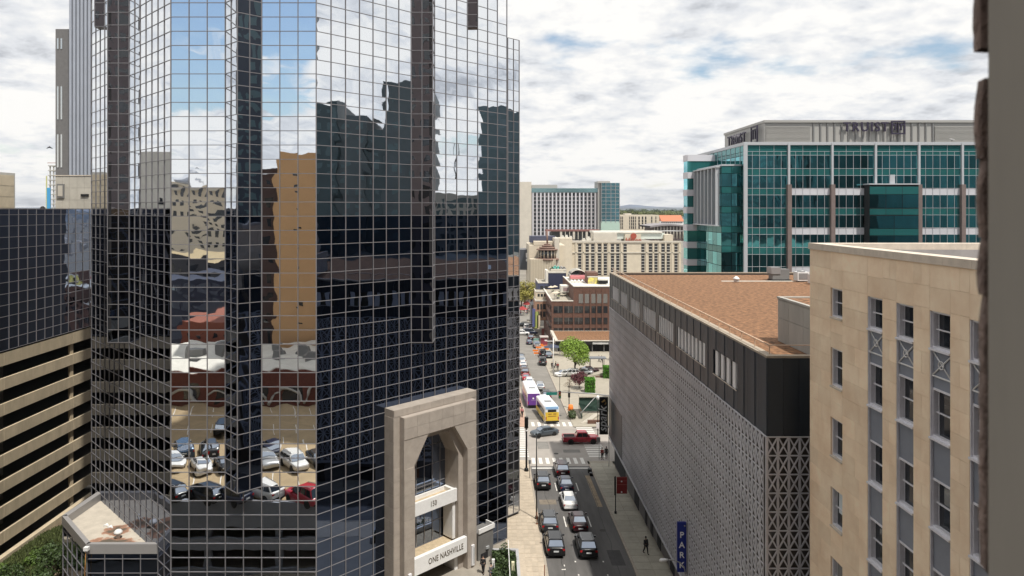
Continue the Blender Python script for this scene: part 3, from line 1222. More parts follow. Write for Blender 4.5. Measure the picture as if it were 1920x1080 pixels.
for x in (22, 26):
    P.add(ubox(M_rail), tm((x, YN + .45, 26.72), .05, .05, .58))
P.flush()
part('vapour_strip', MB().box(30, 41, 92.0, 92.5, 26.12, 26.17).box(36, 44, 74.0, 74.8, 26.12, 26.16), M_roofw, gar)
pent = thing('concrete_penthouse', 'grey board-marked concrete penthouse on the gravel roof beside the limestone building', 'penthouse', (24, 47, 26.1))
part('wall', MB().box(20.45, 31, YN + .9, 50.4, 26.12, 29.15), M_conc_g, pent)
P = Pieces('wall_panel', pent)
for (a, b) in ((44.65, 46.3), (46.34, 48.6), (48.64, 50.38)):
    for z0, z1 in ((26.15, 27.8), (27.83, 29.1)):
        P.add(ubox(M_conc_g), tm((20.43, (a + b) / 2, (z0 + z1) / 2), .05, b - a, z1 - z0))
P.flush()
part('coping', MB().box(20.35, 20.62, YN + .85, 50.45, 29.15, 29.3).box(20.62, 31, 50.2, 50.45, 29.15, 29.298), M_conc_g, pent)
part('roof', MB().box(20.65, 31, YN + .9, 50.2, 29.15, 29.2), M_gravel, pent)
# rooftop equipment
solo('roof_vent', MB().tube([(31.5, 91, 26.1), (31.5, 91, 26.5)], .32, 12).tube([(31.5, 91, 26.5), (31.5, 91, 26.62), (31.5, 91, 26.9)], [.42, .42, .1], 12), M_white, 'white domed vent standing alone on the brown gravel roof', 'roof vent')
ac = thing('air_unit', 'dark grey boxy air handler at the rear end of the row of roof units', 'air conditioner', (38.2, 93.5, 26.15))
part('casing', MB().box(-1.3, .9, -.7, .7, .15, 1.5), M_pdark, ac, world=False)
part('hood', MB().box(-1.5, -.3, -.8, .8, .9, 1.75), M_grey, ac, world=False)
part('skid', MB().box(-1.4, 1.1, -.8, .8, 0, .14), M_black, ac, world=False)


def condenser(x, y, lab):
    c = thing('condenser', lab, 'air conditioner', (x, y, 26.14), 0, 'white condensers on the gravel roof')
    part('casing', MB().box(-.75, .75, -.65, .65, .12, 1.25), M_white, c, world=False)
    part('fan_hood', MB().tube([(0, 0, 1.26), (0, 0, 1.45)], .5, 14), M_grey, c, world=False)
    part('louvre', MB().box(-.6, .6, -.68, -.655, .3, 1.1), M_grey, c, world=False)


for i, (x, y) in enumerate(((40.3, 92.0), (40.6, 88.5), (40.4, 85.0), (39.8, 81.5), (39.4, 78))):
    condenser(x, y, ('white condenser next to the dark air handler', 'white condenser second from the dark air handler', 'white condenser in the middle of the row on the gravel', 'white condenser second from the limestone wall end', 'white condenser nearest the limestone building')[i])
# ground floor openings along the pavement
P = Pieces('opening', gar)
for y0, y1, zt in ((49, 53, 2.2), (57.5, 61, 1.6), (68, 69.6, 1.9), (73.5, 75, 1.8), (77, 78.2, 1.7), (80, 81, 1.6), (84.5, 87, 1.4), (93, 101, 1.4)):
    P.box(M_dark, (XG + .58, (y0 + y1) / 2, rz(y0) + .1 + (zt - rz(y0)) / 2), .06, y1 - y0, zt - rz(y0))
P.flush()
part('orange_door', MB().box(XG + .52, XG + .58, 62.5, 66.2, 0, 2.3), mat('door_orange', (.32, .13, .06), .6, var=.2), gar)
for i, y in enumerate((70.5, 78.9, 88.5)):
    solo('wall_spotlight', MB().box(XG + .05, XG + .4, y, y + .35, ZL0 - .75, ZL0 - .4).tube([(XG + .3, y + .17, ZL0 - .42), (XG + .3, y + .17, ZL0 - .285)], .03, 6), M_black, ('black spotlight under the lattice nearest the orange door', 'black spotlight under the lattice between the other two', 'black spotlight under the lattice farthest up the street')[i], 'spotlight', 'spotlights under the lattice')

# ---------------------------------------------------------------- signs on the garage
bn = thing('banner_sign', 'tall black blade sign reading spark in white script at the far garage corner', 'sign', (16.0, 101, 6))
part('board', MB().box(15.38, 16.62, 100.94, 101.06, 3.35, 8.7), M_black_s, bn)
me = text_mesh('spark', 1.75, .02, M_wtxt, shear=.25, offset=.012)
put('lettering', me, bn, Matrix.Translation((15.88, 100.92, 5.55)) @ Matrix.Rotation(math.radians(90), 4, 'X') @ Matrix.Rotation(math.radians(90), 4, 'Z') @ Matrix.Diagonal((.95, 1, 1, 1)))
part('pole', MB().tube([(16.75, 101, -1.3), (16.75, 101, 8.8)], .06, 8), M_wtxt, bn)
part('emblem', MB().tube([(15.7, 100.93, 8.0), (16.2, 100.93, 8.25)], [.10, .16], 6).tube([(16.15, 100.93, 7.6), (16.3, 100.93, 7.9)], [.05, .1], 6), mat('flame_gold', (.5, .3, .1), .5), bn)
pk = thing('park_sign', 'tall blue blade sign with white letters reading PARK on the garage wall', 'sign', (16.55, 61.2, 6))
part('board', MB().box(16.05, 16.82, 61.1, 61.3, 4.15, 8.45), M_blue, pk)
part('edge', MB().box(16.83, 16.98, 61.05, 61.35, 4.0, 8.4), M_grey, pk)
P = Pieces('letter', pk)
for i, ch in enumerate('PARK'):
    me = text_mesh(ch, .72, .02, M_wtxt, offset=.008)
    put('letter', me, pk, Matrix.Translation((16.43, 61.07, 7.35 - i * .87)) @ Matrix.Rotation(math.radians(90), 4, 'X'))
part('emblem', MB().tube([(16.68, 61.06, 8.15), (16.68, 61.10, 8.15)], .07, 10), M_grey, pk)

lampp = thing('street_lamp', 'grey street lamp with a curved arm in front of the blue PARK sign', 'street lamp', (15.35, 56, 0))
pts = [(15.35, 56, 0), (15.35, 56, 6.6), (15.25, 56, 7.15), (14.95, 56, 7.5), (14.4, 56, 7.72), (13.75, 56, 7.74)]
part('pole', MB().tube(pts[:2], [.11, .08], 10), M_grey, lampp)
part('arm', MB().tube(pts[1:], .045, 8), M_grey, lampp)
part('lamp_head', MB().tube([(13.95, 56, 7.74), (13.7, 56, 7.72), (13.4, 56, 7.70), (13.28, 56, 7.69)], [.07, .13, .14, .05], 10), M_white, lampp)

rs = thing('wayfinding_sign', 'dark red sign panel on a tall black pole on the right pavement', 'sign', (14.65, 83.6, rz(83.6)))
part('pole', MB().tube([(14.65, 83.6, rz(83.6)), (14.65, 83.6, 3.95)], .06, 8).tube([(14.65, 83.6, rz(83.6)), (14.65, 83.6, rz(83.6) + .4)], .14, 8), M_black, rs)
part('panel', MB().box(14.78, 16.0, 83.55, 83.65, 1.9, 3.85), M_red, rs)
part('side_band', MB().box(14.5, 14.62, 83.56, 83.64, 1.7, 3.9), M_black, rs)
part('symbol', MB().tube([(15.35, 83.53, 3.35), (15.35, 83.545, 3.35)], .09, 10).tube([(15.35, 83.53, 2.1), (15.35, 83.545, 2.1)], .09, 10), M_wtxt, rs)
part('divider', MB().box(14.85, 15.95, 83.54, 83.549, 2.95, 2.99).box(14.85, 15.95, 83.54, 83.549, 3.4, 3.43), mat('faded_red', (.45, .15, .14), .6), rs)

# ================================================================== LIMESTONE BUILDING at the right
XB, YB = 19.0, 42.2
lb = thing('limestone_building', 'warm limestone office building with tall window strips and slate panels', 'office building', (24, 32, 0))
winY = [(38.30, 39.62), (34.38, 35.73), (31.85, 33.20), (29.29, 30.66), (26.75, 28.10), (24.2, 25.55), (21.6, 22.95)]
wz_top = [(29.52, 31.13)]
wz = [(27.80 - 3.90 * k - 2.12, 27.80 - 3.90 * k) for k in range(8)]
allw = [(29.52, 31.13)] + wz
# wall cut up as courses of blocks between the window strips
P = Pieces('stone_block', lb, 300)
strips = [(YB, 39.62)] + [(a, b) for (a, _), (_, b) in zip(winY, winY[1:])] + [(21.6, 14.0)]
ch = .975
zc_ = [33.15 - ch * i for i in range(36)]
back = MB()
for si, (ya, yb) in enumerate(strips):
    ln = ya - yb
    back.box(XB + .3, XB + .75, yb, ya, -3, 33.1)
    for i, (zb_, zt_) in enumerate(zip(zc_[1:], zc_)):
        if si == 0:
            cuts = [ya, ya - ln * (.55 if i % 2 else .4), yb]
        elif ln > 2:
            k = 2
            cuts = [ya] + [ya - ln * (q + (0 if i % 2 else .35)) / k for q in range(1, k + (0 if i % 2 == 0 else 0))] + [yb]
        else:
            cuts = [ya, yb] if i % 2 else [ya, (ya + yb) / 2, yb]
        for c0, c1 in zip(cuts, cuts[1:]):
            P.add(ubox(M_lime), tm((XB + .15 + rnd.uniform(-.003, .003), (c0 + c1) / 2, (zb_ + zt_) / 2), .30, c0 - c1 - .010, ch - .010))
# stone between windows of the plain column and above the tops of the strips
for (a, b) in winY:
    plain = (a, b) == winY[0]
    zs_ = []
    top = 33.15
    if plain:
        for (z0, z1) in allw:
            zs_.append((z1, top))
            top = z0
        zs_.append((-2, top))
    else:
        zs_.append((31.13, 33.15))
    for z0, z1 in zs_:
        n = max(1, round((z1 - z0) / ch))
        for q in range(n):
            u0, u1 = z0 + (z1 - z0) * q / n, z0 + (z1 - z0) * (q + 1) / n
            P.add(ubox(M_lime), tm((XB + .15, (a + b) / 2, (u0 + u1) / 2), .30, b - a - .008, u1 - u0 - .008))
        back.box(XB + .3, XB + .75, a, b, z0 - .05, z1)
for x in range(12):
    for i, (zb_, zt_) in enumerate(zip(zc_[1:], zc_)):
        P.add(ubox(M_lime), tm((XB + .3 + 1.2 * x + .6, YB - .15, (zb_ + zt_) / 2), 1.19, .3, ch - .01))
P.flush()
back.box(XB + .3, 60, YB - .8, YB - .3, -3, 33.1)
back.box(XB + .4, 60, 13.7, 14.2, -3, 33.1)
back.box(XB + 1.4, 60, 14, YB - 1.5, -3, 31.4)
part('backing_wall', back, M_lime2, lb)
part('roof', MB().box(XB + .76, 60, 14.2, YB - .81, 31.45, 31.6), mat('grey_roof', (.30, .29, .31), .9, var=.25, nscale=2.5), lb)
part('parapet_back', MB().box(XB + .76, 60, YB - .95, YB - .81, 31.6, 33.15), mat('grey_render', (.34, .32, .31), .9, var=.12), lb)
P = Pieces('coping_stone', lb)
y = YB + .08
while y > 14:
    P.add(ubox(M_lime2), tm((XB + .36, y - .9, 33.33), .86, 1.79, .36))
    y -= 1.8
x = XB + .80
while x < 45:
    P.add(ubox(M_lime2), tm((x + 1, YB - .36, 33.33), 1.99, .88, .357))
    x += 2
P.flush()
wrnd = random.Random(3)
for ci, (a, b) in enumerate(winY[:5]):
    for wi, (z0, z1) in enumerate(allw):
        if z1 < 8:
            continue
        w_ = put('window', None, lb, Matrix.Translation((XB, (a + b) / 2, (z0 + z1) / 2)))
        fr_ = MB()
        f = .09
        X0, X1 = XB + .10, XB + .30
        fr_.box(X0, X1 + .06, b - f, b, z0, z1).box(X0, X1 + .06, a, a + f, z0, z1)
        fr_.box(X0 + .003, X1 + .057, a + f, b - f, z1 - f, z1).box(X0 + .003, X1 + .057, a + f, b - f, z0, z0 + f)
        fr_.box(XB + .24, XB + .33, a + f, b - f, (z0 + z1) / 2 - .025, (z0 + z1) / 2 + .025)
        fr_.box(XB + .27, XB + .36, b - .20, b - .17, z0 + f, z1 - f)
        put('frame', fr_.mesh('frame', M_frame), w_)
        gl = upane(M_pane if wrnd.random() < 0 else M_pane_dk, wrnd.randrange(10), 1.0)
        put('pane', gl, w_, wall_m((XB + .31, b), (XB + .31, a), f, b - a - f, z0 + f, z1 - f, 0))
        if (ci, wi) in ((0, 3), (1, 4), (0, 4)):
            put('blind', MB().box(XB + .285, XB + .305, a + f, b - f - (.3 if wi == 3 else 0), z0 + (.8 if wi == 3 else .1), z1 - f).mesh('blind', M_blind if wi == 3 else M_pdark), w_)
        put('sill', MB().box(XB - .06, XB + .12, a - .0, b + .0, z0 - .09, z0 - .002).mesh('sill', M_lime2 if ci == 0 else M_frame), w_)
    if ci == 0:
        continue
    spans = [(27.80, 29.42)] + [(wz[k + 1][1], wz[k][0] - .1) for k in range(len(wz) - 1)]
    for k, (z0, z1) in enumerate(spans):
        if z1 < 6:
            continue
        sp_ = put('spandrel', MB().box(XB + .14, XB + .4, a + .01, b - .01, z0, z1).mesh('spandrel', M_slate), lb)
        if k == 0:
            # the crossed bars with a ring in front of the slate panel
            zc0, zc1 = z0 + .55, z1 - .02
            g = MB()
            for (p0, p1) in (((a + .05, zc0), (b - .05, zc1)), ((b - .05, zc0), (a + .05, zc1))):
                g.tube([(XB + .105, p0[0], p0[1]), (XB + .105, p1[0], p1[1])], .032, 6)
            cy, cz = (a + b) / 2, (zc0 + zc1) / 2
            g.tube([(XB + .06, cy + .17 * math.cos(w), cz + .17 * math.sin(w)) for w in [i * math.pi / 8 for i in range(17)]], .025, 6, caps=False)
            g.box(XB + .07, XB + .135, a + .02, b - .02, zc0 - .05, zc0)
            put('ornament', g.mesh('ornament', mat('ornament_white', (.80, .79, .78), .5)), sp_)
    part('strip_edge', MB().box(XB + .02, XB + .13, b - .05, b - .005, 5, 31.1), M_frame, lb)

# ================================================================== TEAL GLASS OFFICE BLOCK (TRUIST)
YT = 148.0
kx = YT / F
tx = lambda x: (x - PX) * kx
tz = lambda y: CZ - (y - PY) * kx
tb = thing('teal_office', 'wide teal glass office block with white bands and a grey rooftop screen reading TRUIST', 'office building', (80, 150, -3))
x0, x1 = tx(1397), tx(1397 + 81.2 * 6)
part('core', MB().box(x0 + .3, x1 + 12, YT + .4, 184, -4, tz(276)), M_dark, tb)
part('roof', MB().box(x0 + .4, x1 + 12, YT + .5, 184, tz(276), tz(274)), M_pent, tb)
P, V, H = Pieces('pane', tb, 300), Pieces('mullion', tb, 120), Pieces('transom', tb, 120)
lev = [272, 284, 291, 316, 329, 353, 365.5, 390, 403, 427, 439.5, 464, 477, 500, 512]
spandrel_rows = {(316, 329), (353, 365.5), (390, 403), (427, 439.5), (464, 477), (284, 291)}
bay = 81.2
for b_ in range(6):
    bx = 1397 + b_ * bay
    nb_ = 6
    for r in range(len(lev) - 1):
        ya, yb = lev[r], lev[r + 1]
        z1, z0 = tz(ya), tz(yb)
        white = b_ > 0 and (ya, yb) in ((353, 365.5), (427, 439.5), (500, 512))
        if b_ == 2 and False:
            white = False
        n = 3 if r == 0 else nb_
        if white:
            n = 3
        for i in range(n):
            xa, xb = tx(bx + i * bay / n), tx(bx + (i + 1) * bay / n)
            m = M_band if white else (M_teal_d if ((ya, yb) in spandrel_rows or r == 0) else M_teal)
            M = wall_m((xa, YT), (xb, YT), .04, xb - xa - .04, z0 + .04, z1 - .04) @ Matrix.Rotation(rnd.gauss(0, .004), 4, 'Z') @ Matrix.Rotation(rnd.gauss(0, .003), 4, 'X')
            P.add(upane(m, rnd.randrange(10), 2.2), M)
    for i in range(1, nb_):
        xa = tx(bx + i * bay / nb_)
        V.box(M_alum, (xa, YT - .02, (tz(272 if i % 2 == 0 else 284) + tz(512)) / 2), .052, .10, tz(272 if i % 2 == 0 else 284) - tz(512))
    for y_ in lev[1:-1]:
        H.box(M_alum, ((tx(bx) + tx(bx + bay)) / 2, YT - .015, tz(y_)), bay * kx - .6, .08, .075)
    # piers: white above, brown below
    xp = tx(bx)
    zt_, zs_ = tz(268), tz(346) if b_ else tz(512)
    V.box(M_alum, (xp, YT - .22, (zt_ + zs_) / 2), .42 if b_ else .75, .45, zt_ - zs_)
    if b_:
        part('pier', MB().box(xp - .42, xp + .42, YT - .75, YT - .0, tz(515), tz(346)), M_brownc, tb)
for q in (P, V, H):
    q.flush()
part('cornice', MB().box(x0 - .3, x1 + .3, YT - .35, YT + .5, tz(272), tz(266.5)), M_alum, tb)
P = Pieces('projecting_bay', tb)
bxa, bxb, byt, byb = tx(1619), tx(1710), tz(347), tz(512)
pb = part('projecting_bay', MB().box(bxa, bxb, YT - 2.3, YT - .3, byb, byt), M_dark, tb)
BP = []
for (ya, yb, n, m) in ((350, 365, 3, M_teal_d), (365, 390, 3, M_teal), (391, 403, 3, M_teal_d), (404, 428, 2, M_teal), (428, 441, 2, M_teal_d), (441, 466, 2, M_teal), (466, 500, 2, M_teal)):
    for i in range(n):
        w = (bxb - bxa) / n
        o = put('pane', upane(m, rnd.randrange(10), 2.2), pb, wall_m((bxa + i * w, YT - 2.36), (bxa + (i + 1) * w, YT - 2.36), .05, w - .05, tz(yb) + .05, tz(ya) - .05))
part('bay_coping', MB().box(bxa - .15, bxb + .15, YT - 2.5, YT - .1, byt, byt + .25), M_alum, tb)
hatch = solo('roof_hatch', MB().box(tx(1661), tx(1670), YT - 1.6, YT - 1.2, byt + .25, byt + 2.1), M_alum, 'small white frame standing on top of the projecting teal bay', 'roof frame')
# left flank running away from the camera
A_, B_ = (x0, 184.0), (x0, YT)
FP, FV = Pieces('pane', tb, 150), Pieces('mullion', tb, 40)
zz_ = [tz(y_) for y_ in lev][::-1]
ln = 36.0
for j in range(12):
    w = ln / 12
    for z0, z1 in zip(zz_, zz_[1:]):
        thin = (z1 - z0) < 2
        FP.add(upane(M_teal_d if thin else M_teal, rnd.randrange(10), 2.0), wall_m(A_, B_, j * w + .04, (j + 1) * w - .04, z0 + .05, z1 - .05))
    FV.add(ubox(M_alum), wall_m(A_, B_, j * w - .04, j * w + .04, zz_[0], zz_[-1], -.05, .08))
FP.flush()
FV.flush()
part('cornice', MB().box(x0 - .25, x0 + .4, YT + .51, 184.2, zz_[-1], tz(266.5)), M_alum, tb)
# bay beside the flank: glass below, a screen of white fins above
BX, BY0, BY1 = 48.75, 150.0, 168.0
zt_ = CZ - (311 - PY) / F * BY0
zm_ = CZ - (422 - PY) / F * BY0
bay_ = part('side_bay', MB().box(BX + .3, x0 - .2, BY0 + .2, BY1, -4, zt_), M_dark, tb)
part('bay_coping', MB().box(BX, x0 - .1, BY0 - .1, BY1, zt_, zt_ + .35), M_alum, tb)
P = Pieces('bay_pane', tb, 120)
rowsz = [zt_, zt_ - 1.6, zt_ - 4.4, zt_ - 5.8, zt_ - 8.6, zt_ - 10.0, zt_ - 12.8, zt_ - 14.2, zt_ - 17, zt_ - 18.4, zt_ - 21.2, zt_ - 24]
for za_, zb_ in zip(rowsz, rowsz[1:]):
    mG = M_teal if za_ - zb_ > 2 else M_teal_d
    for i in range(2):
        w = (x0 - BX) / 2
        P.add(upane(mG, rnd.randrange(10), 2), wall_m((BX, BY0), (x0, BY0), i * w + .05, (i + 1) * w - .05, zb_ + .05, za_ - .05))
    for i in range(6):
        P.add(upane(mG, rnd.randrange(10), 2), wall_m((BX, BY1), (BX, BY0), i * 3 + .06, i * 3 + 2.94, zb_ + .05, za_ - .05))
P.flush()
P = Pieces('screen_fin', tb)
for i in range(7):
    P.box(M_alum, (BX - .55, BY0 + 1.0 + i * 2.7, (zt_ - .3 + zm_) / 2), .8, .35, zt_ - .3 - zm_)
P.flush()
part('screen_frame', MB().box(BX - 1.0, BX - .05, BY0 + .6, BY1 + .2, zt_ - .3, zt_ - .02).box(BX - 1.0, BX - .05, BY0 + .6, BY1 + .2, zm_ - .25, zm_), M_alum, tb)
bw = thing('banded_wing', 'narrow teal and grey banded wing stepping out at the far side of the teal block', 'office wing', (47, 168, -3))
WX = 46.5
kz = 166 / F
bzz = lambda y: CZ - (y - PY) * kz
part('core', MB().box(WX + .3, x0 - .3, 168.2, 171.0, -4, bzz(289)), M_dark, bw)
P = Pieces('glass_band', bw)
for i in range(7):
    ya = 301 + i * 33
    for A2, B2, mG in (((WX, 171.2), (WX, 168.0), M_teal), ((WX, 168.0), (x0, 168.0), M_teal_d)):
        ln = (Vector(B2) - Vector(A2)).length
        P.add(upane(mG, i, 2), wall_m(A2, B2, 0, ln, bzz(ya + 21), bzz(ya)))
        P.add(ubox(M_band), wall_m(A2, B2, 0, ln - .02, bzz(ya), bzz(ya - 12), -.2, .15))
P.flush()
# rooftop screen with the name
Ys = 152.0
sx = lambda x: (x - PX) / F * Ys
sz_ = lambda y: CZ - (y - PY) / F * Ys
scn = thing('rooftop_screen', 'grey ribbed rooftop screen with dark TRUIST lettering and square logo', 'rooftop screen', (80, 155, 48))
part('wall', MB().box(sx(1434), sx(1834), Ys, Ys + 26, tz(274) + .01, sz_(227)), M_pent, scn)
part('cap', MB().box(sx(1432), sx(1836), Ys - .35, Ys + 26.3, sz_(230), sz_(225.5)), M_pent, scn)
P = Pieces('louvre', scn)
for xa, xb in ((1436, 1519), (1752, 1832)):
    for i in range(13):
        P.box(M_pent, ((sx(xa) + sx(xb)) / 2, Ys - .1, sz_(238 + i * 2.3)), sx(xb) - sx(xa), .2, .16)
P.flush()
P = Pieces('rib', scn)
for i in range(18):
    P.box(M_pdark, (sx(1525 + i * 13.15), Ys - .12, (sz_(231) + sz_(266)) / 2), .28, .24, sz_(231) - sz_(266))
P.flush()
me = text_mesh('TRUIST', 2.75, .15, M_sign, offset=.05, space=1.22)
put('lettering', me, scn, Matrix.Translation((sx(1620), Ys - .8, sz_(239.5))) @ Matrix.Rotation(math.radians(90), 4, 'X') @ Matrix.Diagonal((.93, 1, 1, 1)))
lg = MB()
lx0, lx1, lz0, lz1 = sx(1667), sx(1693), sz_(252.5), sz_(227.5)
for a in ((lx0, lx1, lz0, lz0 + .28), (lx0, lx1, lz1 - .28, lz1), (lx0, lx0 + .28, lz0 + .28, lz1 - .28), (lx1 - .28, lx1, lz0 + .28, lz1 - .28)):
    lg.box(a[0], a[1], Ys - .95, Ys - .65, a[2], a[3])
cxl = (lx0 + lx1) / 2
for s in (-1, 1):
    lg.box(cxl + s * .62 - .14, cxl + s * .62 + .14, Ys - .95, Ys - .65, lz0 + .85, lz1 - .6)
    lg.box(cxl + s * .9 - .55, cxl + s * .9 + .55, Ys - .94, Ys - .66, lz1 - .9, lz1 - .62)
lg.box(cxl - .1, cxl + .1, Ys - .93, Ys - .67, lz0 + .4, lz1 - .5)
part('logo', lg, M_sign, scn)
# slanting screen on the left
SA, SB = (sx(1434) + .02, 181.0), (sx(1434) + .02, Ys)
ln = (Vector(SB) - Vector(SA)).length
SM = wall_m(SA, SB, 0, 1, 0, 1, 0)
d_ = (Vector(SB) - Vector(SA)).normalized()
ang = math.atan2(d_.y, d_.x)
me = text_mesh('TRUIST', 3.1, .15, M_sign, offset=.05, space=1.15)
mid = Vector(SA).lerp(Vector(SB), .47)
put('lettering', me, scn, Matrix.Translation((mid.x, mid.y, sz_(252) + .4)) @ Matrix.Rotation(ang, 4, 'Z') @ Matrix.Translation((0, -.8, 0)) @ Matrix.Rotation(math.radians(90), 4, 'X') @ Matrix.Diagonal((1.1, 1, 1, 1)))
lg = MB()
for a in ((-1.9, 1.9, -1.9, -1.6), (-1.9, 1.9, 1.6, 1.9), (-1.9, -1.6, -1.6, 1.6), (1.6, 1.9, -1.6, 1.6), (-.75, -.5, -1, 1.2), (.5, .75, -1, 1.2), (-1.3, -.2, .9, 1.2), (.2, 1.3, .9, 1.2)):
    lg.box(a[0], a[1], -.95, -.65, a[2], a[3])
l2 = Vector(SA).lerp(Vector(SB), .86)
part('logo', lg, M_sign, scn, Matrix.Translation((l2.x, l2.y, sz_(249))) @ Matrix.Rotation(ang, 4, 'Z'))
part('plant_frame', MB().box(-2.5, 2.5, -.4, .4, -3.5, 3.3), M_pdark, scn, Matrix.Translation((SA[0] + 1.5, SA[1] - 2, sz_(256))) @ Matrix.Rotation(ang, 4, 'Z'))
ob = solo('roof_dish', MB().tube([(sx(1772), Ys - 2.2, sz_(267)), (sx(1772), Ys - 2.2, sz_(264.5))], .08, 6).tube([(sx(1772), Ys - 2.2, sz_(264.6)), (sx(1772), Ys - 2.3, sz_(263))], [.2, .5], 10), M_pdark, 'small dark dish on the cornice below the grey rooftop screen', 'dish')

# ================================================================== WINDOW REVEAL of the room the picture was taken from
pier = thing('window_pier', 'near blurred grey stone pier with a chipped brown edge at the right of the frame', 'pier', (2.2, 1.4, 30))
M_pier = mat('pier_grey', (0.33, 0.305, 0.265), 0.85, var=.10, nscale=4, streak=(1, 1, .12))
part('shaft', MB().box((1853 - PX) / F * 1.35, 3, .25, 1.35, 26, 44), M_pier, pier)
M_chip = mat('pier_brown_stone', (0.22, 0.16, 0.135), 0.95, var=.4, nscale=14, bump=.8, bscale=30)
eg = MB()
prng = random.Random(4)
zlist = [36.2 - i * .0125 for i in range(110)]
for (xe, seg) in (((1839), (0, 92)), ((1841), (146, 300)), ((1845), (296, 450)), ((1846), (446, 560)), ((1850), (556, 1085))):
    ys_ = list(range(int(seg[0]) - (400 if seg[0] == 0 else 0), int(seg[1]) + 1, 10))
    ring = []
    Yp = 1.40
    rows = []
    for k, y_ in enumerate(ys_):
        e_ = 0 if seg[0] == 0 else (7 * max(0, 1 - k / 4) + 3 * max(0, 1 - (len(ys_) - 1 - k) / 4))
        xx = (xe + e_ + prng.uniform(-.8, .8) + 1.0 * math.sin(k * .55) - PX) / F * Yp
        zz2 = CZ - (y_ - PY) / F * Yp
        rows.append([(xx + .3, Yp - .045, zz2), (xx, Yp, zz2), (xx + .012, Yp + .04, zz2), (xx + .3, Yp + .08, zz2)])
    eg.grid(rows, True, close=True)
part('chipped_edge', eg, M_chip, pier, fx=True)

# ================================================================== THE CITY BEHIND THE PHOTOGRAPHER AND TO THE SIDES (seen in the mirror glass)
def tower_block(name, label, x0, x1, y0, y1, z0, z1, m, faces='', wm=M_pane_dk, pitch=3.6, wh=1.6, ww=1.6, fl=3.6, cat='building', zfrom=None, grp=None, roofm=None, frame=None):
    r = thing(name, label, cat, ((x0 + x1) / 2, (y0 + y1) / 2, z0), 0, grp)
    part('wall', MB().box(x0, x1, y0, y1, z0, z1), m, r)
    if roofm:
        part('roof', MB().box(x0 + .3, x1 - .3, y0 + .3, y1 - .3, z1, z1 + .12), roofm, r)
    P = Pieces('window', r, 120)
    zs = []
    z = z1 - fl
    while z > (zfrom if zfrom is not None else z0 + 1):
        zs.append(z)
        z -= fl
    for f in faces:
        A, B = {'N': ((x1, y1), (x0, y1)), 'S': ((x0, y0), (x1, y0)), 'W': ((x0, y1), (x0, y0)), 'E': ((x1, y0), (x1, y1))}[f]
        ln = (Vector(B) - Vector(A)).length
        n = int(ln / pitch)
        w = ln / n
        for j in range(n):
            for z in zs:
                P.add(ubox(wm), wall_m(A, B, (j + .5) * w - ww / 2, (j + .5) * w + ww / 2, z, z + wh, -.1, .04))
    P.flush()
    return r


# parking deck mirrored in the front panes
dk = thing('rooftop_parking_deck', 'raised tan parking deck with painted bays below the photographer', 'parking deck', (-50, 30, 0))
M_lot = mat('deck_tan', (0.36, 0.27, 0.16), .9, var=.16, nscale=.5, bump=.1)
part('slab', MB().box(-75, -12, 12.6, 48.4, 5.2, 5.7), M_lot, dk)
part('fascia', MB().box(-75, -12, 48.42, 48.8, 3.4, 6.1), M_slate, dk)
for i in range(3):
    part('fascia', MB().box(-75, -12, 48.45, 48.8, 1.2 - i * 3.1, 2.4 - i * 3.1), M_slate, dk)
P = Pieces('column', dk)
for i in range(8):
    P.box(M_slate, (-72 + i * 7.2, 48.2, 1.2), .7, .4, 8)
P.flush()
P = Pieces('bay_line', dk, 60)
for row, y0 in ((0, 40.5), (1, 27.5), (2, 21.5), (3, 13.2)):
    for i in range(19):
        x = -73 + i * 2.9
        P.add(ubox(M_paint), Matrix.Translation((x, y0 + 2.6, 5.703)) @ Matrix.Rotation(math.radians(-18), 4, 'Z') @ Matrix.Diagonal((.1, 4.8, .006, 1)))
P.flush()
part('deck_wall', MB().box(-75, -74.5, 12.6, 48.4, -3, 6.5).box(-12.2, -12, 12.6, 48.4, -3, 6.4), M_conc, dk)
bl = tower_block('brick_store', 'dark red brick building with a white flat roof behind the parking deck', -59, -22.5, -9, 12.4, -2, 11, M_brick2, 'N', pitch=5, wh=2.2, ww=2.4, fl=4.6, roofm=M_roofw)
for i in range(7):
    x = -57 + i * 5.1
    a = MB().tube([(x + 2.1 * math.cos(w), 12.55, 6.1 + 2.0 * math.sin(w)) for w in [k * math.pi / 8 for k in range(9)]], .22, 6)
    part('arch', a, M_conc_g, bl)
for i, (x, y) in enumerate(((-33, 0), (-36, 3), (-30, 5), (-38, -3), (-50, 2), (-47, -2))):
    solo('roof_unit', MB().box(x, x + 2, y, y + 1.4, 11.12, 12.3), M_pdark, ('grey cooling unit in the middle of the white roof', 'grey cooling unit beside the middle one on the white roof', 'grey cooling unit nearest the deck on the white roof', 'grey cooling unit at the rear of the white roof', 'grey cooling unit on the far side of the white roof', 'grey cooling unit behind the far one on the white roof')[i], 'air conditioner', 'roof units on the white roof')
bo = tower_block('roof_cabin', 'small brown brick cabin with a pale rim on the white roof', -29.5, -23, -8, -4.5, 11.13, 14.6, M_brick, '', roofm=M_roofw)
M_orange = mat('tan_tower_render', (0.56, 0.335, 0.165), .85, var=.05, nscale=.4)
tt = tower_block('tan_tower', 'plain tan slab tower mirrored in the tall front panes', -40.4, -22.6, -32, -11.2, 0, 46.0, M_orange, 'N', pitch=8.5, wh=.5, ww=1.1, fl=3.6)
tower_block('dark_brick_tower', 'narrow dark brown tower beside the tan slab tower', -46, -40.6, -34, -13, 0, 43.2, mat('dark_brown_brick', (.06, .034, .03), .85), 'N', pitch=2.5, ww=.9)
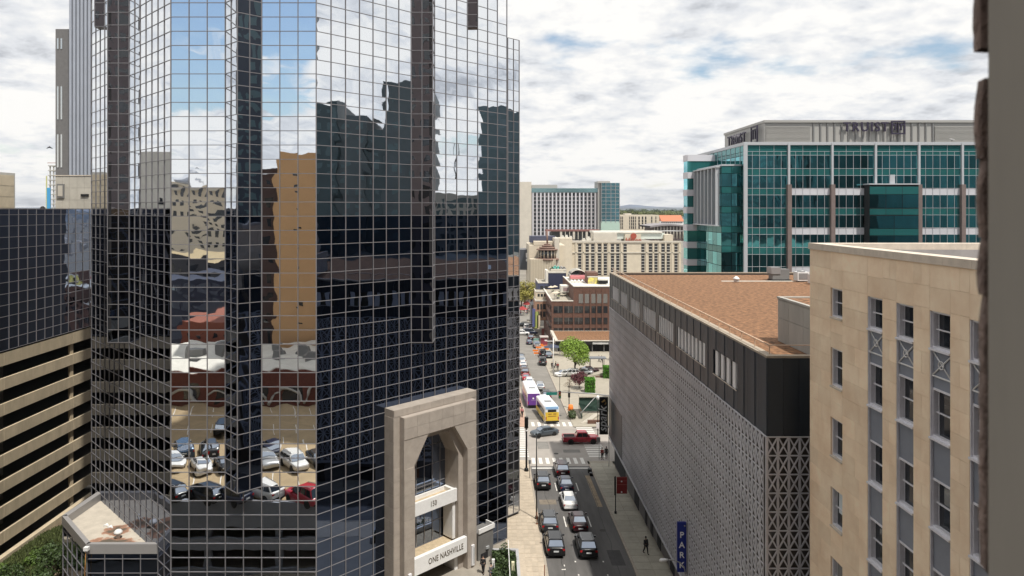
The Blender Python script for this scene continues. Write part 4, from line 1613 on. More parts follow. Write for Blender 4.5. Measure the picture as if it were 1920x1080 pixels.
hotel = tower_block('hotel_tower', 'brown grey hotel tower the picture was taken from', -21.5, 34, -45, -5.5, -2, 89, mat('hotel_wall', (.115, .092, .095), .8, var=.06, nscale=.3), 'NW', pitch=3.4, wh=1.7, ww=1.5, fl=3.4)
tower_block('tall_grey_tower', 'tall brown grey tower standing to the left behind the deck', -92, -65.6, -20, -9, -2, 95, mat('tower_grey', (.10, .082, .088), .8, var=.08, nscale=.3), 'N', pitch=3.6, wh=1.6, ww=2.2)
dome = tower_block('cream_hotel', 'cream old hotel with rows of paired windows behind the photographer', -128, -84, -160, -130, 0, 44, M_cream, 'N', pitch=2.9, wh=2.0, ww=1.35, fl=3.7, zfrom=18)
part('cupola', MB().tube([(-112, -140, 44), (-112, -140, 46.5), (-112, -140, 48.5)], [3.6, 3.6, .6], 12), M_slate, dome)
part('cornice', MB().box(-129, -83, -131, -129.2, 42.2, 43.2), M_cream2, dome)
tower_block('brown_roof_block', 'low dark block with a tan gravel roof behind the photographer', -110, -66, -112, -80, 0, 21.5, mat('dk', (.05, .05, .06), .8), 'N', roofm=mat('tan_gravel', (.33, .26, .15), .9, var=.2), pitch=4)
tower_block('navy_block', 'navy glass block behind the white roofed store', -90, -60, -70, -52, 0, 18.5, mat('navy_wall', (.016, .024, .055), .4), 'N', pitch=3, wh=1.8, ww=2.4, wm=mat('navy_glass', (.25, .33, .42), .05, 1.0))
tower_block('red_brick_block', 'red brick block with arched windows behind the white roof', -59, -48.5, -36, -14, 0, 14.2, mat('red_wall', (.24, .075, .045), .85, var=.1), 'N', pitch=2.6, wh=1.2, ww=.9, fl=3.2)
# to the right, mirrored in the right slanting face
M_bg1 = mat('blue_green_facade', (0.024, 0.052, 0.066), .45, var=.2, nscale=.25)
M_bg2 = mat('slate_facade', (0.045, 0.068, 0.082), .5, var=.2, nscale=.2)
GW = mat('dim_window', (.050, .095, .115), .35)
tower_block('dark_tower', 'dark blue green tower with small windows far to the right', 112, 150, 20, 34, -8, 64.0, M_bg1, 'W', wm=GW, pitch=3.0, fl=3.5)
tower_block('dark_tower_annex', 'lower slate coloured shoulder of the dark tower', 113, 150, 34.1, 41.5, -8, 60.5, M_bg2, 'W', wm=GW, pitch=3.0, fl=3.5)
tower_block('dark_slab', 'dark low slab between the two dark towers', 114, 150, 41.6, 46.2, -8, 56.8, M_bg1, 'W', wm=GW, pitch=2.4, fl=3.5)
tower_block('dark_plant_tower', 'blank dark upright plant tower on the right', 113.5, 150, 46.3, 58.0, -8, 69.6, M_bg2, 'W', wm=GW, pitch=4, fl=6, zfrom=0)
tower_block('white_framed_block', 'block with white framed windows far to the right', 128, 160, 58.4, 71.4, -8, 39.5, mat('white_frame_wall', (.42, .42, .40), .8), 'W', wm=GW, pitch=2.0, ww=1.3, wh=2.6, fl=3.4, zfrom=20)
ant = solo('antenna', MB().tube([(135, 64.5, 39.6), (135, 64.5, 48), (135, 64.5, 58)], [.5, .25, .05], 6), M_pdark, 'thin pointed antenna on the white framed block', 'antenna')
tower_block('blue_glass_slab', 'tall blue grey slab at the end of the row on the right', 120, 160, 71.8, 99, -8, 64, mat('blue_slab', (.06, .105, .13), .4, var=.2, nscale=.15), 'W', wm=GW, pitch=2.6, ww=1.8, fl=3.5)
tower_block('black_tower', 'very tall navy tower off to the right', 112, 150, -60, 19.0, -8, 118, mat('navy_facade', (.012, .022, .042), .4), 'WN', wm=GW, pitch=4.4, fl=4, wh=2, ww=3, zfrom=20)
tower_block('dark_hall', 'dark broad hall beside the gravel roofed garage', 66, 108, 10, 100, -8, 24, mat('hall_wall', (.035, .045, .05), .6, var=.3, nscale=.2), 'W', wm=GW, pitch=3.2, fl=3.6, zfrom=2, roofm=mat('hall_roof', (.10, .105, .10), .9, var=.3))
tower_block('south_tower', 'dark tower mirrored in the teal glass block', 64, 92, -60, -10, -8, 47, mat('south_wall', (.16, .19, .20), .6), 'N', wm=GW, pitch=3, fl=3.6, zfrom=15)
tower_block('south_slab', 'grey slab tower mirrored at the right of the teal block', 124, 180, -70, -30, -8, 60, mat('south_slab_wall', (.10, .13, .14), .6), 'N', wm=GW, pitch=3, fl=3.6, zfrom=15)

# ================================================================== FAR LEFT
kb1 = tower_block('beige_block', 'beige concrete block at the left edge behind the dark glass wing', -95, -75.0, 87, 111.2, -3, 41.2, M_conc_g, 'E', pitch=6, wh=.9, ww=.8, fl=8)
P = Pieces('wall_panel', kb1, 200)
for i in range(6):
    for k in range(5):
        P.add(ubox(mat('beige_panel', (.50, .43, .32), .85, var=.12, nscale=.8, rv=.06)), tm((-74.97, 88.9 + i * 4.0 + (k % 2) * .0, 40 - k * 1.7), .08, 3.92, 1.62))
P.flush()
tower_block('beige_block_annex', 'taller grey part of the beige block, out of the frame', -95, -75.02, 58, 86.9, -3, 44.3, M_conc_g, 'E', pitch=6, wh=.9, ww=.8, fl=8)
pb_ = thing('concrete_plant_room', 'pale concrete block with one recessed opening on the roofline at the left', 'plant room', px(135, 395, 112))
A0, A1 = px(104, 330, 112), px(172, 395, 112)
part('wall', MB().box(A0.x, A1.x + 6, 112, 126, 20, A0.z), M_conc_g, pb_)
P = Pieces('wall_panel', pb_)
for i in range(5):
    for k in range(3):
        w = (A1.x - A0.x) / 5
        P.add(ubox(mat('pale_panel', (.50, .47, .41), .85, var=.1, nscale=.8, rv=.05)), tm((A0.x + (i + .5) * w, 111.97, A0.z - .95 - k * 1.9), w - .03, .08, 1.86))
P.flush()
part('coping', MB().box(A0.x - .1, A1.x + 6, 111.85, 126, A0.z, A0.z + .15), M_lime2, pb_)
q = px(115, 358, 112)
part('opening', MB().box(q.x - .6, q.x + .55, 111.75, 111.93, q.z - 1.1, q.z + 1.1), M_pdark, pb_)
part('panel', MB().box(q.x - .4, q.x + .35, 111.7, 111.75, q.z - .85, q.z + .85), M_cream2, pb_)
q = px(160, 366, 112)
part('vent', MB().box(q.x - .6, q.x + .6, 111.75, 111.93, q.z - .18, q.z + .18), M_dark, pb_)
solo('roof_silhouette', MB().tube([px(80, 395, 99.2), px(80, 389, 99.2), px(80, 386.5, 99.2)], [.35, .3, .12], 8), M_black, 'small dark roof cowl on the left roofline', 'roof cowl')
# striped tower
Yt = 200.0
stp = thing('ribbed_tower', 'tall tower with closely spaced grey concave ribs rising out of the frame at the left', 'office tower', px(150, 470, Yt))
a, b = px(130, 0, Yt).x, px(190, 0, Yt).x
ztt = 105
part('wall', MB().box(a, b + 8, Yt + .6, Yt + 25, -5, ztt), mat('rib_shadow', (.07, .08, .10), .6), stp)
P = Pieces('rib', stp)
M_rib = mat('rib_grey', (.40, .43, .49), .45, .2, var=.05, nscale=.2)
n = 16
ribme = MB()
ribme.prism([(-.5, .5)] + [(-.5 + k / 6, .0 - .5 * math.sin(k / 6 * math.pi) * -.6 - .35) for k in range(7)] + [(.5, .5)], -.5, .5)
rme = fixed(ribme.mesh('rib', M_rib))
for i in range(n):
    w = (b + 8 - a) / n
    P.add(rme, tm((a + (i + .5) * w, Yt, (ztt - 5) / 2), w * .66, 1.2, ztt + 5))
P.flush()
lp = px(112, 55, 206)
sp2 = part('side_slab', MB().box(lp.x, a - .3, 204, 226, -5, px(0, 56, 205).z), mat('slab_brown', (.15, .145, .145), .7, var=.1), stp)
for k in range(4):
    for i in range(2):
        z1_ = px(0, 72 + k * 90, 204).z
        z0_ = px(0, 72 + k * 90 + (20 if k == 0 else 62), 204).z
        xw = lp.x + .5 + i * 1.05
        put('window', MB().box(xw, xw + .45, 203.86, 203.98, z0_, z1_).mesh('window', mat('pale_window', (.62, .62, .60), .2, .6)), sp2, Matrix.Identity(4))
# tower under construction
Yc = 300.0
uc = thing('unfinished_tower', 'unfinished tower with open grey floors and a blue hoarding at the left horizon', 'building', px(98, 420, Yc))
cx0, cx1 = px(90, 0, Yc).x, px(114, 0, Yc).x
for k in range(9):
    z = px(0, 310 + k * 9, Yc).z
    part('floor_slab', MB().box(cx0, cx1, Yc, Yc + 12, z - .35, z), M_conc_g, uc)
    for i in range(4):
        part('column', MB().box(cx0 + .4 + i * 1.5, cx0 + .8 + i * 1.5, Yc + .3, Yc + .7, z - 2.05, z - .36), M_conc_g, uc)
part('core', MB().box(cx0 + 1.5, cx1, Yc + 3, Yc + 12, -10, px(0, 312, Yc).z), M_pdark, uc)
part('hoarding', MB().box(cx0 - .2, cx0 + 1.2, Yc - .5, Yc - .1, -10, px(0, 352, Yc).z), mat('hoarding_blue', (.06, .32, .60), .5), uc)
part('hoarding', MB().box(cx0 - .6, cx0 - .25, Yc - .5, Yc - .1, -10, px(0, 330, Yc).z), mat('hoarding_yellow', (.55, .55, .25), .6), uc)
part('crane_boom', MB().box(cx0, cx1, Yc - .4, Yc - .1, px(0, 306, Yc).z, px(0, 305, Yc).z), mat('boom_red', (.35, .16, .12), .6), uc)
for q in ((92, 277), (47, 273)):
    pass

# ================================================================== MIDDLE DISTANCE
def fpx(name, m, x0, x1, y0, y1, Y, depth, parent=None):
    """box whose front, at distance Y, covers the pixel rectangle"""
    a, b = px(x0, y1, Y), px(x1, y0, Y)
    return part(name, MB().box(a.x, b.x, Y, Y + depth, a.z, b.z), m, parent)


def fwins(parent, m, cols, rows, Y, off=.06, name='window', limit=300):
    P = Pieces(name, parent, limit)
    for x0, x1 in cols:
        for y0, y1 in rows:
            a, b = px(x0, y1, Y), px(x1, y0, Y)
            P.box(m, ((a.x + b.x) / 2, Y - off / 2 + .01, (a.z + b.z) / 2), b.x - a.x, off + .02, b.z - a.z)
    P.flush()


# ---- brown brick corner building with the awning
Yb = 223.0
bb = thing('brick_corner_building', 'brown brick loft building with large dark windows and a rooftop terrace', 'building', px(1085, 640, Yb))
q19 = px(1034.5, 0, Yb).x
a, b = px(1034.5, 645, Yb), px(1215, 565, Yb)
part('wall', MB().box(a.x, px(1075.5, 0, Yb).x, Yb, Yb + 34, a.z - 2, b.z).box(px(1075.5, 0, Yb).x, b.x, Yb, Yb + 34, a.z - 2, px(0, 538, Yb).z), M_brick, bb)
part('coping', MB().box(a.x - .15, px(1075, 0, Yb).x, Yb - .15, Yb + .35, b.z, b.z + .28).box(a.x - .15, a.x + .3, Yb + .35, Yb + 34, b.z, b.z + .28)
     .box(px(1075.3, 0, Yb).x, b.x, Yb - .15, Yb + .3, px(0, 538, Yb).z, px(0, 536.4, Yb).z).box(px(1075.3, 0, Yb).x, px(1075.3, 0, Yb).x + .4, Yb + .3, Yb + 34, px(0, 538, Yb).z, px(0, 536.4, Yb).z), M_roofw, bb)
part('terrace', MB().box(a.x + .3, px(1075, 0, Yb).x, Yb + .35, Yb + 33, b.z - .4, b.z + .04), M_side, bb)
part('roof', MB().box(px(1077, 0, Yb).x, b.x - .2, Yb + .35, Yb + 33, px(0, 538, Yb).z, px(0, 538, Yb).z + .05), M_roofw, bb)
big = [(1038, 1055), (1058, 1074), (1077, 1093)]
small = [(1096.5, 1105.5), (1109, 1117), (1120, 1128), (1131.5, 1139)]
rowsb = [(574, 587), (595.5, 608), (615, 622)]
fwins(bb, M_pane_dk, big + small, rowsb, Yb)
fwins(bb, M_pane, [(1085, 1093), (1096.5, 1104.5), (1108.5, 1116.5), (1119.5, 1127.5), (1131, 1139)], [(551, 568.5)], Yb)
fwins(bb, M_pdark, [((x0 + x1) / 2 - .35, (x0 + x1) / 2 + .35) for x0, x1 in big], rowsb, Yb, .12, 'window_bar')
P = Pieces('brick_pilaster', bb)
for x0, x1 in ((1034.7, 1037.6), (1055.4, 1057.6), (1074.4, 1076.6), (1093.4, 1096), (1106, 1108.6), (1117.4, 1119.6), (1128.4, 1131)):
    a2, b2 = px(x0, 622, Yb), px(x1, 541 if x0 > 1076 else 568, Yb)
    P.box(M_brick, ((a2.x + b2.x) / 2, Yb - .12, (a2.z + b2.z) / 2), b2.x - a2.x, .24, b2.z - a2.z)
P.flush()
sw = Pieces('window', bb)
for i in range(6):
    for k in range(3):
        zc2 = px(0, (581, 601.5, 620)[k], Yb).z
        sw.box(M_pane_dk, (q19 - .03, Yb + 3.4 + i * 5.2, zc2), .12, 2.6, 1.9)
sw.flush()
# rooftop things on the brick building
Yr = 232
tk = thing('yellow_mural_cabin', 'rooftop cabin with a brick top and a yellow mural panel', 'roof cabin', px(1112, 537, Yr))
fpx('wall', M_brick, 1101, 1121, 511, 540, Yr, 6, tk)
fpx('mural', mat('mural_yellow', (.70, .62, .10), .7, var=.35, nscale=1.2, col2=(.62, .52, .35)), 1102.5, 1120, 520, 535, Yr - .12, .1, tk)
fpx('cornice', M_roofw, 1101, 1122, 518, 520, Yr - .2, .2, tk)
un = thing('roof_unit', 'black slatted roof unit on the white roof right of the yellow mural', 'air conditioner', px(1131, 531, 230))
fpx('casing', M_black, 1122.5, 1140, 526, 531.5, 230, 3, un)
fpx('top', M_roofw, 1122, 1140.5, 523.5, 525.8, 230, 3, un)
dm = thing('glass_dome', 'rooftop bar with a grey vaulted glass dome and a pink awning', 'rooftop bar', px(1084, 530, 245))
c_ = px(1083, 519, 245)
rows = []
for i in range(9):
    th = math.pi * i / 8
    rows.append([(c_.x - 2.9 * math.cos(th), 243 + 7 * j, c_.z + 2.5 * math.sin(th)) for j in (0, 1)])
mb = MB().grid(rows, True)
b0_ = len(mb.v)
mb.v += [tuple(r[0]) for r in rows]
mb.face([b0_ + i for i in range(9)])
part('vault', mb, M_pane, dm)
P = Pieces('rib', dm)
for i in range(5):
    pts = [(c_.x - 2.95 * math.cos(math.pi * k / 8), 243 + i * 1.7, c_.z + 2.55 * math.sin(math.pi * k / 8)) for k in range(9)]
    part('rib', MB().tube(pts, .09, 5), M_roofw, dm)
fpx('awning', mat('awning_pink', (.62, .22, .23), .8), 1070, 1100, 518, 523, 240, 3, dm)
fpx('wall', M_cream, 1070, 1101, 523, 537, 241, 6, dm)
for i, x in enumerate((1072, 1078, 1085, 1092)):
    solo('parasol', MB().tube([px(x, 531, 236), px(x, 526, 236)], .06, 5).tube([px(x, 527, 236), px(x, 525.6, 236), px(x, 524.2, 236)], [.55, .5, .05], 8), M_white, ('white parasol', 'white parasol')[0] + (' at the terrace corner nearest the street', ' second along the white roof edge', ' third along the white roof edge', ' beside the yellow mural cabin')[i], 'parasol', 'parasols on the white roof')
# terrace of the lower roof: planters, tables, parasols
rnt = random.Random(8)
for i in range(16):
    x, y = q19 + 1.0 + rnt.random() * 5.6, Yb + 1.5 + rnt.random() * 22
    k = i % 4
    z = px(0, 565, Yb).z + .04
    if k == 0:
        o = thing('terrace_planter', 'planter with green shrub on the brick terrace ' + ('nearest the street corner', 'beside the pale tables', 'by the navy block', 'in the middle of the far half')[i // 4], 'planter', (x, y, z), 0, 'planters on the brick terrace')
        part('box', MB().box(-.4, .4, -.4, .4, 0, .6), M_pdark, o, world=False)
        mb = MB()
        for _ in range(60):
            p = Vector((rnt.gauss(0, .25), rnt.gauss(0, .25), .9 + rnt.gauss(0, .25)))
            d = Vector((rnt.gauss(0, .12), rnt.gauss(0, .12), rnt.gauss(0, .12)))
            e_ = Vector((rnt.gauss(0, .12), rnt.gauss(0, .12), rnt.gauss(0, .12)))
            b_ = len(mb.v)
            mb.v += [tuple(p), tuple(p + d), tuple(p + e_)]
            mb.face([b_, b_ + 1, b_ + 2])
        part('foliage', mb, M_green, o, world=False)
    elif k == 1:
        o = thing('terrace_table', 'small pale round table on the brick terrace ' + ('nearest the camera edge', 'beside a green planter', 'at the inner wall', 'near the navy block')[i // 4], 'table', (x, y, z), 0, 'tables on the brick terrace')
        part('top', MB().tube([(0, 0, .7), (0, 0, .76)], .5, 10), M_cream, o, world=False)
        part('leg', MB().tube([(0, 0, 0), (0, 0, .7)], .06, 6), M_black, o, world=False)
    elif k == 2:
        o = thing('terrace_parasol', 'pale square parasol open on the brick terrace ' + ('nearest the parapet corner', 'over the middle tables', 'beside the taller brick part', 'at the rear edge')[i // 4], 'parasol', (x, y, z), 0, 'parasols on the brick terrace')
        part('pole', MB().tube([(0, 0, 0), (0, 0, 2.2)], .04, 6), M_black, o, world=False)
        part('canopy', MB().tube([(0, 0, 2.0), (0, 0, 2.1), (0, 0, 2.6)], [1.1, 1.08, .05], 4, False), M_cream, o, world=False)
    else:
        o = thing('terrace_chair', 'dark chair on the brick terrace ' + ('by the front parapet', 'beside the pale parasol', 'next to a green planter', 'at the rear edge')[i // 4], 'chair', (x, y, z), rnt.random() * 6, 'chairs on the brick terrace')
        part('seat', MB().box(-.22, .22, -.22, .22, .42, .47), M_black, o, world=False)
        part('backrest', MB().box(-.22, .22, .19, .22, .47, .9), M_black, o, world=False)
        for sx_ in (-1, 1):
            for sy_ in (-1, 1):
                part('leg', MB().tube([(sx_ * .19, sy_ * .19, 0), (sx_ * .19, sy_ * .19, .42)], .02, 4), M_black, o, world=False)
# awning hall in front of the brick building
Ya = 205.0
ah = thing('awning_hall', 'low black shopfront with a flat tan gravel canopy roof below the brick building', 'shopfront', px(1090, 660, Ya))
za = px(0, 640, Ya).z
xa_ = px(1041, 0, Ya).x
part('canopy', MB().box(xa_, 60, Ya, Yb - .2, za - .8, za), M_cream2, ah)
part('canopy_roof', MB().box(xa_ + 1.0, 60, Ya + .9, Yb - 1.2, za, za + .1), M_gravel, ah)
part('canopy_edge', MB().box(xa_, 60, Ya - .05, Ya + .6, za, za + .22).box(xa_, xa_ + .7, Ya + .6, Yb - .3, za, za + .22), M_cream2, ah)
part('fascia', MB().box(xa_, 60, Ya - .15, Ya - .06, za - 1.0, za - .02), M_black_s, ah)
part('shop_wall', MB().box(xa_ + 1, 60, Ya + 1.2, Yb - .4, rz(Ya), za - .8), M_dark, ah)
P = Pieces('post', ah)
for i in range(8):
    P.box(M_pdark, (xa_ + .6 + i * 3.4, Ya + .3, (rz(Ya) + za) / 2 - .4), .22, .22, za - rz(Ya) - .8)
P.flush()
rl = random.Random(2)
for xs_, m_ in ((list(range(1055, 1070, 2)), mat('neon_red', (.65, .12, .08), .4)), (list(range(1112, 1142, 2)), M_wtxt)):
    P = Pieces('fascia_letter', ah)
    for x in xs_:
        c = px(x, 644.2, Ya - .2)
        h = .42 + .12 * rl.random()
        P.box(m_, (c.x, Ya - .2, c.z + .05), .2, .08, h)
    P.flush()
o = solo('corner_tent', MB().prism([(-2.4, -1.6), (2.4, -1.6), (2.4, 1.6), (-2.4, 1.6)], 0, .1).tube([(0, 0, .1), (0, 0, .9)], [2.2, .1], 4, False), mat('tent_blue', (.05, .06, .10), .7), 'dark blue tent roof beside the canopy corner', 'tent', M=Matrix.Translation((px(1036, 652, 200).x, 199.5, rz(200) + 2.4)))
for sx_ in (-2, 2):
    for sy_ in (-1.4, 1.4):
        part('pole', MB().tube([(sx_, sy_, -2.4), (sx_, sy_, 0)], .05, 5), M_grey, o, world=False)

# ---- row of buildings farther down the street, right side
def strip_building(name, label, x0, x1, ytop, ybot, Y, depth, m, cols=None, rows=None, wm=M_pane_dk, roof=None, cat='building'):
    r = thing(name, label, cat, px((x0 + x1) / 2, ybot, Y))
    fpx('wall', m, x0, x1, ytop, ybot, Y, depth, r)
    if roof:
        a, b = px(x0, 0, Y), px(x1, 0, Y)
        zt = px(0, ytop, Y).z
        part('roof', MB().box(a.x + .2, b.x - .2, Y + .2, Y + depth - .2, zt, zt + .08), roof, r)
        part('parapet', MB().box(a.x, b.x, Y - .1, Y + .2, zt, zt + .5).box(a.x, a.x + .2, Y + .2, Y + depth, zt, zt + .5), M_roofw, r)
    if cols:
        fwins(r, wm, cols, rows, Y)
    return r


M_navy = mat('navy_render', (.030, .036, .075), .7)
strip_building('navy_billboard_building', 'plain dark navy block with a white stepped side behind the terrace', 1028, 1061.5, 512, 556, 262, 14, M_navy, roof=M_side)
strip_building('navy_annex', 'lower navy building with a pale parapet next to the navy block', 1008.5, 1028, 531, 556, 258, 14, mat('navy_dull', (.06, .07, .13), .7), [(1013, 1019), (1021, 1027)], [(536, 544)], roof=M_side)
strip_building('white_side_block', 'narrow white rendered stair block against the navy block', 1023.5, 1027.8, 507, 531, 261, 6, M_roofw)
strip_building('cream_arch_building', 'cream street front with dark arched openings below the navy annex', 1004, 1026, 548, 571, 250, 8, M_cream, [(1008, 1012), (1014, 1018), (1020, 1024)], [(551, 556)], roof=M_side)
strip_building('tan_street_front', 'tan brick street front with two rows of dark windows', 1003.5, 1034, 565, 600, 246, 10, mat('tan_brick', (.36, .22, .15), .85, var=.15, nscale=1), [(1007, 1011), (1013, 1016), (1018, 1023), (1026, 1030)], [(570, 580), (584, 594)], roof=M_side)
strip_building('dark_street_front', 'narrow dark street front with a tall blue grey sign', 996, 1005, 572, 606, 262, 10, M_pdark, [(998, 1003)], [(576, 600)], wm=mat('sign_blue_grey', (.12, .14, .25), .5))
strip_building('beige_stair_block', 'small beige stair block with a pale door on the terrace', 1052, 1071, 536, 548, 236, 5, M_roofw, [(1056, 1066)], [(539, 546)], wm=mat('mauve_panel', (.30, .22, .22), .7))
strip_building('shop_block', 'cream shop block with teal and grey roof plant seen over the terrace', 1033, 1062, 505, 513, 270, 8, M_cream2)
for i, (x, y_, m_) in enumerate(((1036, 506, M_green2), (1041, 504, mat('teal_tarp', (.12, .42, .36), .6)), (1047, 505, mat('teal_tarp', (.12, .42, .36), .6)), (1053, 505, M_grey), (1058, 506, M_pdark))):
    c = px(x, y_, 272)
    solo('roof_plant', MB().box(c.x - .9, c.x + .7, 272, 273.5, c.z - .6, c.z + .7).tube([(c.x, 272.6, c.z + .7), (c.x, 272.6, c.z + 1.2)], .35, 8), m_, ('dark green plant box at the street end of the navy roof', 'teal covered plant box left of its twin on the navy roof', 'teal covered plant box right of its twin on the navy roof', 'light grey plant box on the navy roof', 'dark grey plant box by the terrace end of the navy roof')[i], 'roof plant')
# concert hall with stepped rotunda
Yh = 360.0
hh = thing('rotunda_hall', 'cream hall with a stepped round pavilion and copper mast on its roof', 'hall', px(1020, 540, Yh))
fpx('wall', M_cream, 992, 1060, 460, 535, Yh, 30, hh)
fpx('upper_wall', M_cream, 1001.5, 1041, 452.8, 460, Yh - .1, 30, hh)
fpx('side_block', M_cream2, 1040, 1049, 447, 500, Yh - 5, 30, hh)
fpx('roof_screen', mat('screen_navy', (.055, .06, .10), .6), 994, 1041, 443, 455, Yh + 8, 10, hh)
fpx('fluted_wall', mat('fluted_cream', (.52, .46, .36), .85), 994, 1041, 486, 530, Yh - 9, 8, hh)
P = Pieces('flute', hh)
for i in range(16):
    c = px(996 + i * 3, 508, Yh - 9)
    P.box(M_cream, (c.x, Yh - 9.15, c.z), .32, .3, 44 * (Yh - 9) / F)
P.flush()
cc = px(1027, 480, Yh - 4)
M_cop = mat('copper_brown', (.24, .15, .12), .6)


def disc(name, x, y0, y1, r, Y, m, parent, n=20):
    a, b = px(x, y1, Y), px(x, y0, Y)
    return part(name, MB().tube([(a.x, Y, a.z), (a.x, Y, b.z)], r * Y / F, n), m, parent)


disc('drum', 1026, 468, 484, 15, Yh - 4, M_pane_dk, hh)
disc('roof_tier', 1026, 466.5, 468.6, 20, Yh - 4, M_cop, hh)
disc('roof_tier', 1026, 463, 465.6, 15, Yh - 4, M_cop, hh)
disc('roof_tier', 1026, 459.5, 462, 10, Yh - 4, M_cop, hh)
disc('roof_tier', 1026, 457, 459, 6, Yh - 4, M_cop, hh)
disc('mast', 1026, 433, 457, 1.6, Yh - 4, M_cop, hh, 8)
disc('base_ring', 1026, 484, 487, 22, Yh - 4, M_cop, hh)
for i in range(7):
    w = math.pi + math.pi * (i + .5) / 7
    c = px(1026, 476, Yh - 4)
    part('pillar', MB().tube([(c.x + 4.25 * math.cos(w), Yh - 4 + 4.25 * math.sin(w), c.z - 2.1), (c.x + 4.25 * math.cos(w), Yh - 4 + 4.25 * math.sin(w), c.z + 2.1)], .3, 6), M_cream, hh)
strip_building('glass_corner', 'dark glazed corner building with a white scroll sign at the street end', 975, 993, 468, 506, 380, 15, mat('dark_glaze', (.07, .08, .10), .3), [(986, 988.5), (989.5, 991.5)], [(474, 483), (485, 490)], wm=M_white)

# ---- the cream hotel with the red emblem
Yi = 470.0
hi = thing('cream_hotel_block', 'long cream hotel with narrow dark window columns and a red emblem sign', 'hotel', px(1160, 520, Yi))
fpx('wall', M_cream, 1038.5, 1277, 455, 560, Yi, 30, hi)
fpx('wing_wall', M_cream, 1050, 1073, 447, 560, Yi - 2, 20, hi)
fpx('upper_block', M_cream2, 1113, 1157, 437, 455, Yi + 2, 14, hi)
fpx('upper_block', M_cream, 1172, 1202, 439, 455, Yi + .5, 14, hi)
fpx('upper_block', M_cream, 1246, 1262, 440, 455, Yi + .5, 14, hi)
fpx('white_roof', M_roofw, 1113, 1242, 434, 437.2, Yi + 3, 20, hi)
fpx('white_roof', mat('pale_green_roof', (.62, .68, .64), .6), 1157, 1246, 437.4, 448, Yi + 4, 12, hi)
fpx('string_course', M_cream2, 1038, 1277.4, 472.8, 474.6, Yi - .5, .5, hi)
fpx('parapet', M_cream2, 1038, 1277.4, 451.6, 454.8, Yi - .6, .6, hi)
cols_h = [1087, 1101, 1111.5, 1124, 1135, 1148.5, 1158.5, 1172, 1205.5, 1219.5, 1230, 1243, 1253, 1267.5]
fwins(hi, M_dark, [(c - 3, c + 3) for c in cols_h], [(457.5, 472), (475.5, 508 + 8)], Yi, .12)
fwins(hi, mat('grey_spandrel', (.34, .33, .31), .7), [(c - 2.9, c + 2.9) for c in cols_h], [(461.3 + k * 5.6, 462.9 + k * 5.6) for k in range(10)], Yi - .06, .14, 'spandrel', 160)
P = Pieces('pilaster', hi)
for c in (1080, 1093.5, 1117.5, 1129.5, 1141.5, 1165, 1212, 1224.8, 1236.5, 1248, 1260, 1274):
    a2 = px(c, 500, Yi)
    P.box(M_cream, (a2.x, Yi - .25, px(0, 485, Yi).z), 1.0, .5, 62 * Yi / F)
P.flush()
M_herr = mat('emblem_red', (.36, .07, .04), .5)
c = px(1188, 442.5, Yi)
part('emblem', MB().tube([(c.x, Yi + .05, c.z), (c.x, Yi + .3, c.z)], 2.0, 20), M_herr, hi)
me = text_mesh('Hilton', 4.2, .15, M_herr, offset=.06)
put('lettering', me, hi, Matrix.Translation((c.x, Yi + .1, px(0, 450.5, Yi).z)) @ Matrix.Rotation(math.radians(90), 4, 'X'))
for i, (x, w, y_) in enumerate(((1052, 6, 445), (1060, 5, 444), (1068, 5, 446), (1092, 6, 450), (1100, 8, 447), (1107, 5, 452))):
    a, b = px(x, y_ + 4, Yi + 4), px(x + w, y_ - 1, Yi + 4)
    solo('roof_plant', MB().box(a.x, b.x, Yi + 4, Yi + 7, a.z, b.z).tube([((a.x + b.x) / 2, Yi + 5, b.z), ((a.x + b.x) / 2, Yi + 5, b.z + .8)], .7, 8), M_roofw, ('white roof plant box at the street corner of the cream hotel', 'white roof plant box second from the street corner of the cream hotel', 'white roof plant box third from the street corner of the cream hotel', 'white roof plant box beside the first window column', 'wide white roof plant box left of the pale upper block', 'small white roof plant box touching the pale upper block')[i], 'roof plant', 'plant on the hotel roof')

# ---- tall slab hotel with the glass tower end
Yo = 600.0
om = thing('slab_hotel', 'tall grey slab hotel with window grid, pale end wall and green glass tower', 'hotel', px(1070, 470, Yo))
fpx('end_wall', M_cream2, 974, 996.5, 341, 560, Yo - 3, 30, om)
fpx('wall', mat('slab_mauve', (.27, .25, .26), .8), 996.5, 1121, 360, 470, Yo, 30, om)
fpx('top_glazing', mat('pale_teal_glazing', (.22, .36, .38), .15, .7), 996.5, 1121, 353, 360.8, Yo - .8, 28, om)
fpx('plant_room', M_pent, 997, 1045, 346.5, 353, Yo + 3, 20, om)
P = Pieces('pier', om)
for i in range(17):
    c = px(999.4 + i * 7.28, 400, Yo)
    P.box(M_band if i < 14 else mat('grey_pier', (.45, .44, .46), .7), (c.x, Yo - .3, (px(0, 361, Yo).z + px(0, 450, Yo).z) / 2), 1.15, .6, 89 * Yo / F)
P.flush()
fwins(om, M_pane_dk, [(1001.2 + i * 7.28, 1005.0 + i * 7.28) for i in range(16)], [(362.5 + k * 7.3, 367.3 + k * 7.3) for k in range(12)], Yo, .1, 'window', 200)
fpx('tower_side', M_pent, 1121, 1127, 341, 450, Yo - 2, 20, om)
gt = fpx('glass_tower', mat('tower_green_glass', (.07, .17, .20), .08, .8, var=.3, nscale=.08), 1127, 1162, 343, 415, Yo - 4, 24, om)
fpx('tower_cap', M_pent, 1121, 1144, 339.5, 343, Yo - 4.2, 20, om)
fpx('tower_base', mat('mint_glass', (.45, .60, .53), .3, .2), 1127, 1162, 415, 436, Yo - 4.2, 24, om)
P = Pieces('tower_mullion', om)
for k in range(10):
    c = px(1144.5, 349 + k * 7, Yo - 4.3)
    P.box(M_grey, (c.x, Yo - 4.3, c.z), 35 * Yo / F, .2, .35)
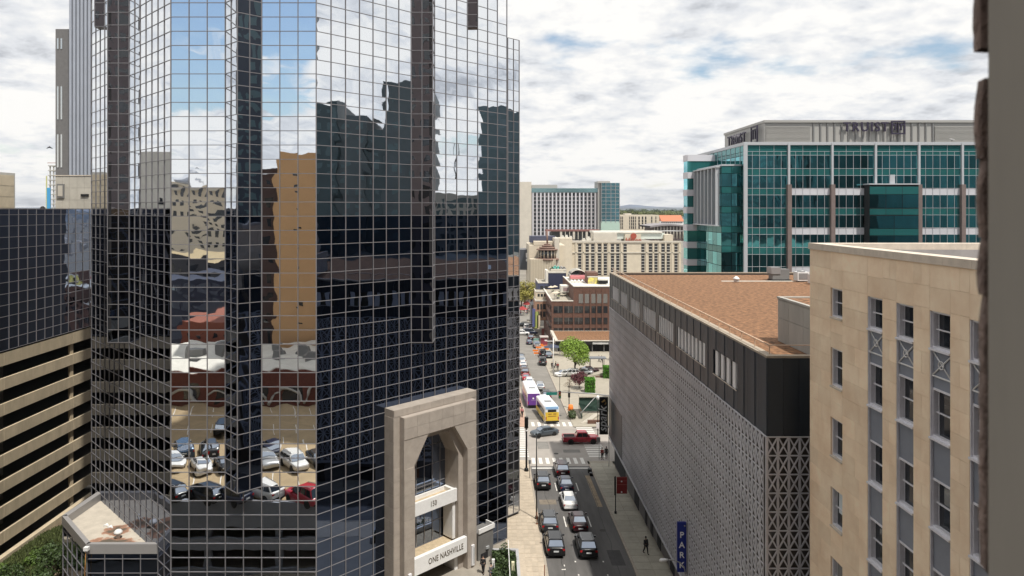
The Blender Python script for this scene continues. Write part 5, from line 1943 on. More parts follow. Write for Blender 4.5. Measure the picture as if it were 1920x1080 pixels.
for x in (1128, 1136, 1145.5, 1154, 1161.5):
    c = px(x, 380, Yo - 4.4)
    P.box(M_grey, (c.x, Yo - 4.4, c.z), .4, .2, 74 * Yo / F)
P.flush()
st_ = thing('steel_truss_roof', 'long reddish brown roof beam in front of the slab hotel', 'roof beam', px(1080, 440, 520))
fpx('beam', mat('rust_beam', (.22, .10, .09), .7), 1023, 1124, 430.5, 433.8, 520, 8, st_)
fpx('post', mat('rust_beam', (.22, .10, .09), .7), 1023, 1027, 433.8, 470, 521, 3, st_)
fpx('under_wall', mat('under_grey', (.10, .11, .11), .8), 1034, 1124, 433.9, 450, 524, 8, st_)
P = Pieces('post', st_)
for i in range(9):
    c = px(1052 + i * 8, 441, 520.5)
    P.box(M_cream2, (c.x, 520.5, c.z), 1.6 if i % 3 == 0 else .5, .6, 6)
P.flush()
# ---- far blocks under the hills
Yk = 760.0
fb = thing('far_white_block', 'far white apartment row with dark vertical window strips below the hills', 'building', px(1200, 440, Yk))
fpx('wall', M_cream, 1163, 1236, 403, 440, Yk, 30, fb)
fpx('penthouse', M_cream2, 1172, 1184, 400, 403, Yk + 2, 10, fb)
fwins(fb, M_dark, [(1163.5, 1165), (1166.5, 1168), (1180, 1181.5), (1183.5, 1185.5), (1187, 1189), (1191, 1192.5), (1197, 1199.5), (1203.5, 1206), (1209.5, 1212), (1221, 1223), (1229, 1230.5)], [(406, 411), (412, 417), (418, 423), (424, 429)], Yk, .2)
rb_ = thing('far_orange_block', 'far white block with orange tiled roofs beside the teal office', 'building', px(1260, 430, 820))
fpx('wall', M_white, 1238, 1282, 415, 440, 820, 30, rb_)
a, b = px(1240, 415, 820), px(1282, 403.5, 820)
part('roof', MB().prism([(819, a.z), (840, a.z), (832, b.z)], a.x, b.x, Matrix(((0, 0, 1, 0), (1, 0, 0, 0), (0, 1, 0, 0), (0, 0, 0, 1)))), mat('orange_tile', (.46, .17, .09), .8), rb_, fx=True)
fwins(rb_, M_dark, [(1240 + i * 4, 1242 + i * 4) for i in range(10)], [(416.5, 418)], 819.9, .3)
ar = thing('arena', 'low dark arena with a curved overhanging roof in front of the orange roofs', 'arena', px(1250, 440, 700))
pts = []
rows = []
for i in range(11):
    t = i / 10
    x = 1219 + t * 66
    yy = 424.5 - 4.5 * math.sin(math.pi * (t * .8 + .05))
    c = px(x, yy, 690)
    rows.append([(c.x, 690, c.z), (c.x, 740, c.z), (c.x, 740, c.z - 1.6), (c.x, 690, c.z - 1.6)])
mb = MB().grid(rows, False, close=True)
part('roof', mb, mat('arena_roof', (.26, .24, .25), .6), ar, fx=True)
fpx('wall', mat('arena_wall', (.12, .09, .085), .7), 1225, 1285, 424.5, 452, 694, 40, ar)
fpx('beam', M_white, 1222, 1285, 432, 433.6, 692, 1, ar)
for i in range(10):
    c = px(1227 + i * 6, 430, 693)
    part('column', MB().tube([(c.x, 693, c.z - 9), (c.x, 693, c.z + 3)], .7, 6), M_cream2, ar)
# ---- hills and the wooded plain
hrnd = random.Random(6)
M_hill = mat('hill_woods_hazed', (0.085, 0.115, 0.175), .95, var=.3, nscale=.004)  # blue of the distance haze is mixed into the woods colour


def hill(name, Y, prof, m, depth):
    rows = []
    for k, f in enumerate((0, .5, 1.0, .6, 0)):
        rows.append([(px(x, 0, Y).x, Y + (k - 2) * depth / 4, -60 + (px(0, y, Y).z + 60) * f + (hrnd.uniform(-.4, .4) if f else 0) * Y / 1500) for x, y in prof])
    o = part(name, MB().grid(rows, True), m)
    o['kind'] = 'structure'
    return o


hill('hills', 7000, [(-3000, 392)] + [(-2400 + i * 240, 391 - hrnd.uniform(0, 5)) for i in range(11)] + [(60, 389), (140, 388), (900, 389), (1110, 389.5), (1140, 388.5), (1165, 386), (1180, 383.2), (1195, 384), (1210, 386.2), (1235, 388), (1262, 388.8), (1290, 389.5), (1400, 390), (2200, 388), (3200, 391), (4500, 392)], M_hill, 1500)
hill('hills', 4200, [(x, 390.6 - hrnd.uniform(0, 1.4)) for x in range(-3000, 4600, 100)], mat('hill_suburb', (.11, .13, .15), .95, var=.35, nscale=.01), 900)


def leaf_mass(pts, size, n, mat_=None, rr=random):
    """n leaf clumps scattered in the blobs (centre, radius)"""
    mb = MB()
    for _ in range(n):
        c, r = pts[rr.randrange(len(pts))]
        while True:
            d = Vector((rr.uniform(-1, 1), rr.uniform(-1, 1), rr.uniform(-1, 1)))
            if .35 < d.length < 1:
                break
        p = Vector(c) + Vector((d.x * r[0], d.y * r[1], d.z * r[2]))
        nrm = (d + Vector((rr.gauss(0, .5), rr.gauss(0, .5), rr.gauss(0, .5) + .4))).normalized()
        u_ = nrm.cross(Vector((rr.gauss(0, 1), rr.gauss(0, 1), rr.gauss(0, 1)))).normalized()
        v_ = nrm.cross(u_)
        s = size * rr.uniform(.6, 1.4)
        b = len(mb.v)
        mb.v += [tuple(p - u_ * s), tuple(p + v_ * s * .6), tuple(p + u_ * s), tuple(p - v_ * s * .6)]
        mb.face([b, b + 1, b + 2, b + 3])
    return mb


def woods(Y, x0, x1, ytop, n, lab, m):
    pts = []
    for i in range(n):
        x = hrnd.uniform(x0, x1)
        Yd = Y * hrnd.uniform(.9, 1.15)
        c = px(x, 0, Yd)
        r = Yd * hrnd.uniform(.0022, .0045)
        zt = CZ - (ytop + hrnd.uniform(0, 3.5) - PY) / F * Yd
        pts.append(((c.x, Yd, zt - r), (r * 1.8, r * 1.5, r)))
    mb = leaf_mass(pts, Y * .0012, n * 60, rr=hrnd)
    o = part('woods', mb, m)
    o['kind'] = 'stuff'
    return o


M_fwood = mat('far_leaves', (.10, .12, .035), .8, rv=.4)
woods(1150, 1160, 1300, 394.5, 60, '', M_fwood)
woods(1900, 1150, 1310, 391.5, 60, '', M_green2)
woods(1500, -40, 180, 392.5, 60, '', M_green2)
# scattered distant roofs on the plain
prn = random.Random(21)
mb = MB()
for i in range(260):
    x = prn.uniform(-900, 1500)
    Y = prn.uniform(820, 2600)
    if 960 < (PX + F * x / Y) < 1320 and Y < 1000:
        continue
    w, d, h = prn.uniform(8, 30), prn.uniform(8, 30), prn.uniform(3, 9)
    mb.box(x, x + w, Y, Y + d, -14, -14 + h)
o = part('distant_roofs', mb, mat('distant_roof', (.40, .37, .34), .9, rv=.4))
o['kind'] = 'stuff'

# ================================================================== TREES AND SHRUBS
def tree(label, base, h, cr, m, n=2600, leaf=.16, name='tree', seed=1, low=.35, group=None, cat='tree', lean=0):
    rr = random.Random(seed)
    r = thing(name, label, cat, base, 0, group)
    tb_ = MB()
    tb_.tube([(0, 0, -.1), (lean * .3, 0, h * low * .6), (lean, 0, h * low), (lean, 0, h * .75)], [h * .03, h * .024, h * .02, h * .008], 8)
    blobs = []
    for i in range(9):
        w = i * 2.4 + rr.random()
        rad = cr * rr.uniform(.35, .72)
        zt = h * rr.uniform(low + .12, .88)
        if zt > h * .72:
            rad *= .55
        e_ = (lean + rad * math.cos(w), rad * math.sin(w), zt)
        tb_.tube([(lean * .8, 0, h * low * rr.uniform(.8, 1.1)), (lean + e_[0] * .4, e_[1] * .4, (h * low + zt) / 2), e_], [h * .012, h * .009, h * .003], 5)
        q = cr * rr.uniform(.34, .52)
        blobs.append((e_, (q, q, q * .8)))
    blobs.append(((lean, 0, h * .84), (cr * .5, cr * .5, h * .15)))
    part('trunk', tb_, M_bark, r, world=False)
    part('crown', leaf_mass(blobs, leaf, n, rr=rr), m, r, world=False)
    return r


g = gp(1078, 703)
tree('bright green leafy street tree in front of the brick building', g, 8.8, 5.2, M_green, 8500, .17, seed=4, low=.28)
g = gp(1086, 729)
tree('dark maroon shrubby tree below the bright green tree', g, 3.6, 2.7, M_maroon, 2600, .13, seed=7, low=.25)
tree('bare brown twiggy shrub at the kerb left of the maroon tree', gp(1067, 735), 3.2, 1.2, mat('dry_leaf', (.16, .11, .07), .8, rv=.3), 260, .08, seed=9, low=.3, name='shrub', cat='shrub')
tree('dull brown green tree behind the pale cars near the canopy', gp(1058, 668), 4.6, 1.9, mat('dull_leaf', (.12, .09, .04), .8, rv=.3), 1200, .12, seed=12)


def hedge(label, base, wx, wy, h, m, seed):
    rr = random.Random(seed)
    r = thing('clipped_hedge', label, 'hedge', base, 0, 'clipped hedges in the forecourt')
    mb = MB()
    for _ in range(1800):
        f = rr.randrange(3)
        p = Vector((rr.uniform(-wx, wx), rr.uniform(-wy, wy), rr.uniform(.1, h)))
        if f == 0:
            p.x = rr.choice((-wx, wx))
        elif f == 1:
            p.y = rr.choice((-wy, wy))
        else:
            p.z = h
        p += Vector((rr.gauss(0, .06), rr.gauss(0, .06), rr.gauss(0, .06)))
        a = Vector((rr.gauss(0, 1), rr.gauss(0, 1), rr.gauss(0, 1))).normalized() * .12
        b_ = Vector((rr.gauss(0, 1), rr.gauss(0, 1), rr.gauss(0, 1))).normalized() * .10
        k = len(mb.v)
        mb.v += [tuple(p - a), tuple(p + b_), tuple(p + a), tuple(p - b_)]
        mb.face([k, k + 1, k + 2, k + 3])
    part('foliage', mb, m, r, world=False)
    part('core', MB().box(-wx * .85, wx * .85, -wy * .85, wy * .85, 0, h * .93), M_green2, r, world=False)
    return r


hedge('bright green clipped hedge left of the forecourt ramp', gp(1106, 736), .95, 1.0, 3.0, M_hedge, 1)
hedge('bright green clipped hedge touching the lattice garage edge', gp(1139, 709), .9, 1.0, 2.8, M_hedge, 2)
# street-end trees
for i, (x, y, h, r_) in enumerate(((984, 552, 12, 5), (996, 549, 11, 4.5), (1007, 548, 10, 4), (978, 560, 9, 4))):
    g = gp(x, y)
    g = Vector(((x - PX) / F * 320, 320, rz(320)))
    tree('yellow green spring tree at the street end, %s' % ('left of the hall', 'in front of the fluted wall', 'nearest the navy annex', 'beside the glass tower edge')[i], g, h * 1.15, r_, M_yell, 1500, .28, seed=20 + i, group='spring trees at the street end')

# planters along the plaza
def planter(label, x0, x1, y0, y1, veg, seed, lush):
    rr = random.Random(seed)
    r = thing('planter', label, 'planter', ((x0 + x1) / 2, (y0 + y1) / 2, rz((y0 + y1) / 2)), 0, 'raised planters on the plaza')
    mb = MB()
    n = 6
    for i in range(n):
        a, b = y0 + (y1 - y0) * i / n, y0 + (y1 - y0) * (i + 1) / n
        mb.box(x1 - .3, x1, a, b - .01, rz(a) - .6, rz(a) + .62)
    mb.box(x0, x1 - .3, y0, y0 + .3, rz(y0) - .6, rz(y0) + .615)
    mb.box(x0, x1 - .3, y1 - .3, y1, rz(y1) - .6, rz(y0) + .6)
    part('border', mb, mat('planter_border', (.44, .44, .46), .7, var=.08), r)
    part('soil', MB().box(x0, x1 - .3, y0 + .3, y1 - .3, rz(y1) - .5, rz(y0) + .35), mat('soil', (.06, .045, .03), .95), r)
    mb = MB()
    for _ in range(veg):
        x, y = rr.uniform(x0, x1 - .35), rr.uniform(y0 + .35, y1 - .35)
        h = rr.uniform(.15, .4) if not lush else rr.uniform(.05, 1.0) * (.55 + .45 * math.sin(x * 3.1 + y * 1.7)) * (1.0 if x < 1.6 else .45)
        z = rz(y0) + .35 + (h if lush else 0)
        dx, dy = rr.gauss(0, .12), rr.gauss(0, .12)
        w = .05 if not lush else .10
        b = len(mb.v)
        mb.v += [(x - w, y, z), (x + w, y + w, z), (x + dx, y + dy, z + (h if not lush else .12))]
        mb.face([b, b + 1, b + 2])
    o = part('grass' if not lush else 'shrubs', mb, M_hedge if not lush else M_green2, r)
    o['kind'] = 'stuff'
    return r


planter('long planter with mown green grass and a pale border along the tower', 1.5, 2.9, 84.2, 100, 9000, 1, False)
planter('planter full of leafy shrubs with a pale border near the entrance', .1, 2.75, 62, 72.8, 5200, 2, True)
fc = thing('glass_fence', 'low glass fence with pale posts in the shrub planter', 'fence', (1.7, 68, .4))
for i, y in enumerate((64.0, 66.4, 68.8, 71.2)):
    part('post', MB().box(1.66, 1.72, y - .03, y + .03, .3, 1.6), M_white, fc)
part('rail', MB().box(1.66, 1.72, 62, 72.4, 1.6, 1.65), M_white, fc)
for lab, x, y in (('white bollard light by the entrance people', .15, 68.7), ('pale yellow bollard light inside the shrub planter', 2.05, 68.2)):
    o = thing('bollard_light', lab, 'bollard', (x, y, 0), 0, 'bollard lights on the plaza')
    part('body', MB().box(-.14, .14, -.14, .14, 0, 1.5), M_white if x < 1 else mat('bollard_cream', (.75, .72, .5), .5), o, world=False)
    part('slot', MB().box(.02, .06, -.155, -.141, .3, 1.2), M_black, o, world=False)

# garden by the parking decks
mb = MB()
rows = []
for i in range(9):
    y = 56 + i * 4.2
    rows.append([(XW + .9 + k * 1.6, y, -1.55 + .25 * math.sin(k * 1.1 + i) - .05 * k) for k in range(9)])
mb.grid(rows, True)
o = part('garden_bed', mb, mat('garden_mulch', (.13, .10, .065), .95, var=.3, nscale=2))
o['kind'] = 'structure'
gl = random.Random(17)
M_gmid = mat('leaf_mid_green', (0.075, 0.13, 0.02), .65, rv=.4)
mb = MB()
for _ in range(26000):
    x, y = XW + 1 + gl.random() ** 1.3 * 9, gl.uniform(60, 88)
    if math.sin(x * .9 + 1) + math.sin(y * .35) < -.7:
        continue
    z = -1.45
    dx, dy = gl.gauss(0, .12), gl.gauss(0, .12)
    b = len(mb.v)
    mb.v += [(x - .07, y, z), (x + .07, y + .05, z), (x + dx, y + dy, z + gl.uniform(.15, .45))]
    mb.face([b, b + 1, b + 2])
o = part('ground_cover', mb, mat('cover_leaf', (.065, .085, .022), .8, rv=.45))
o['kind'] = 'stuff'
for i, (x, y, h, r_, m_) in enumerate(((-45.5, 73, 3.6, 2.0, M_green2), (-43.6, 70.2, 4.4, 1.9, M_green2), (-46.8, 69, 3.2, 1.9, M_green2), (-42.4, 66.2, 4.0, 1.9, M_green2), (-44.6, 66.0, 3.4, 2.0, M_green2), (-47.6, 73.9, 2.0, 1.3, M_gmid), (-49, 70.0, 2.2, 1.3, M_gmid))):
    tree(('dark shrubby tree in the middle of the garden bed', 'taller dark tree against the podium corner', 'dark spreading shrub left of the podium in the garden', 'lighter green tree under the podium flood lamp', 'dark shrub at the bottom edge of the garden', 'small light green bush in the middle of the sloping garden', 'small light green bush close to the parking wall')[i], (x, y, -1.6), h * .8, r_ * .9, m_, 800, .13, seed=40 + i, low=.2, name='garden_tree', group='garden trees beside the podium')
solo('pale_boulder', MB().tube([(-43.6, 73.5, -1.6), (-43.6, 73.5, -1.2), (-43.55, 73.5, -.75), (-43.5, 73.5, -.55)], [.5, .55, .4, .1], 8), M_cream2, 'pale boulder among the garden shrubs by the podium', 'boulder')

# ================================================================== VEHICLES
def paint(name, col, rough=.28, metal=.0, coat=.3):
    return mat('paint_' + name, col, rough, metal, coat=coat)


PAINT = {
    'black': paint('black', (.005, .0055, .007)), 'charcoal': paint('charcoal', (.035, .037, .042)), 'navy': paint('navy', (.012, .018, .045)),
    'maroon': paint('maroon', (.030, .006, .009)), 'white': paint('white', (.74, .74, .73), .3), 'red': paint('red', (.38, .014, .034)),
    'grey': paint('grey', (.085, .105, .125), .3, .4), 'silver': paint('silver', (.40, .41, .42), .3, .5), 'blue': paint('blue', (.06, .10, .16), .25, .4),
}
M_under = mat('underbody', (.01, .01, .01), .9)


def section(x, w, zb, zs, zt, crown=.02):
    """ring of a car body cross section: sill, flank, shoulder, deck"""
    return [(x, -w * .90, zb), (x, -w * .99, zb + (zs - zb) * .30), (x, -w, zb + (zs - zb) * .62), (x, -w * .965, zs), (x, -w * .86, zt), (x, -w * .45, zt + crown),
            (x, w * .45, zt + crown), (x, w * .86, zt), (x, w * .965, zs), (x, w, zb + (zs - zb) * .62), (x, w * .99, zb + (zs - zb) * .30), (x, w * .90, zb)]


def loft(stations):
    mb = MB()
    rows = [section(*s) for s in stations]
    mb.grid(rows, True, close=True)
    n = 12
    mb.face([i for i in reversed(range(n))])
    b = (len(rows) - 1) * n
    mb.face([b + i for i in range(n)])
    return mb


# front of every vehicle points to +x; (x, half width, bottom, shoulder, top)
KIND = {
    'sedan': dict(body=[(-2.36, .70, .34, .70, .74), (-2.28, .84, .26, .84, .92), (-1.9, .90, .22, .90, 1.00), (-1.2, .915, .20, .93, 1.01), (0, .92, .20, .92, .98), (.95, .915, .20, .90, .95), (1.6, .90, .20, .84, .88), (2.15, .84, .22, .74, .78), (2.36, .66, .32, .60, .64)],
                  roof=(-.95, .55, 1.44, .60), base=(-1.72, 1.22, .985, .80), wheels=(-1.42, 1.42, .33)),
    'suv': dict(body=[(-2.34, .74, .42, .92, .98), (-2.28, .90, .34, 1.02, 1.10), (-1.8, .96, .28, 1.05, 1.14), (-.9, .975, .26, 1.05, 1.13), (.2, .975, .26, 1.04, 1.10), (1.1, .965, .26, 1.02, 1.08), (1.75, .94, .28, .96, 1.02), (2.2, .86, .32, .86, .92), (2.36, .70, .42, .68, .74)],
                roof=(-1.72, .55, 1.72, .70), base=(-2.16, 1.22, 1.10, .86), wheels=(-1.42, 1.45, .37)),
    'pickup': dict(body=[(-2.95, .90, .45, 1.00, 1.06), (-2.9, .96, .40, 1.08, 1.14), (-1.5, .98, .38, 1.08, 1.14), (-.55, .99, .36, 1.08, 1.14), (.6, .99, .36, 1.08, 1.13), (1.5, .98, .36, 1.06, 1.11), (2.4, .95, .38, 1.00, 1.06), (2.85, .86, .42, .92, .96), (2.92, .74, .5, .8, .85)],
                   roof=(-.62, .85, 1.86, .72), base=(-.95, 1.42, 1.12, .86), wheels=(-1.75, 1.85, .42)),
    'van': dict(body=[(-2.6, .85, .40, 1.2, 1.25), (-2.55, .96, .32, 1.25, 1.32), (0, .98, .30, 1.25, 1.32), (1.5, .97, .30, 1.2, 1.24), (2.2, .92, .32, 1.0, 1.05), (2.6, .76, .42, .8, .85)],
                roof=(-2.48, .9, 2.0, .80), base=(-2.56, 1.6, 1.28, .90), wheels=(-1.6, 1.6, .38)),
}
_wheel_cache = {}


def wheel_parts(r):
    if r not in _wheel_cache:
        ty = MB()
        prof = [(r * .62, -.10), (r * .93, -.11), (r, -.07), (r, .07), (r * .93, .11), (r * .62, .10)]
        rows = []
        for i in range(18):
            w = 2 * math.pi * i / 18
            rows.append([(q * math.cos(w), y, q * math.sin(w)) for q, y in prof])
        rows.append(rows[0])
        ty.grid(rows, True)
        rim = MB().tube([(0, -.085, 0), (0, .085, 0)], r * .63, 14, False)
        for i in range(5):
            w = 2 * math.pi * i / 5
            rim.box(0, r * .6, -.095, .095, -.025, .025, Matrix.Rotation(w, 4, 'Y'))
        _wheel_cache[r] = (fixed(ty.mesh('tyre', M_tyre)), fixed(rim.mesh('rim', M_rim)))
    return _wheel_cache[r]


def quad_slab(p, th=.02):
    """thin solid glass on the quad p (outside counter-clockwise)"""
    p = [Vector(q) for q in p]
    n = (p[1] - p[0]).cross(p[2] - p[0]).normalized()
    mb = MB()
    mb.v = [tuple(q + n * th) for q in p] + [tuple(q - n * .01) for q in p]
    k = len(p)
    mb.face(list(range(k)))
    mb.face(list(range(2 * k - 1, k - 1, -1)))
    for i in range(k):
        j = (i + 1) % k
        mb.face([j, i, k + i, k + j])
    return mb


def lerp3(a, b, t):
    return tuple(a[i] + (b[i] - a[i]) * t for i in range(3))


def inset(p, a, b, c, d):
    """sub-quad of p = (low left, low right, top right, top left): a left, b right, c low, d top margins"""
    def q(u_, v_):
        return lerp3(lerp3(p[0], p[1], u_), lerp3(p[3], p[2], u_), v_)
    return [q(a, c), q(1 - b, c), q(1 - b, 1 - d), q(a, 1 - d)]


_car_meshes = {}


def car_meshes(kind, color):
    key = (kind, color)
    if key in _car_meshes:
        return _car_meshes[key]
    K = KIND[kind]
    pm = PAINT[color]
    out_ = []
    mb = loft(K['body'])
    rx0, rx1, rzt, rw = K['roof']
    bx0, bx1, bz, bw_ = K['base']
    # cabin shell
    B = [(bx0, -bw_, bz), (bx1, -bw_, bz), (bx1, bw_, bz), (bx0, bw_, bz)]
    T = [(rx0, -rw, rzt - .05), (rx1, -rw, rzt - .05), (rx1, rw, rzt - .05), (rx0, rw, rzt - .05)]
    cab = MB()
    m0 = [((rx0 * .93 + .0), -rw * .88, rzt), (rx1 * .82, -rw * .88, rzt), (rx1 * .82, rw * .88, rzt), (rx0 * .93, rw * .88, rzt)]
    cab.v = [tuple(q) for q in ([(q[0], q[1], q[2] - .1) for q in B] + T + m0)]
    for a in (0, 4):
        for i in range(4):
            j = (i + 1) % 4
            cab.face([a + i, a + j, a + 4 + j, a + 4 + i], a == 4)
    cab.face([8, 9, 10, 11], True)
    k = len(mb.v)
    mb.v += cab.v
    for f_, s_ in zip(cab.f, cab.sm):
        mb.face([k + i for i in f_], s_)
    out_.append(('body', fixed(mb.mesh('body', pm)), None))
    out_.append(('roof_panel', quad_slab([m0[0], m0[1], m0[2], m0[3]], .012).mesh('roof_panel', pm), None))
    # glass: rear, front, sides
    rear = inset([B[3], B[0], T[0], T[3]], .06, .06, .10, .06)
    out_.append(('rear_window', quad_slab(rear).mesh('rear_window', M_cglass), None))
    front = inset([B[1], B[2], T[2], T[1]], .05, .05, .06, .05)
    out_.append(('windscreen', quad_slab(front).mesh('windscreen', M_cglass), None))
    cut = .52 if kind != 'pickup' else .45
    for s_, q in ((0, [B[0], B[1], T[1], T[0]]), (1, [B[2], B[3], T[3], T[2]])):
        for (u0, u1) in (((.10, cut), (cut + .04, .90)) if kind != 'suv' else ((.06, .30), (.34, .60), (.64, .92))):
            if s_:
                u0, u1 = 1 - u1, 1 - u0
            out_.append(('side_window', quad_slab(inset(q, u0, 1 - u1, .10, .10)).mesh('side_window', M_cglass_d), None))
    xr, xf = K['body'][1][0], K['body'][-2][0]
    zr_ = K['body'][1][3]
    zf_ = K['body'][-2][3]
    w_ = K['body'][1][1]
    for s_ in (-1, 1):
        out_.append(('tail_lamp', MB().box(xr - .06, xr + .10, s_ * w_ - .26 * (s_ > 0) - .02 * s_, s_ * w_ + .26 * (s_ < 0) - .02 * s_, zr_ - .20, zr_ - .02).mesh('tail_lamp', M_tail), None))
        w2 = K['body'][-2][1]
        out_.append(('headlight', MB().box(xf - .10, xf + .10, s_ * w2 - .30 * (s_ > 0) - .03 * s_, s_ * w2 + .30 * (s_ < 0) - .03 * s_, zf_ - .16, zf_ - .02).mesh('headlight', M_lamp), None))
        wm_ = K['body'][5][1]
        out_.append(('mirror', MB().box(bx1 - .55, bx1 - .38, s_ * (wm_ + .06) - .11, s_ * (wm_ + .06) + .11, bz + .0, bz + .15).mesh('mirror', pm), None))
    x0_ = K['body'][0][0]
    out_.append(('number_plate', MB().box(x0_ - .03, x0_ + .02, -.26, .26, zr_ - .34, zr_ - .20).mesh('number_plate', M_plate), None))
    out_.append(('rear_bumper', MB().box(x0_ - .05, x0_ + .22, -w_ * .90, w_ * .90, .36, .50).mesh('rear_bumper', pm if kind == 'sedan' else M_black), None))
    if kind in ('suv', 'van'):
        for s_ in (-1, 1):
            out_.append(('roof_rail', MB().tube([(rx0 + .1, s_ * rw * .86, rzt + .01), (rx0 + .2, s_ * rw * .86, rzt + .07), (rx1 - .3, s_ * rw * .86, rzt + .07), (rx1 - .2, s_ * rw * .86, rzt + .01)], .025, 5).mesh('roof_rail', M_rim), None))
    if kind == 'pickup':
        out_.append(('cargo_bed', MB().box(-2.78, -1.02, -.80, .80, 1.10, 1.165).mesh('cargo_bed', M_under), None))
        out_.append(('bed_rim', MB().box(-2.9, -.96, -.93, -.81, 1.13, 1.20).box(-2.9, -.96, .81, .93, 1.13, 1.20).box(-2.93, -2.79, -.81, .81, 1.13, 1.20).mesh('bed_rim', pm), None))
    r = K['wheels'][2]
    ty, rim = wheel_parts(r)
    wd = K['body'][4][1]
    for x in K['wheels'][:2]:
        for s_ in (-1, 1):
            out_.append(('wheel', None, (x, s_ * (wd - .095), r)))
            out_.append(('wheel_arch', MB().tube([(x, s_ * (wd - .14), r + .02), (x, s_ * (wd + .004), r + .02)], r * 1.13, 16, False).mesh('wheel_arch', M_under), None))
    _car_meshes[key] = out_
    return out_


def car(kind, color, loc, heading, label, group=None, name=None, slope=True, zadd=0.0):
    """heading: angle of the vehicle's front from +X"""
    nm = name or {'sedan': 'sedan', 'suv': 'suv', 'pickup': 'pickup_truck', 'van': 'van'}[kind]
    o = thing(nm, label, {'pickup': 'pickup truck', 'van': 'van'}.get(kind, 'car'), (loc[0], loc[1], loc[2] + zadd), heading, group)
    if slope:
        d = Vector((math.cos(heading), math.sin(heading)))
        s_ = (rz(loc[1] + 2) - rz(loc[1] - 2)) / 4 * d.y
        o.rotation_euler = (0, -math.atan(s_), heading)
    ty, rim = wheel_parts(KIND[kind]['wheels'][2])
    for n_, me, pos in car_meshes(kind, color):
        if me is None:
            w = put('wheel', None, o, Matrix.Translation(pos), world=False)
            w.parent = o
            put('tyre', ty, w, Matrix.Identity(4), world=False)
            put('rim', rim, w, Matrix.Identity(4), world=False)
        else:
            put(n_, me, o, world=False)
    return o


def at(x, y, dy=0.0):
    g = gp(x, y)
    return (g.x, g.y + dy, rz(g.y + dy))


UP = math.radians(90)
Q = 'cars queuing at the near crossing'
car('suv', 'black', at(1104.5, 1051, 2.3), UP, 'black SUV last in the middle lane, nearest of the queue, with red tail lamps', Q)
car('suv', 'black', at(1043, 1048, 2.3), UP, 'black car nearest in the left lane beside the kerb', Q)
car('suv', 'charcoal', at(1032, 1003, 2.3), UP, 'dark SUV second from the bottom in the left lane', Q)
car('sedan', 'maroon', at(1089, 1001, 2.3), UP, 'very dark maroon sedan in front of the nearest middle lane SUV', Q)
car('sedan', 'white', at(1070, 959, 2.3), UP, 'white sedan stopped in the middle lane', Q)
car('sedan', 'navy', at(1063.5, 926, 2.3), UP, 'navy sedan just ahead of the white sedan', Q)
car('suv', 'maroon', at(1056, 897.5, 2.3), UP, 'dark maroon SUV first at the stop line', Q)
car('suv', 'black', at(1019.5, 921, 2.3), UP, 'black car first in the left lane by the thin black pole', Q)
g = gp(1090, 832)
car('pickup', 'red', (g.x, g.y + .6, rz(g.y + .6)), math.radians(2), 'dark red crew cab pickup truck crossing the junction')
g = gp(1021, 818)
car('sedan', 'grey', (g.x, g.y + .6, rz(g.y + .6)), math.radians(180 + 24), 'blue grey sedan turning behind the yellow bus')
D = 'traffic farther down the street'
for x, y, k, c, lab in ((1013, 733, 'suv', 'silver', 'silver SUV ahead of the dark SUV right of the purple bus'), (1025, 750, 'suv', 'black', 'black SUV right of the purple bus and ahead of the yellow bus'),
                        (1018, 685, 'van', 'charcoal', 'dark boxy van alone in the far lane'), (1018, 670, 'van', 'black', 'black van just ahead of the dark boxy van'),
                        (1007, 652, 'pickup', 'silver', 'silver pickup far down the street by the orange barriers'), (993, 646, 'sedan', 'navy', 'dark blue sedan far down the left lane'),
                        (995.5, 638, 'suv', 'maroon', 'dark purple SUV ahead of the far blue sedan'), (1029, 672, 'suv', 'grey', 'grey SUV parked at the right kerb by the crowd')):
    car(k, c, at(x, y, 1.5), UP, lab, D)
Pk = 'cars parked along the left kerb'
for x, y, k, c, lab in ((993, 724, 'suv', 'white', 'white SUV parked at the left kerb ahead of the purple bus'), (986.5, 714, 'sedan', 'red', 'red sedan parked at the left kerb'),
                        (984.5, 704, 'suv', 'maroon', 'maroon SUV parked ahead of the red sedan'), (982.5, 697, 'sedan', 'navy', 'navy sedan parked at the left kerb between maroon and white cars'),
                        (981, 689, 'sedan', 'white', 'white sedan parked third before the far junction'), (979, 681.5, 'suv', 'silver', 'silver SUV parked second before the far junction'), (977.5, 674, 'sedan', 'charcoal', 'dark sedan parked farthest down the left kerb')):
    car(k, c, at(x, y, 1.5), UP, lab, Pk)
Cr = 'vehicles on the far cross street'
for x, y, k, c, h, lab in ((987, 617, 'van', 'white', 90, 'white van in the middle of the far junction'), (980, 628, 'suv', 'white', 0, 'white SUV crossing the far junction at the left'), (994, 627, 'van', 'navy', 0, 'blue van crossing the far junction'), (996, 614, 'sedan', 'silver', 10, 'silver sedan behind the white van at the far junction'), (979, 612, 'sedan', 'black', 180, 'black sedan at the tower edge on the far cross street')):
    car(k, c, at(x, y), math.radians(h), lab, Cr, slope=False)
Lg = 'cars in the forecourt car park'
for x, y, c, h, lab, k in ((1071, 706, 'white', 175, 'white SUV parked under the bright green tree', 'suv'), (1094, 703, 'silver', 170, 'silver sedan right of the bright green tree trunk', 'sedan'), (1058, 706, 'white', 190, 'white sedan left of the white SUV below the tree', 'sedan'), (1105, 699, 'maroon', 5, 'maroon sedan behind the silver one in the forecourt', 'sedan')):
    car(k, c, at(x, y), math.radians(h), lab, Lg, slope=False, zadd=.12)
# cars on the parking deck, mirrored in the front panes (mirror plane y = 60)


def mir(x, y):
    Yv = (CZ - 5.7) * F / (y - PY)
    return ((x - PX) / F * Yv, 120 - Yv, 5.7)


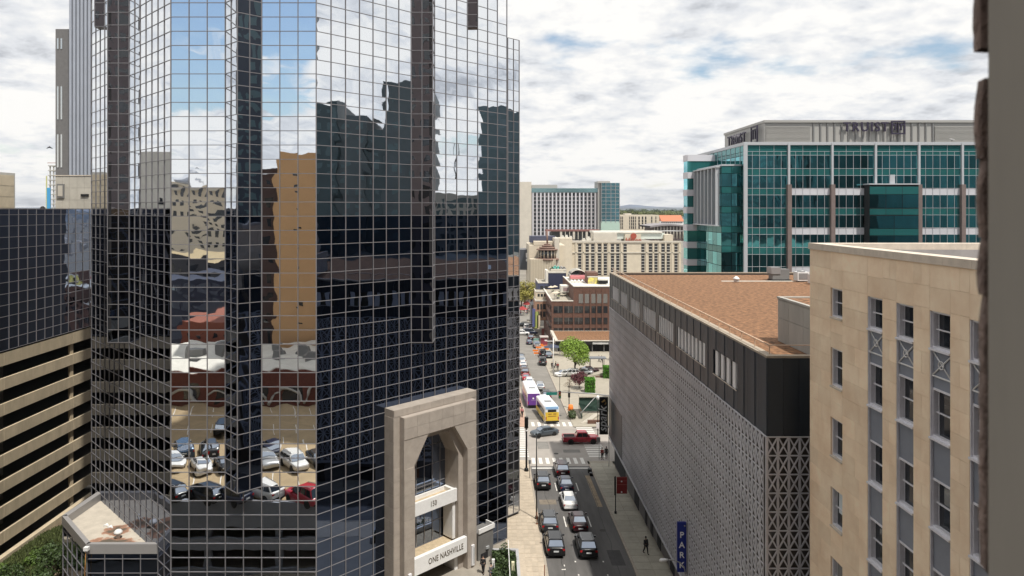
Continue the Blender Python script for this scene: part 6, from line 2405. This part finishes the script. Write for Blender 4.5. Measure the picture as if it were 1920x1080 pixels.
Dk = 'cars on the raised parking deck'
for x, y, k, c, h, lab in ((385, 938, 'suv', 'black', 150, 'large black SUV at the deck edge mirrored in the lower left panes'), (432, 941, 'suv', 'navy', 155, 'dark blue SUV next to the black one mirrored at the pane edge'),
                           (492, 932, 'suv', 'white', 150, 'white SUV at the deck edge mirrored left of the maroon car'), (572, 941, 'suv', 'red', 145, 'dark red SUV at the deck edge mirrored in the corner pane'),
                           (378, 880, 'sedan', 'white', -55, 'white sedan mirrored in the middle pane column of the left group'), (327, 872, 'sedan', 'white', -60, 'white sedan mirrored at the left edge of the front panes'),
                           (345, 850, 'suv', 'blue', 118, 'grey blue SUV mirrored above the white sedans'), (394, 850, 'suv', 'charcoal', 118, 'charcoal SUV mirrored beside the grey blue SUV'),
                           (500, 872, 'suv', 'silver', -58, 'silver SUV mirrored left of the white hatchback'), (553, 876, 'suv', 'white', -56, 'white hatchback mirrored in the right pane group'), (595, 868, 'sedan', 'charcoal', -58, 'dark sedan at the corner of the right pane group'),
                           (510, 848, 'sedan', 'navy', 120, 'dark blue coupe mirrored above the silver SUV'), (418, 810, 'suv', 'black', 100, 'black SUV at the rear of the deck'), (421, 878, 'sedan', 'charcoal', -58, 'dark sedan mirrored beside the tip of the bay'), (318, 935, 'suv', 'black', 148, 'black SUV at the far left end of the deck edge')):
    car(k, c, mir(x, y), -math.radians(h) + math.pi * 2, lab, Dk, slope=False)


def bus(name, label, loc, heading, m_body, m_rear, m_top, ln=11.5, ad=None):
    o = thing(name, label, 'bus', loc, heading)
    s_ = (rz(loc[1] + 4) - rz(loc[1] - 4)) / 8
    o.rotation_euler = (0, -math.atan(s_), heading)
    h = ln / 2
    K = lambda n_, mb, m: part(n_, mb, m, o, world=False)

    def ring(x, w, z0, z1, r=.18):
        return [(x, -w, z0), (x, -w, z1 - r), (x, -w + r * .35, z1 - r * .3), (x, -w + r, z1), (x, w - r, z1), (x, w - r * .35, z1 - r * .3), (x, w, z1 - r), (x, w, z0)]
    mb = MB().grid([ring(-h, 1.24, .38, 2.85), ring(-h + .12, 1.28, .32, 3.0), ring(h - .25, 1.28, .32, 3.0), ring(h, 1.2, .38, 2.8)], False, close=True)
    mb.face([7, 6, 5, 4, 3, 2, 1, 0])
    b = 24
    mb.face([b + i for i in range(8)])
    o_b = part('body', mb, m_body, o, world=False, fx=True)
    K('rear_panel', MB().box(-h - .03, -h + .005, -1.2, 1.2, .5, 2.1), m_rear)
    K('roof', MB().box(-h + .25, h - .4, -1.1, 1.1, 3.0, 3.06), m_top)
    for i in range(4):
        K('roof_hatch', MB().box(-h + 1.2 + i * 2.4, -h + 2.2 + i * 2.4, -.6, .6, 3.06, 3.2), m_top if i != 1 else M_grey)
    K('rear_window', MB().box(-h - .035, -h, -.75, .75, 2.12, 2.55), M_dark)
    for s_ in (-1, 1):
        for i in range(6):
            K('side_window', MB().box(-h + .8 + i * (ln - 1.8) / 6, -h + .65 + (i + 1) * (ln - 1.8) / 6, min(s_ * 1.27, s_ * 1.30), max(s_ * 1.27, s_ * 1.30), 1.4, 2.4), M_cglass_d)
        K('tail_lamp', MB().box(-h - .05, -h, s_ * 1.1 - .08, s_ * 1.1 + .08, .8, 1.3), M_tail)
    K('rear_bumper', MB().box(-h - .12, -h + .1, -1.22, 1.22, .35, .6), M_black)
    K('windscreen', MB().box(h - .04, h + .03, -1.05, 1.05, 1.2, 2.5), M_cglass_d)
    ty, rim = wheel_parts(.37)
    for x in (-h + 2.6, h - 2.4):
        for s_ in (-1, 1):
            w = put('wheel', None, o, Matrix.Translation((x, s_ * 1.19, .45)) @ Matrix.Scale(1.25, 4), world=False)
            put('tyre', ty, w, Matrix.Identity(4), world=False)
            put('rim', rim, w, Matrix.Identity(4), world=False)
    return o, K, h


M_byel = mat('bus_yellow', (.70, .48, .05), .4)
M_bblue = mat('bus_pale_blue', (.28, .46, .72), .4)
M_bwh = mat('bus_white', (.74, .76, .78), .4)
M_bpur = mat('bus_purple', (.16, .055, .30), .4)
g = gp(1031, 795)
o, K, h = bus('city_bus', 'yellow city bus with a pale blue and white roof entering the far crossing', (g.x - .1, g.y + 4.6, rz(g.y + 4.6)), math.radians(96), M_bwh, M_byel, M_bwh, 9.6)
for s_ in (-1, 1):
    K('side_stripe', MB().box(-h + .2, h - .3, min(s_ * 1.275, s_ * 1.305), max(s_ * 1.275, s_ * 1.305), .45, 1.38), M_byel)
K('rear_cap', MB().box(-h - .02, -h + .9, -1.15, 1.15, 2.6, 3.02), M_bblue)
K('rear_lettering', MB().box(-h - .055, -h - .031, -.75, -.2, 1.72, 1.86).box(-h - .055, -h - .031, .1, .7, 1.72, 1.86).box(-h - .055, -h - .031, -.75, .75, 1.36, 1.46), mat('bus_brown', (.25, .10, .03), .6))
g = gp(999, 766)
o, K, h = bus('city_bus', 'purple city bus with a white roof behind the yellow bus at the left kerb', (g.x, g.y + 6.2, rz(g.y + 6.2)), math.radians(92), M_bwh, M_bpur, M_bwh, 12)
for s_ in (-1, 1):
    K('side_stripe', MB().box(-h + .2, h - .3, min(s_ * 1.275, s_ * 1.305), max(s_ * 1.275, s_ * 1.305), .45, 1.38), M_bpur)
K('rear_upper', MB().box(-h - .045, -h, -1.15, 1.15, 2.1, 2.8), M_bpur)
K('emblem', MB().tube([(-h - .05, .1, 1.9), (-h - .07, .1, 1.9)], .18, 8), M_wtxt)
K('stripe', MB().box(-h - .06, -h - .031, -.5, .5, 1.5, 1.6), mat('bus_lilac', (.4, .25, .55), .5))

# ================================================================== STREET FURNITURE
tp = thing('signal_pole', 'thick black pole with a tall black sleeve at its top beside the left crossing', 'pole', (4.86, 99, rz(99)))
z9 = rz(99)
part('base', MB().tube([(4.86, 99, z9 + .1), (4.86, 99, z9 + .45), (4.86, 99, z9 + .6)], [.34, .30, .16], 10), M_black, tp)
part('shaft', MB().tube([(4.86, 99, z9 + .55), (4.86, 99, 6.2)], [.15, .11], 10), M_black, tp)
part('sleeve', MB().tube([(4.86, 99, 4.75), (4.86, 99, 4.95), (4.86, 99, 6.35), (4.86, 99, 6.45)], [.12, .28, .28, .22], 10), M_black, tp)
part('collar', MB().tube([(4.86, 99, 4.45), (4.86, 99, 4.62)], .17, 10), M_wtxt, tp)
z8 = rz(82)
t2 = thing('lamp_pole', 'slender tall black lamp pole on the left kerb near the queue', 'pole', (5.2, 82, z8))
part('base', MB().tube([(5.2, 82, z8 + .1), (5.2, 82, z8 + .4), (5.2, 82, z8 + .55)], [.2, .17, .09], 8), M_black, t2)
part('shaft', MB().tube([(5.2, 82, z8 + .5), (5.2, 82, 9.4)], [.08, .055], 8), M_black, t2)
part('cap', MB().tube([(5.2, 82, 9.4), (5.2, 82, 9.55)], [.09, .03], 8), M_black, t2)
t3 = thing('sign_post', 'thin dark post beside the black signal pole at the kerb', 'post', (5.15, 96, rz(96)))
part('shaft', MB().tube([(5.15, 96, rz(96)), (5.15, 96, rz(96) + 2.6)], .04, 6), M_black, t3)
part('plate', MB().box(5.0, 5.3, 95.93, 95.96, rz(96) + 2.1, rz(96) + 2.6), M_pdark, t3)
t4 = thing('sign_post', 'thin post with a grey plate at the near right corner of the junction', 'post', (15.9, 104.6, rz(104)))
part('shaft', MB().tube([(15.9, 104.6, rz(104)), (15.9, 104.6, rz(104) + 3.3)], .04, 6), M_pdark, t4)
part('plate', MB().box(15.5, 16.05, 104.5, 104.54, rz(104) + 2.5, rz(104) + 3.3), M_grey, t4)
for (x, y), lab in (((5.05, 67.6), 'short brown post on the near left kerb'), ((5.15, 80.5), 'short rusty post at the foot of the slender lamp pole')):
    solo('kerb_post', MB().tube([(x, y, rz(y)), (x, y, rz(y) + 1.5)], .05, 6).box(x - .12, x + .12, y - .12, y + .12, rz(y) + .1, rz(y) + .2), mat('rust_brown', (.20, .08, .04), .8), lab, 'post', 'short posts on the left kerb')
sg = thing('mast_arm', 'grey signal mast arm over the junction with a teal street name plate', 'signal mast', (19.9, 118, rz(118)))
part('arm', MB().tube([(20.2, 118, 4.3), (17, 118, 4.75), (9.0, 118, 5.15)], [.13, .10, .06], 8), M_grey, sg)
part('pole', MB().tube([(20.2, 118, rz(118)), (20.2, 118, 7.5)], .17, 10), M_grey, sg)
part('name_plate', MB().box(9.1, 10.9, 117.9, 117.94, 4.55, 5.0), mat('plate_teal', (.02, .22, .19), .5), sg)
for x in (11.35,):
    sgh = part('signal_head', MB().box(x - .2, x + .2, 117.75, 118.1, 4.0, 5.2), M_black, sg)
    for i, c_ in enumerate(((.35, .02, .02), (.35, .2, .02), (.02, .25, .1))):
        put('lens', MB().tube([(x, 117.745, 4.95 - i * .36), (x, 117.70, 4.95 - i * .36)], .12, 8).mesh('lens', mat('lens_%s' % ('red', 'amber', 'green')[i], c_, .3)), sgh)
g = gp(1067, 766)
ps = thing('traffic_signal', 'black pedestrian signal pole at the far right kerb', 'traffic signal', g)
part('pole', MB().tube([(0, 0, 0), (0, 0, 3.2)], .09, 8), M_black, ps, world=False)
part('signal_head', MB().box(-.2, .2, -.2, .2, 2.2, 3.2), M_black, ps, world=False)
part('base', MB().tube([(0, 0, 0), (0, 0, .25)], .25, 8), M_black, ps, world=False)
g = gp(1121, 826)
lp2 = thing('globe_lamp', 'black post lamp with a white head just left of the black spark banner', 'street lamp', g)
part('pole', MB().tube([(0, 0, 0), (0, 0, 6.6)], [.09, .06], 8), M_black, lp2, world=False)
part('globe', MB().tube([(0, 0, 6.6), (0, 0, 6.8), (0, 0, 7.1), (0, 0, 7.3)], [.12, .26, .26, .08], 10), M_wtxt, lp2, world=False)
part('sign_box', MB().box(-.25, .25, -.1, .1, 2.0, 2.9), M_wtxt, lp2, world=False)
g = gp(1051, 760)
lp3 = thing('lamp_post', 'slim dark lamp post by the bare shrub on the right kerb', 'street lamp', gp(1049.5, 737))
part('pole', MB().tube([(0, 0, 0), (0, 0, 3.6)], .06, 6), M_black, lp3, world=False)
part('lamp_head', MB().box(-.45, .45, -.12, .12, 3.6, 3.75), M_wtxt, lp3, world=False)
lp4 = thing('tall_pole', 'tall white pole with short arms beside the brick building', 'street lamp', gp(1037.5, 705))
part('pole', MB().tube([(0, 0, 0), (0, 0, 9.2)], .11, 8), M_white, lp4, world=False)
part('arm', MB().box(-1.9, .1, -.06, .06, 8.3, 8.45), M_white, lp4, world=False)
part('lamp_head', MB().box(-2.1, -1.5, -.12, .12, 8.45, 8.65), M_white, lp4, world=False)
# manhole covers, patches and stains of the carriageway
M_iron = mat('cast_iron', (.05, .045, .04), .6, .4)
for i, (x, y) in enumerate(((7.0, 66.5), (12.4, 79.0), (9.8, 107.5), (7.6, 116.0), (12.6, 131.0), (10.2, 152.0))):
    z0_ = rz(y)
    solo('manhole_cover', MB().tube([(x, y, z0_ - .02), (x, y, z0_ + .012)], .36, 16, False).tube([(x, y, z0_ + .012), (x, y, z0_ + .02)], .27, 12, False), M_iron, 'round iron manhole cover ' + ('near the bottom of the left lane', 'in the empty right lane', 'in the junction just past the near crossing', 'in the junction near the grey sedan', 'on the street right of the purple bus', 'on the street beyond the two buses')[i], 'manhole cover', 'manhole covers in the street')
M_patch = mat('asphalt_patch', (.062, .060, .060), .9, var=.2, nscale=1.5)
M_patch2 = mat('pale_patch', (.20, .17, .135), .9, var=.3, nscale=1.2)
for r_, m_ in ((rect(9.2, 10.6, 60, 66.0), M_patch), (rect(12.0, 13.4, 70.5, 74), M_patch), (rect(5.9, 8.0, 86.8, 88.4), M_patch2), (rect(8.6, 10.6, 79.9, 80.7), M_patch2), (rect(7.2, 9.0, 110, 114), mat('grey_patch', (.21, .20, .185), .9, var=.15)), (rect(11.0, 13.6, 108, 109.6), mat('grey_patch', (.21, .20, .185), .9, var=.15)), (rect(9.5, 11, 140, 150), M_patch2), (rect(7.5, 9.5, 170, 176), M_patch2)):
    o = part('road_patch', mark('p', r_, .004), m_)
    o['kind'] = 'structure'
M_seam = mat('tar_seam', (.03, .03, .03), .7)
sr = random.Random(12)
for x0 in (6.9, 9.9, 12.7):
    y = 58.0
    mb = MB()
    x = x0
    while y < 99:
        nx_, ny_ = x + sr.gauss(0, .10), y + sr.uniform(.7, 1.6)
        b = len(mb.v)
        mb.v += [(x - .025, y, rz(y) + .0075), (x + .025, y, rz(y) + .0075), (nx_ + .025, ny_, rz(ny_) + .0075), (nx_ - .025, ny_, rz(ny_) + .0075)]
        mb.face([b, b + 1, b + 2, b + 3])
        x, y = x0 + (nx_ - x0) * .8, ny_
    o = part('tar_seam', mb, M_seam)
    o['kind'] = 'structure'
# stairwell, bench and ramp on the far right corner
c0 = gp(1105, 795)
stw = thing('sunken_stair', 'sunken stair entrance with dark glass balustrade and a brick edge on the far corner', 'stair entrance', c0)
z_ = c0.z
A_st = Matrix.Translation(c0)
part('brick_edge', MB().box(-.3, 3.2, -.25, .25, 0, .7), M_brick, stw, world=False)
P = Pieces('step', stw)
for i in range(9):
    P.add(ubox(M_cream2), Matrix.Translation(c0 + Vector((-.6 + i * .33, .8 + i * .55, .10 + i * .02))) @ Matrix.Rotation(.5, 4, 'Z') @ Matrix.Diagonal((1.9, .22, .16, 1)))
P.flush()
part('glass_wall', MB().box(-.9, 4.6, 7.6, 7.75, .1, 2.6).box(-1.0, -.85, 3.0, 7.6, .1, 1.6), mat('green_glass', (.05, .10, .09), .1, .6), stw, world=False)
part('handrail', MB().tube([(-1.2, 2.5, 1.2), (2.0, 6.8, 2.9), (4.6, 7.7, 2.95)], .07, 6), M_grey, stw, world=False)
part('canopy', MB().box(-.9, 5.5, 7.4, 9.4, 2.7, 2.85), M_side, stw, world=False)
solo('corner_shrub', leaf_mass([((c0.x - 2.6, c0.y + 4, c0.z + .6), (.8, 1.6, .8))], .12, 700, rr=random.Random(3)), M_green2, 'dark green shrub bed left of the sunken stair', 'shrub')
solo('orange_barrel', MB().tube([Vector(gp(1070, 770)) + Vector((0, 0, .1)), Vector(gp(1070, 770)) + Vector((0, 0, .6)), Vector(gp(1070, 770)) + Vector((0, 0, 1.1))], [.55, .48, .40], 12), mat('cone_orange', (.85, .22, .03), .6), 'orange traffic barrel on the right pavement by the signal', 'traffic barrel')
rp_ = thing('forecourt_ramp', 'pale walled ramp wedge in the forecourt beside the second hedge', 'ramp', gp(1118, 705))
part('slab', MB().prism([(-2.8, 0), (4, 0), (4, 1.6)], -1.2, 1.2, Matrix(((1, 0, 0, 0), (0, 0, 1, 0), (0, 1, 0, 0), (0, 0, 0, 1)))), M_side, rp_, world=False, fx=True)
part('kerb', MB().box(-.5, 5, -2.4, -2.1, -.1, .5), M_brick, rp_, world=False)
sh_ = thing('bus_shelter', 'dark flat-roofed shelter on thin posts right of the bright green tree', 'shelter', gp(1115, 693))
part('roof', MB().box(-2.6, 2.8, -1.2, 1.2, 2.9, 3.1), mat('shelter_roof', (.16, .17, .19), .5), sh_, world=False)
for sx_ in (-1.2, 2.2):
    for sy_ in (-1, 1):
        part('post', MB().tube([(sx_, sy_, 0), (sx_, sy_, 2.9)], .08, 6), M_black, sh_, world=False)
part('seat', MB().box(-1.1, 2.0, -.2, .2, .4, .5), M_brick, sh_, world=False)
for i, (x, y) in enumerate(((1006, 667), (1004, 662), (1010, 656), (1013, 651), (1020, 653), (1024, 659))):
    g = gp(x, y)
    o = thing('traffic_barrier', 'striped orange barrier ' + ('nearest in the roadworks down the street', 'second from the near end of the far roadworks', 'beside the far silver pickup', 'behind the far silver pickup', 'next to the red kiosk in the far roadworks', 'at the kerb by the grey SUV')[i], 'barrier', g, 0, 'orange barriers in the far roadworks')
    part('board', MB().box(-.8, .8, -.05, .05, .5, 1.0), mat('cone_orange', (.85, .22, .03), .6), o, world=False)
    part('leg', MB().box(-.7, -.6, -.25, .25, 0, .5), M_white, o, world=False)
    part('leg', MB().box(.6, .7, -.25, .25, 0, .5), M_white, o, world=False)
g = gp(1020, 648)
kk = thing('red_kiosk', 'small red kiosk on the pavement at the foot of the brick side wall', 'kiosk', g)
part('body', MB().box(-1.0, 1.0, -1, 1, 0, 2.6), mat('kiosk_red', (.28, .05, .07), .6), kk, world=False)
part('roof', MB().box(-1.3, 1.3, -1.3, 1.3, 2.6, 2.9), mat('kiosk_pale', (.45, .40, .38), .7), kk, world=False)
for i, (x, y, w, h_, c_) in enumerate(((1006, 600, 1.2, 5.5, (.35, .40, .12)), (1010, 604, 1.0, 4.5, (.65, .55, .40)), (1001, 596, 1.0, 6.0, (.10, .12, .28)), (1018, 628, .9, 4.2, (.20, .06, .05)), (1005, 640, 1.6, 1.8, (.20, .38, .34)))):
    Yg = 235 if y < 630 else 222
    c = px(x, y, Yg)
    o = thing('blade_sign', ('yellow green upright sign on the far street front', 'cream upright sign below the arches', 'dark blue upright sign at the street end', 'dark red sign on the brick side wall', 'pale green hoarding beside the roadworks')[i], 'sign', (c.x, Yg, rz(Yg)))
    part('board', MB().box(-w / 2, w / 2, -.1, .1, c.z - rz(Yg) - h_ / 2, c.z - rz(Yg) + h_ / 2), mat('sign_%s' % ('lime', 'sand', 'indigo', 'oxblood', 'mint')[i], c_, .6), o, world=False)
    part('bracket', MB().box(w / 2, w / 2 + 1.0, -.05, .05, c.z - rz(Yg) + h_ * .3, c.z - rz(Yg) + h_ * .34), M_black, o, world=False)
solo('valve_box', MB().box(13.45, 13.95, 98.4, 99.0, rz(98.4) - .1, rz(98.4) + .55).box(13.5, 13.9, 97.2, 97.7, rz(97.2) - .1, rz(97.2) + .4), M_black, 'pair of squat black bases at the right kerb before the stop line', 'kerb box')

# ================================================================== PEOPLE
def skin_mesh(verts, edges, radii, m, root=0, sub=1):
    me = bpy.data.meshes.new('figure')
    me.from_pydata(verts, edges, [])
    ob = bpy.data.objects.new('figure', me)
    md = ob.modifiers.new('s', 'SKIN')
    for i, r in enumerate(radii):
        me.skin_vertices[0].data[i].radius = (r, r) if isinstance(r, float) else r
        me.skin_vertices[0].data[i].use_root = (i == root)
    md.use_smooth_shade = True
    s2 = ob.modifiers.new('u', 'SUBSURF')
    s2.levels = sub
    s2.render_levels = sub
    new = evaluated(ob)
    new.materials.clear()
    new.materials.append(m)
    return new


M_skin = [mat('skin_%s' % n, c, .6) for n, c in (('fair', (.52, .33, .24)), ('brown', (.20, .11, .07)))]
CLOTH = {n: mat('cloth_' + n, c, .85) for n, c in (('black', (.015, .015, .018)), ('grey', (.12, .12, .13)), ('blue', (.05, .08, .18)), ('white', (.6, .6, .58)), ('red', (.32, .04, .04)), ('tan', (.36, .26, .16)), ('denim', (.06, .08, .13)), ('green', (.06, .12, .06)), ('pink', (.5, .2, .22)))}
_pp = {}


def person_meshes(stride, arms, skin, top, leg):
    key = (stride, arms, skin, top, leg)
    if key in _pp:
        return _pp[key]
    s = stride
    V = [(0, 0, .94), (0, 0, 1.14), (0, 0, 1.36), (0, 0, 1.49), (0, -.01, 1.56), (0, -.015, 1.66), (0, 0, 1.73),
         (.19, 0, 1.40), (.24, -.02 + arms * .6, 1.13), (.25, -.12 + arms, .90), (.25, -.15 + arms, .80),
         (-.19, 0, 1.40), (-.24, -.02 - arms * .6, 1.13), (-.25, -.12 - arms, .90), (-.25, -.15 - arms, .80),
         (.10, 0, .88), (.10, -s * .5, .50), (.10, -s * .8 + .02, .09), (.10, -s * .8 - .15, .04),
         (-.10, 0, .88), (-.10, s * .3, .50), (-.10, s * .9 + .05, .12), (-.10, s * .9 - .10, .05)]
    E = [(0, 1), (1, 2), (2, 3), (3, 4), (4, 5), (5, 6), (2, 7), (7, 8), (8, 9), (9, 10), (2, 11), (11, 12), (12, 13), (13, 14), (0, 15), (15, 16), (16, 17), (17, 18), (0, 19), (19, 20), (20, 21), (21, 22)]
    Rr = [.14, .125, .145, .055, .062, .088, .05, .062, .045, .034, .036, .062, .045, .034, .036, .095, .062, .042, .038, .095, .062, .042, .038]
    body = skin_mesh(V, E, Rr, M_skin[skin])
    tv = [0, 1, 2, 7, 8, 9, 11, 12, 13]
    idx = {v_: i for i, v_ in enumerate(tv)}
    te = [(idx[a], idx[b]) for a, b in E if a in idx and b in idx]
    topm = skin_mesh([V[i] for i in tv], te, [Rr[i] * 1.14 + .012 for i in tv], CLOTH[top])
    lv = [0, 15, 16, 17, 19, 20, 21]
    idx = {v_: i for i, v_ in enumerate(lv)}
    le = [(idx[a], idx[b]) for a, b in E if a in idx and b in idx]
    legm = skin_mesh([V[i] for i in lv], le, [Rr[i] * 1.16 + .012 for i in lv], CLOTH[leg])
    hair = MB().tube([(0, .01, 1.66), (0, .015, 1.72), (0, .01, 1.765), (0, .0, 1.79)], [.098, .10, .07, .02], 10)
    hands = MB()
    for hx, hy, hz in (V[10], V[14]):
        for f in range(4):
            hands.tube([(hx, hy - .03 + f * .02, hz), (hx + .004, hy - .032 + f * .02, hz - .07), (hx - .01 * (1 if hx > 0 else -1), hy - .034 + f * .02, hz - .10 - .01 * (f in (1, 2)))], [.010, .009, .006], 4)
        hands.tube([(hx, hy - .035, hz + .02), (hx - .01, hy - .065, hz - .03)], [.011, .008], 4)
    face = MB().tube([(0, -.098, 1.655), (0, -.118, 1.645)], [.012, .014], 5)
    shoes = MB()
    for k in (17, 21):
        a, b = V[k], V[k + 1]
        shoes.tube([(a[0], a[1] + .04, .05), (a[0], a[1] - .05, .055), (b[0], b[1] - .06, .035)], [.055, .06, .04], 6)
    _pp[key] = (body, topm, legm, hair.mesh('hair', CLOTH['black']), hands.mesh('fingers', M_skin[skin]), shoes.mesh('shoes', CLOTH['black']), face.mesh('nose', M_skin[skin]))
    return _pp[key]


def person(loc, heading, label, stride=.25, arms=.05, skin=0, top='black', leg='denim', group=None, zadd=.12, h=1.0):
    o = thing('person', label, 'person', (loc[0], loc[1], loc[2] + zadd), heading, group)
    o.scale = (h, h, h)
    for n_, me in zip(('body', 'shirt', 'trousers', 'hair', 'fingers', 'shoes', 'nose'), person_meshes(stride, arms, skin, top, leg)):
        put(n_, me, o, world=False)
    return o


person(gp(1211, 1040), math.radians(20), 'person in dark clothes walking down the right pavement near the park sign', .3, .1, 1, 'black', 'black')
person(gp(906, 1077), math.radians(-20), 'person in black with a grey belt walking at the tower entrance', .15, .05, 0, 'black', 'black', zadd=.1)
person(gp(921, 1092), math.radians(40), 'person in grey at the bottom edge beside the white bollard', .15, .05, 0, 'grey', 'denim', zadd=.1)
person(gp(960, 870), math.radians(10), 'person in black waiting at the left end of the near crossing', .1, .03, 1, 'black', 'black')
Gc = 'people waiting at the right corner'
person(gp(1129, 863), 0.3, 'person in dark red top at the right corner, left of the pair', .05, .03, 0, 'red', 'black', Gc)
person(gp(1137, 861), -0.4, 'person in black at the right corner, right of the pair', .05, .03, 1, 'black', 'black', Gc)
Gl = 'people on the brick pavement beside the tower'
tops = ['black', 'grey', 'white', 'blue', 'red', 'black', 'tan', 'pink', 'black', 'green']
desc = ['touching the tower edge', 'second from the tower edge', 'in the middle of the group', 'leaning towards the crossing', 'behind the group', 'at the front of the group', 'beside the purple bus pavement', 'nearest the black sleeve pole', 'farthest from the crossing', 'between the group and the kerb']
for i, (x, y) in enumerate(((955.5, 803), (958, 800), (963.5, 803), (966, 797), (961, 787), (970, 803), (972.5, 796), (979, 783), (975.5, 769), (974, 790))):
    person(gp(x, y), i * 1.3, 'person in a %s top %s' % (tops[i], desc[i]), (.05, .2, .3)[i % 3], .05, i % 2, tops[i], ('denim', 'black', 'grey')[i % 3], Gl, h=.95 + .03 * (i % 4))
Gr = 'people walking by the bright green tree'
for i, (x, y, t) in enumerate(((1035, 692, 'black'), (1038, 696, 'grey'), (1042, 691, 'black'), (1046, 694, 'red'), (1123, 679, 'blue'), (1128, 680, 'black'))):
    person(gp(x, y), i * 2.0, ('person in black left of the walking group by the tree', 'person in grey in front of the walking group by the tree', 'person in black in the middle of the walking group', 'person in red right of the walking group by the tree', 'person in blue standing beside the dark shelter', 'person in black standing right of the dark shelter')[i], .25, .08, i % 2, t, 'black', Gr)
# the far crowd past the junction
cr = random.Random(31)
keys = [((.25, .08, 0, 'red', 'denim')), ((.1, .05, 1, 'white', 'black')), ((.25, .05, 0, 'pink', 'tan')), ((.1, .05, 0, 'black', 'denim'))]
mbv = []
P = Pieces('person', None)
vs, fs, mi, base, ml = [], [], [], 0, []
for i in range(150):
    Yc_ = cr.uniform(300, 420)
    xx = (cr.uniform(972, 1004) - PX) / F * Yc_
    k = keys[cr.randrange(4)]
    for me in person_meshes(*k)[:4]:
        if me.name not in _arr:
            _arr[me.name] = mesh_arrays(me)
        v_, f_, _s = _arr[me.name]
        if len(v_) > 300 and me is not person_meshes(*k)[0] and cr.random() < .0:
            continue
        a = cr.random() * 0 + i
        ca, sa = math.cos(a), math.sin(a)
        q = v_.copy()
        q = np.stack([q[:, 0] * ca - q[:, 1] * sa + xx, q[:, 0] * sa + q[:, 1] * ca + Yc_, q[:, 2] + rz(Yc_) + .05], 1)
        vs.append(q)
        fs += [tuple(base + w for w in ff) for ff in f_]
        if me.materials[0] not in ml:
            ml.append(me.materials[0])
        mi += [ml.index(me.materials[0])] * len(f_)
        base += len(q)
me = bpy.data.meshes.new('crowd')
me.from_pydata(np.concatenate(vs).tolist(), [], fs)
for m in ml:
    me.materials.append(m)
me.polygons.foreach_set("material_index", mi)
me.update()
o = put('crowd', me)
o['kind'] = 'stuff'
for i, (x, y, c_) in enumerate(((980, 560, 'red'), (988, 571, 'red'), (976, 580, 'tan'), (990, 592, 'pink'), (982, 545, 'white'), (994, 583, 'black'))):
    Yg = 300 + i * 18
    c = px(x, y, Yg)
    o = thing('market_tent', '%s tent roof over the crowd %s' % (c_ if c_ != 'tan' else 'sand coloured', ('below the yellow green trees', 'in the middle of the far street', 'at the tower edge beyond the far junction', 'right of the other tents by the street fronts', 'highest up at the street end', 'nearest the dark street front')[i]), 'tent', (c.x, Yg, rz(Yg)), 0, 'tents at the street end')
    part('roof', MB().tube([(0, 0, 2.6), (0, 0, 2.7), (0, 0, 4.0)], [2.3, 2.2, .1], 4, False), CLOTH[c_], o, world=False)
    for sx_ in (-1.3, 1.3):
        for sy_ in (-1.3, 1.3):
            part('post', MB().tube([(sx_, sy_, 0), (sx_, sy_, 2.6)], .06, 4), M_white, o, world=False)
solo('bird', MB().tube([(-34.2, 48, 41.4), (-34.0, 48, 41.5), (-33.8, 48, 41.4)], [.02, .06, .02], 5), M_black, 'tiny dark bird in the sky at the left', 'bird', M=Matrix.Translation((px(93, 277, 48).x + 34, 0, px(93, 277, 48).z - 41.45)))

# ================================================================== AIR
hz_m = bpy.data.materials.new('haze')
hz_m.use_nodes = True
t = hz_m.node_tree
t.nodes.clear()
pv = t.nodes.new("ShaderNodeVolumePrincipled")
pv.inputs['Color'].default_value = (.90, .94, 1.0, 1)
pv.inputs['Density'].default_value = 0.00006
pv.inputs['Anisotropy'].default_value = 0.3
to = t.nodes.new("ShaderNodeOutputMaterial")
t.links.new(pv.outputs[0], to.inputs['Volume'])
hz_o = part('haze', MB().box(-6300, 6300, -300, 9300, -70, 200), hz_m)
hz_o['kind'] = 'stuff'

bpy.data.scenes.remove(_tmp)
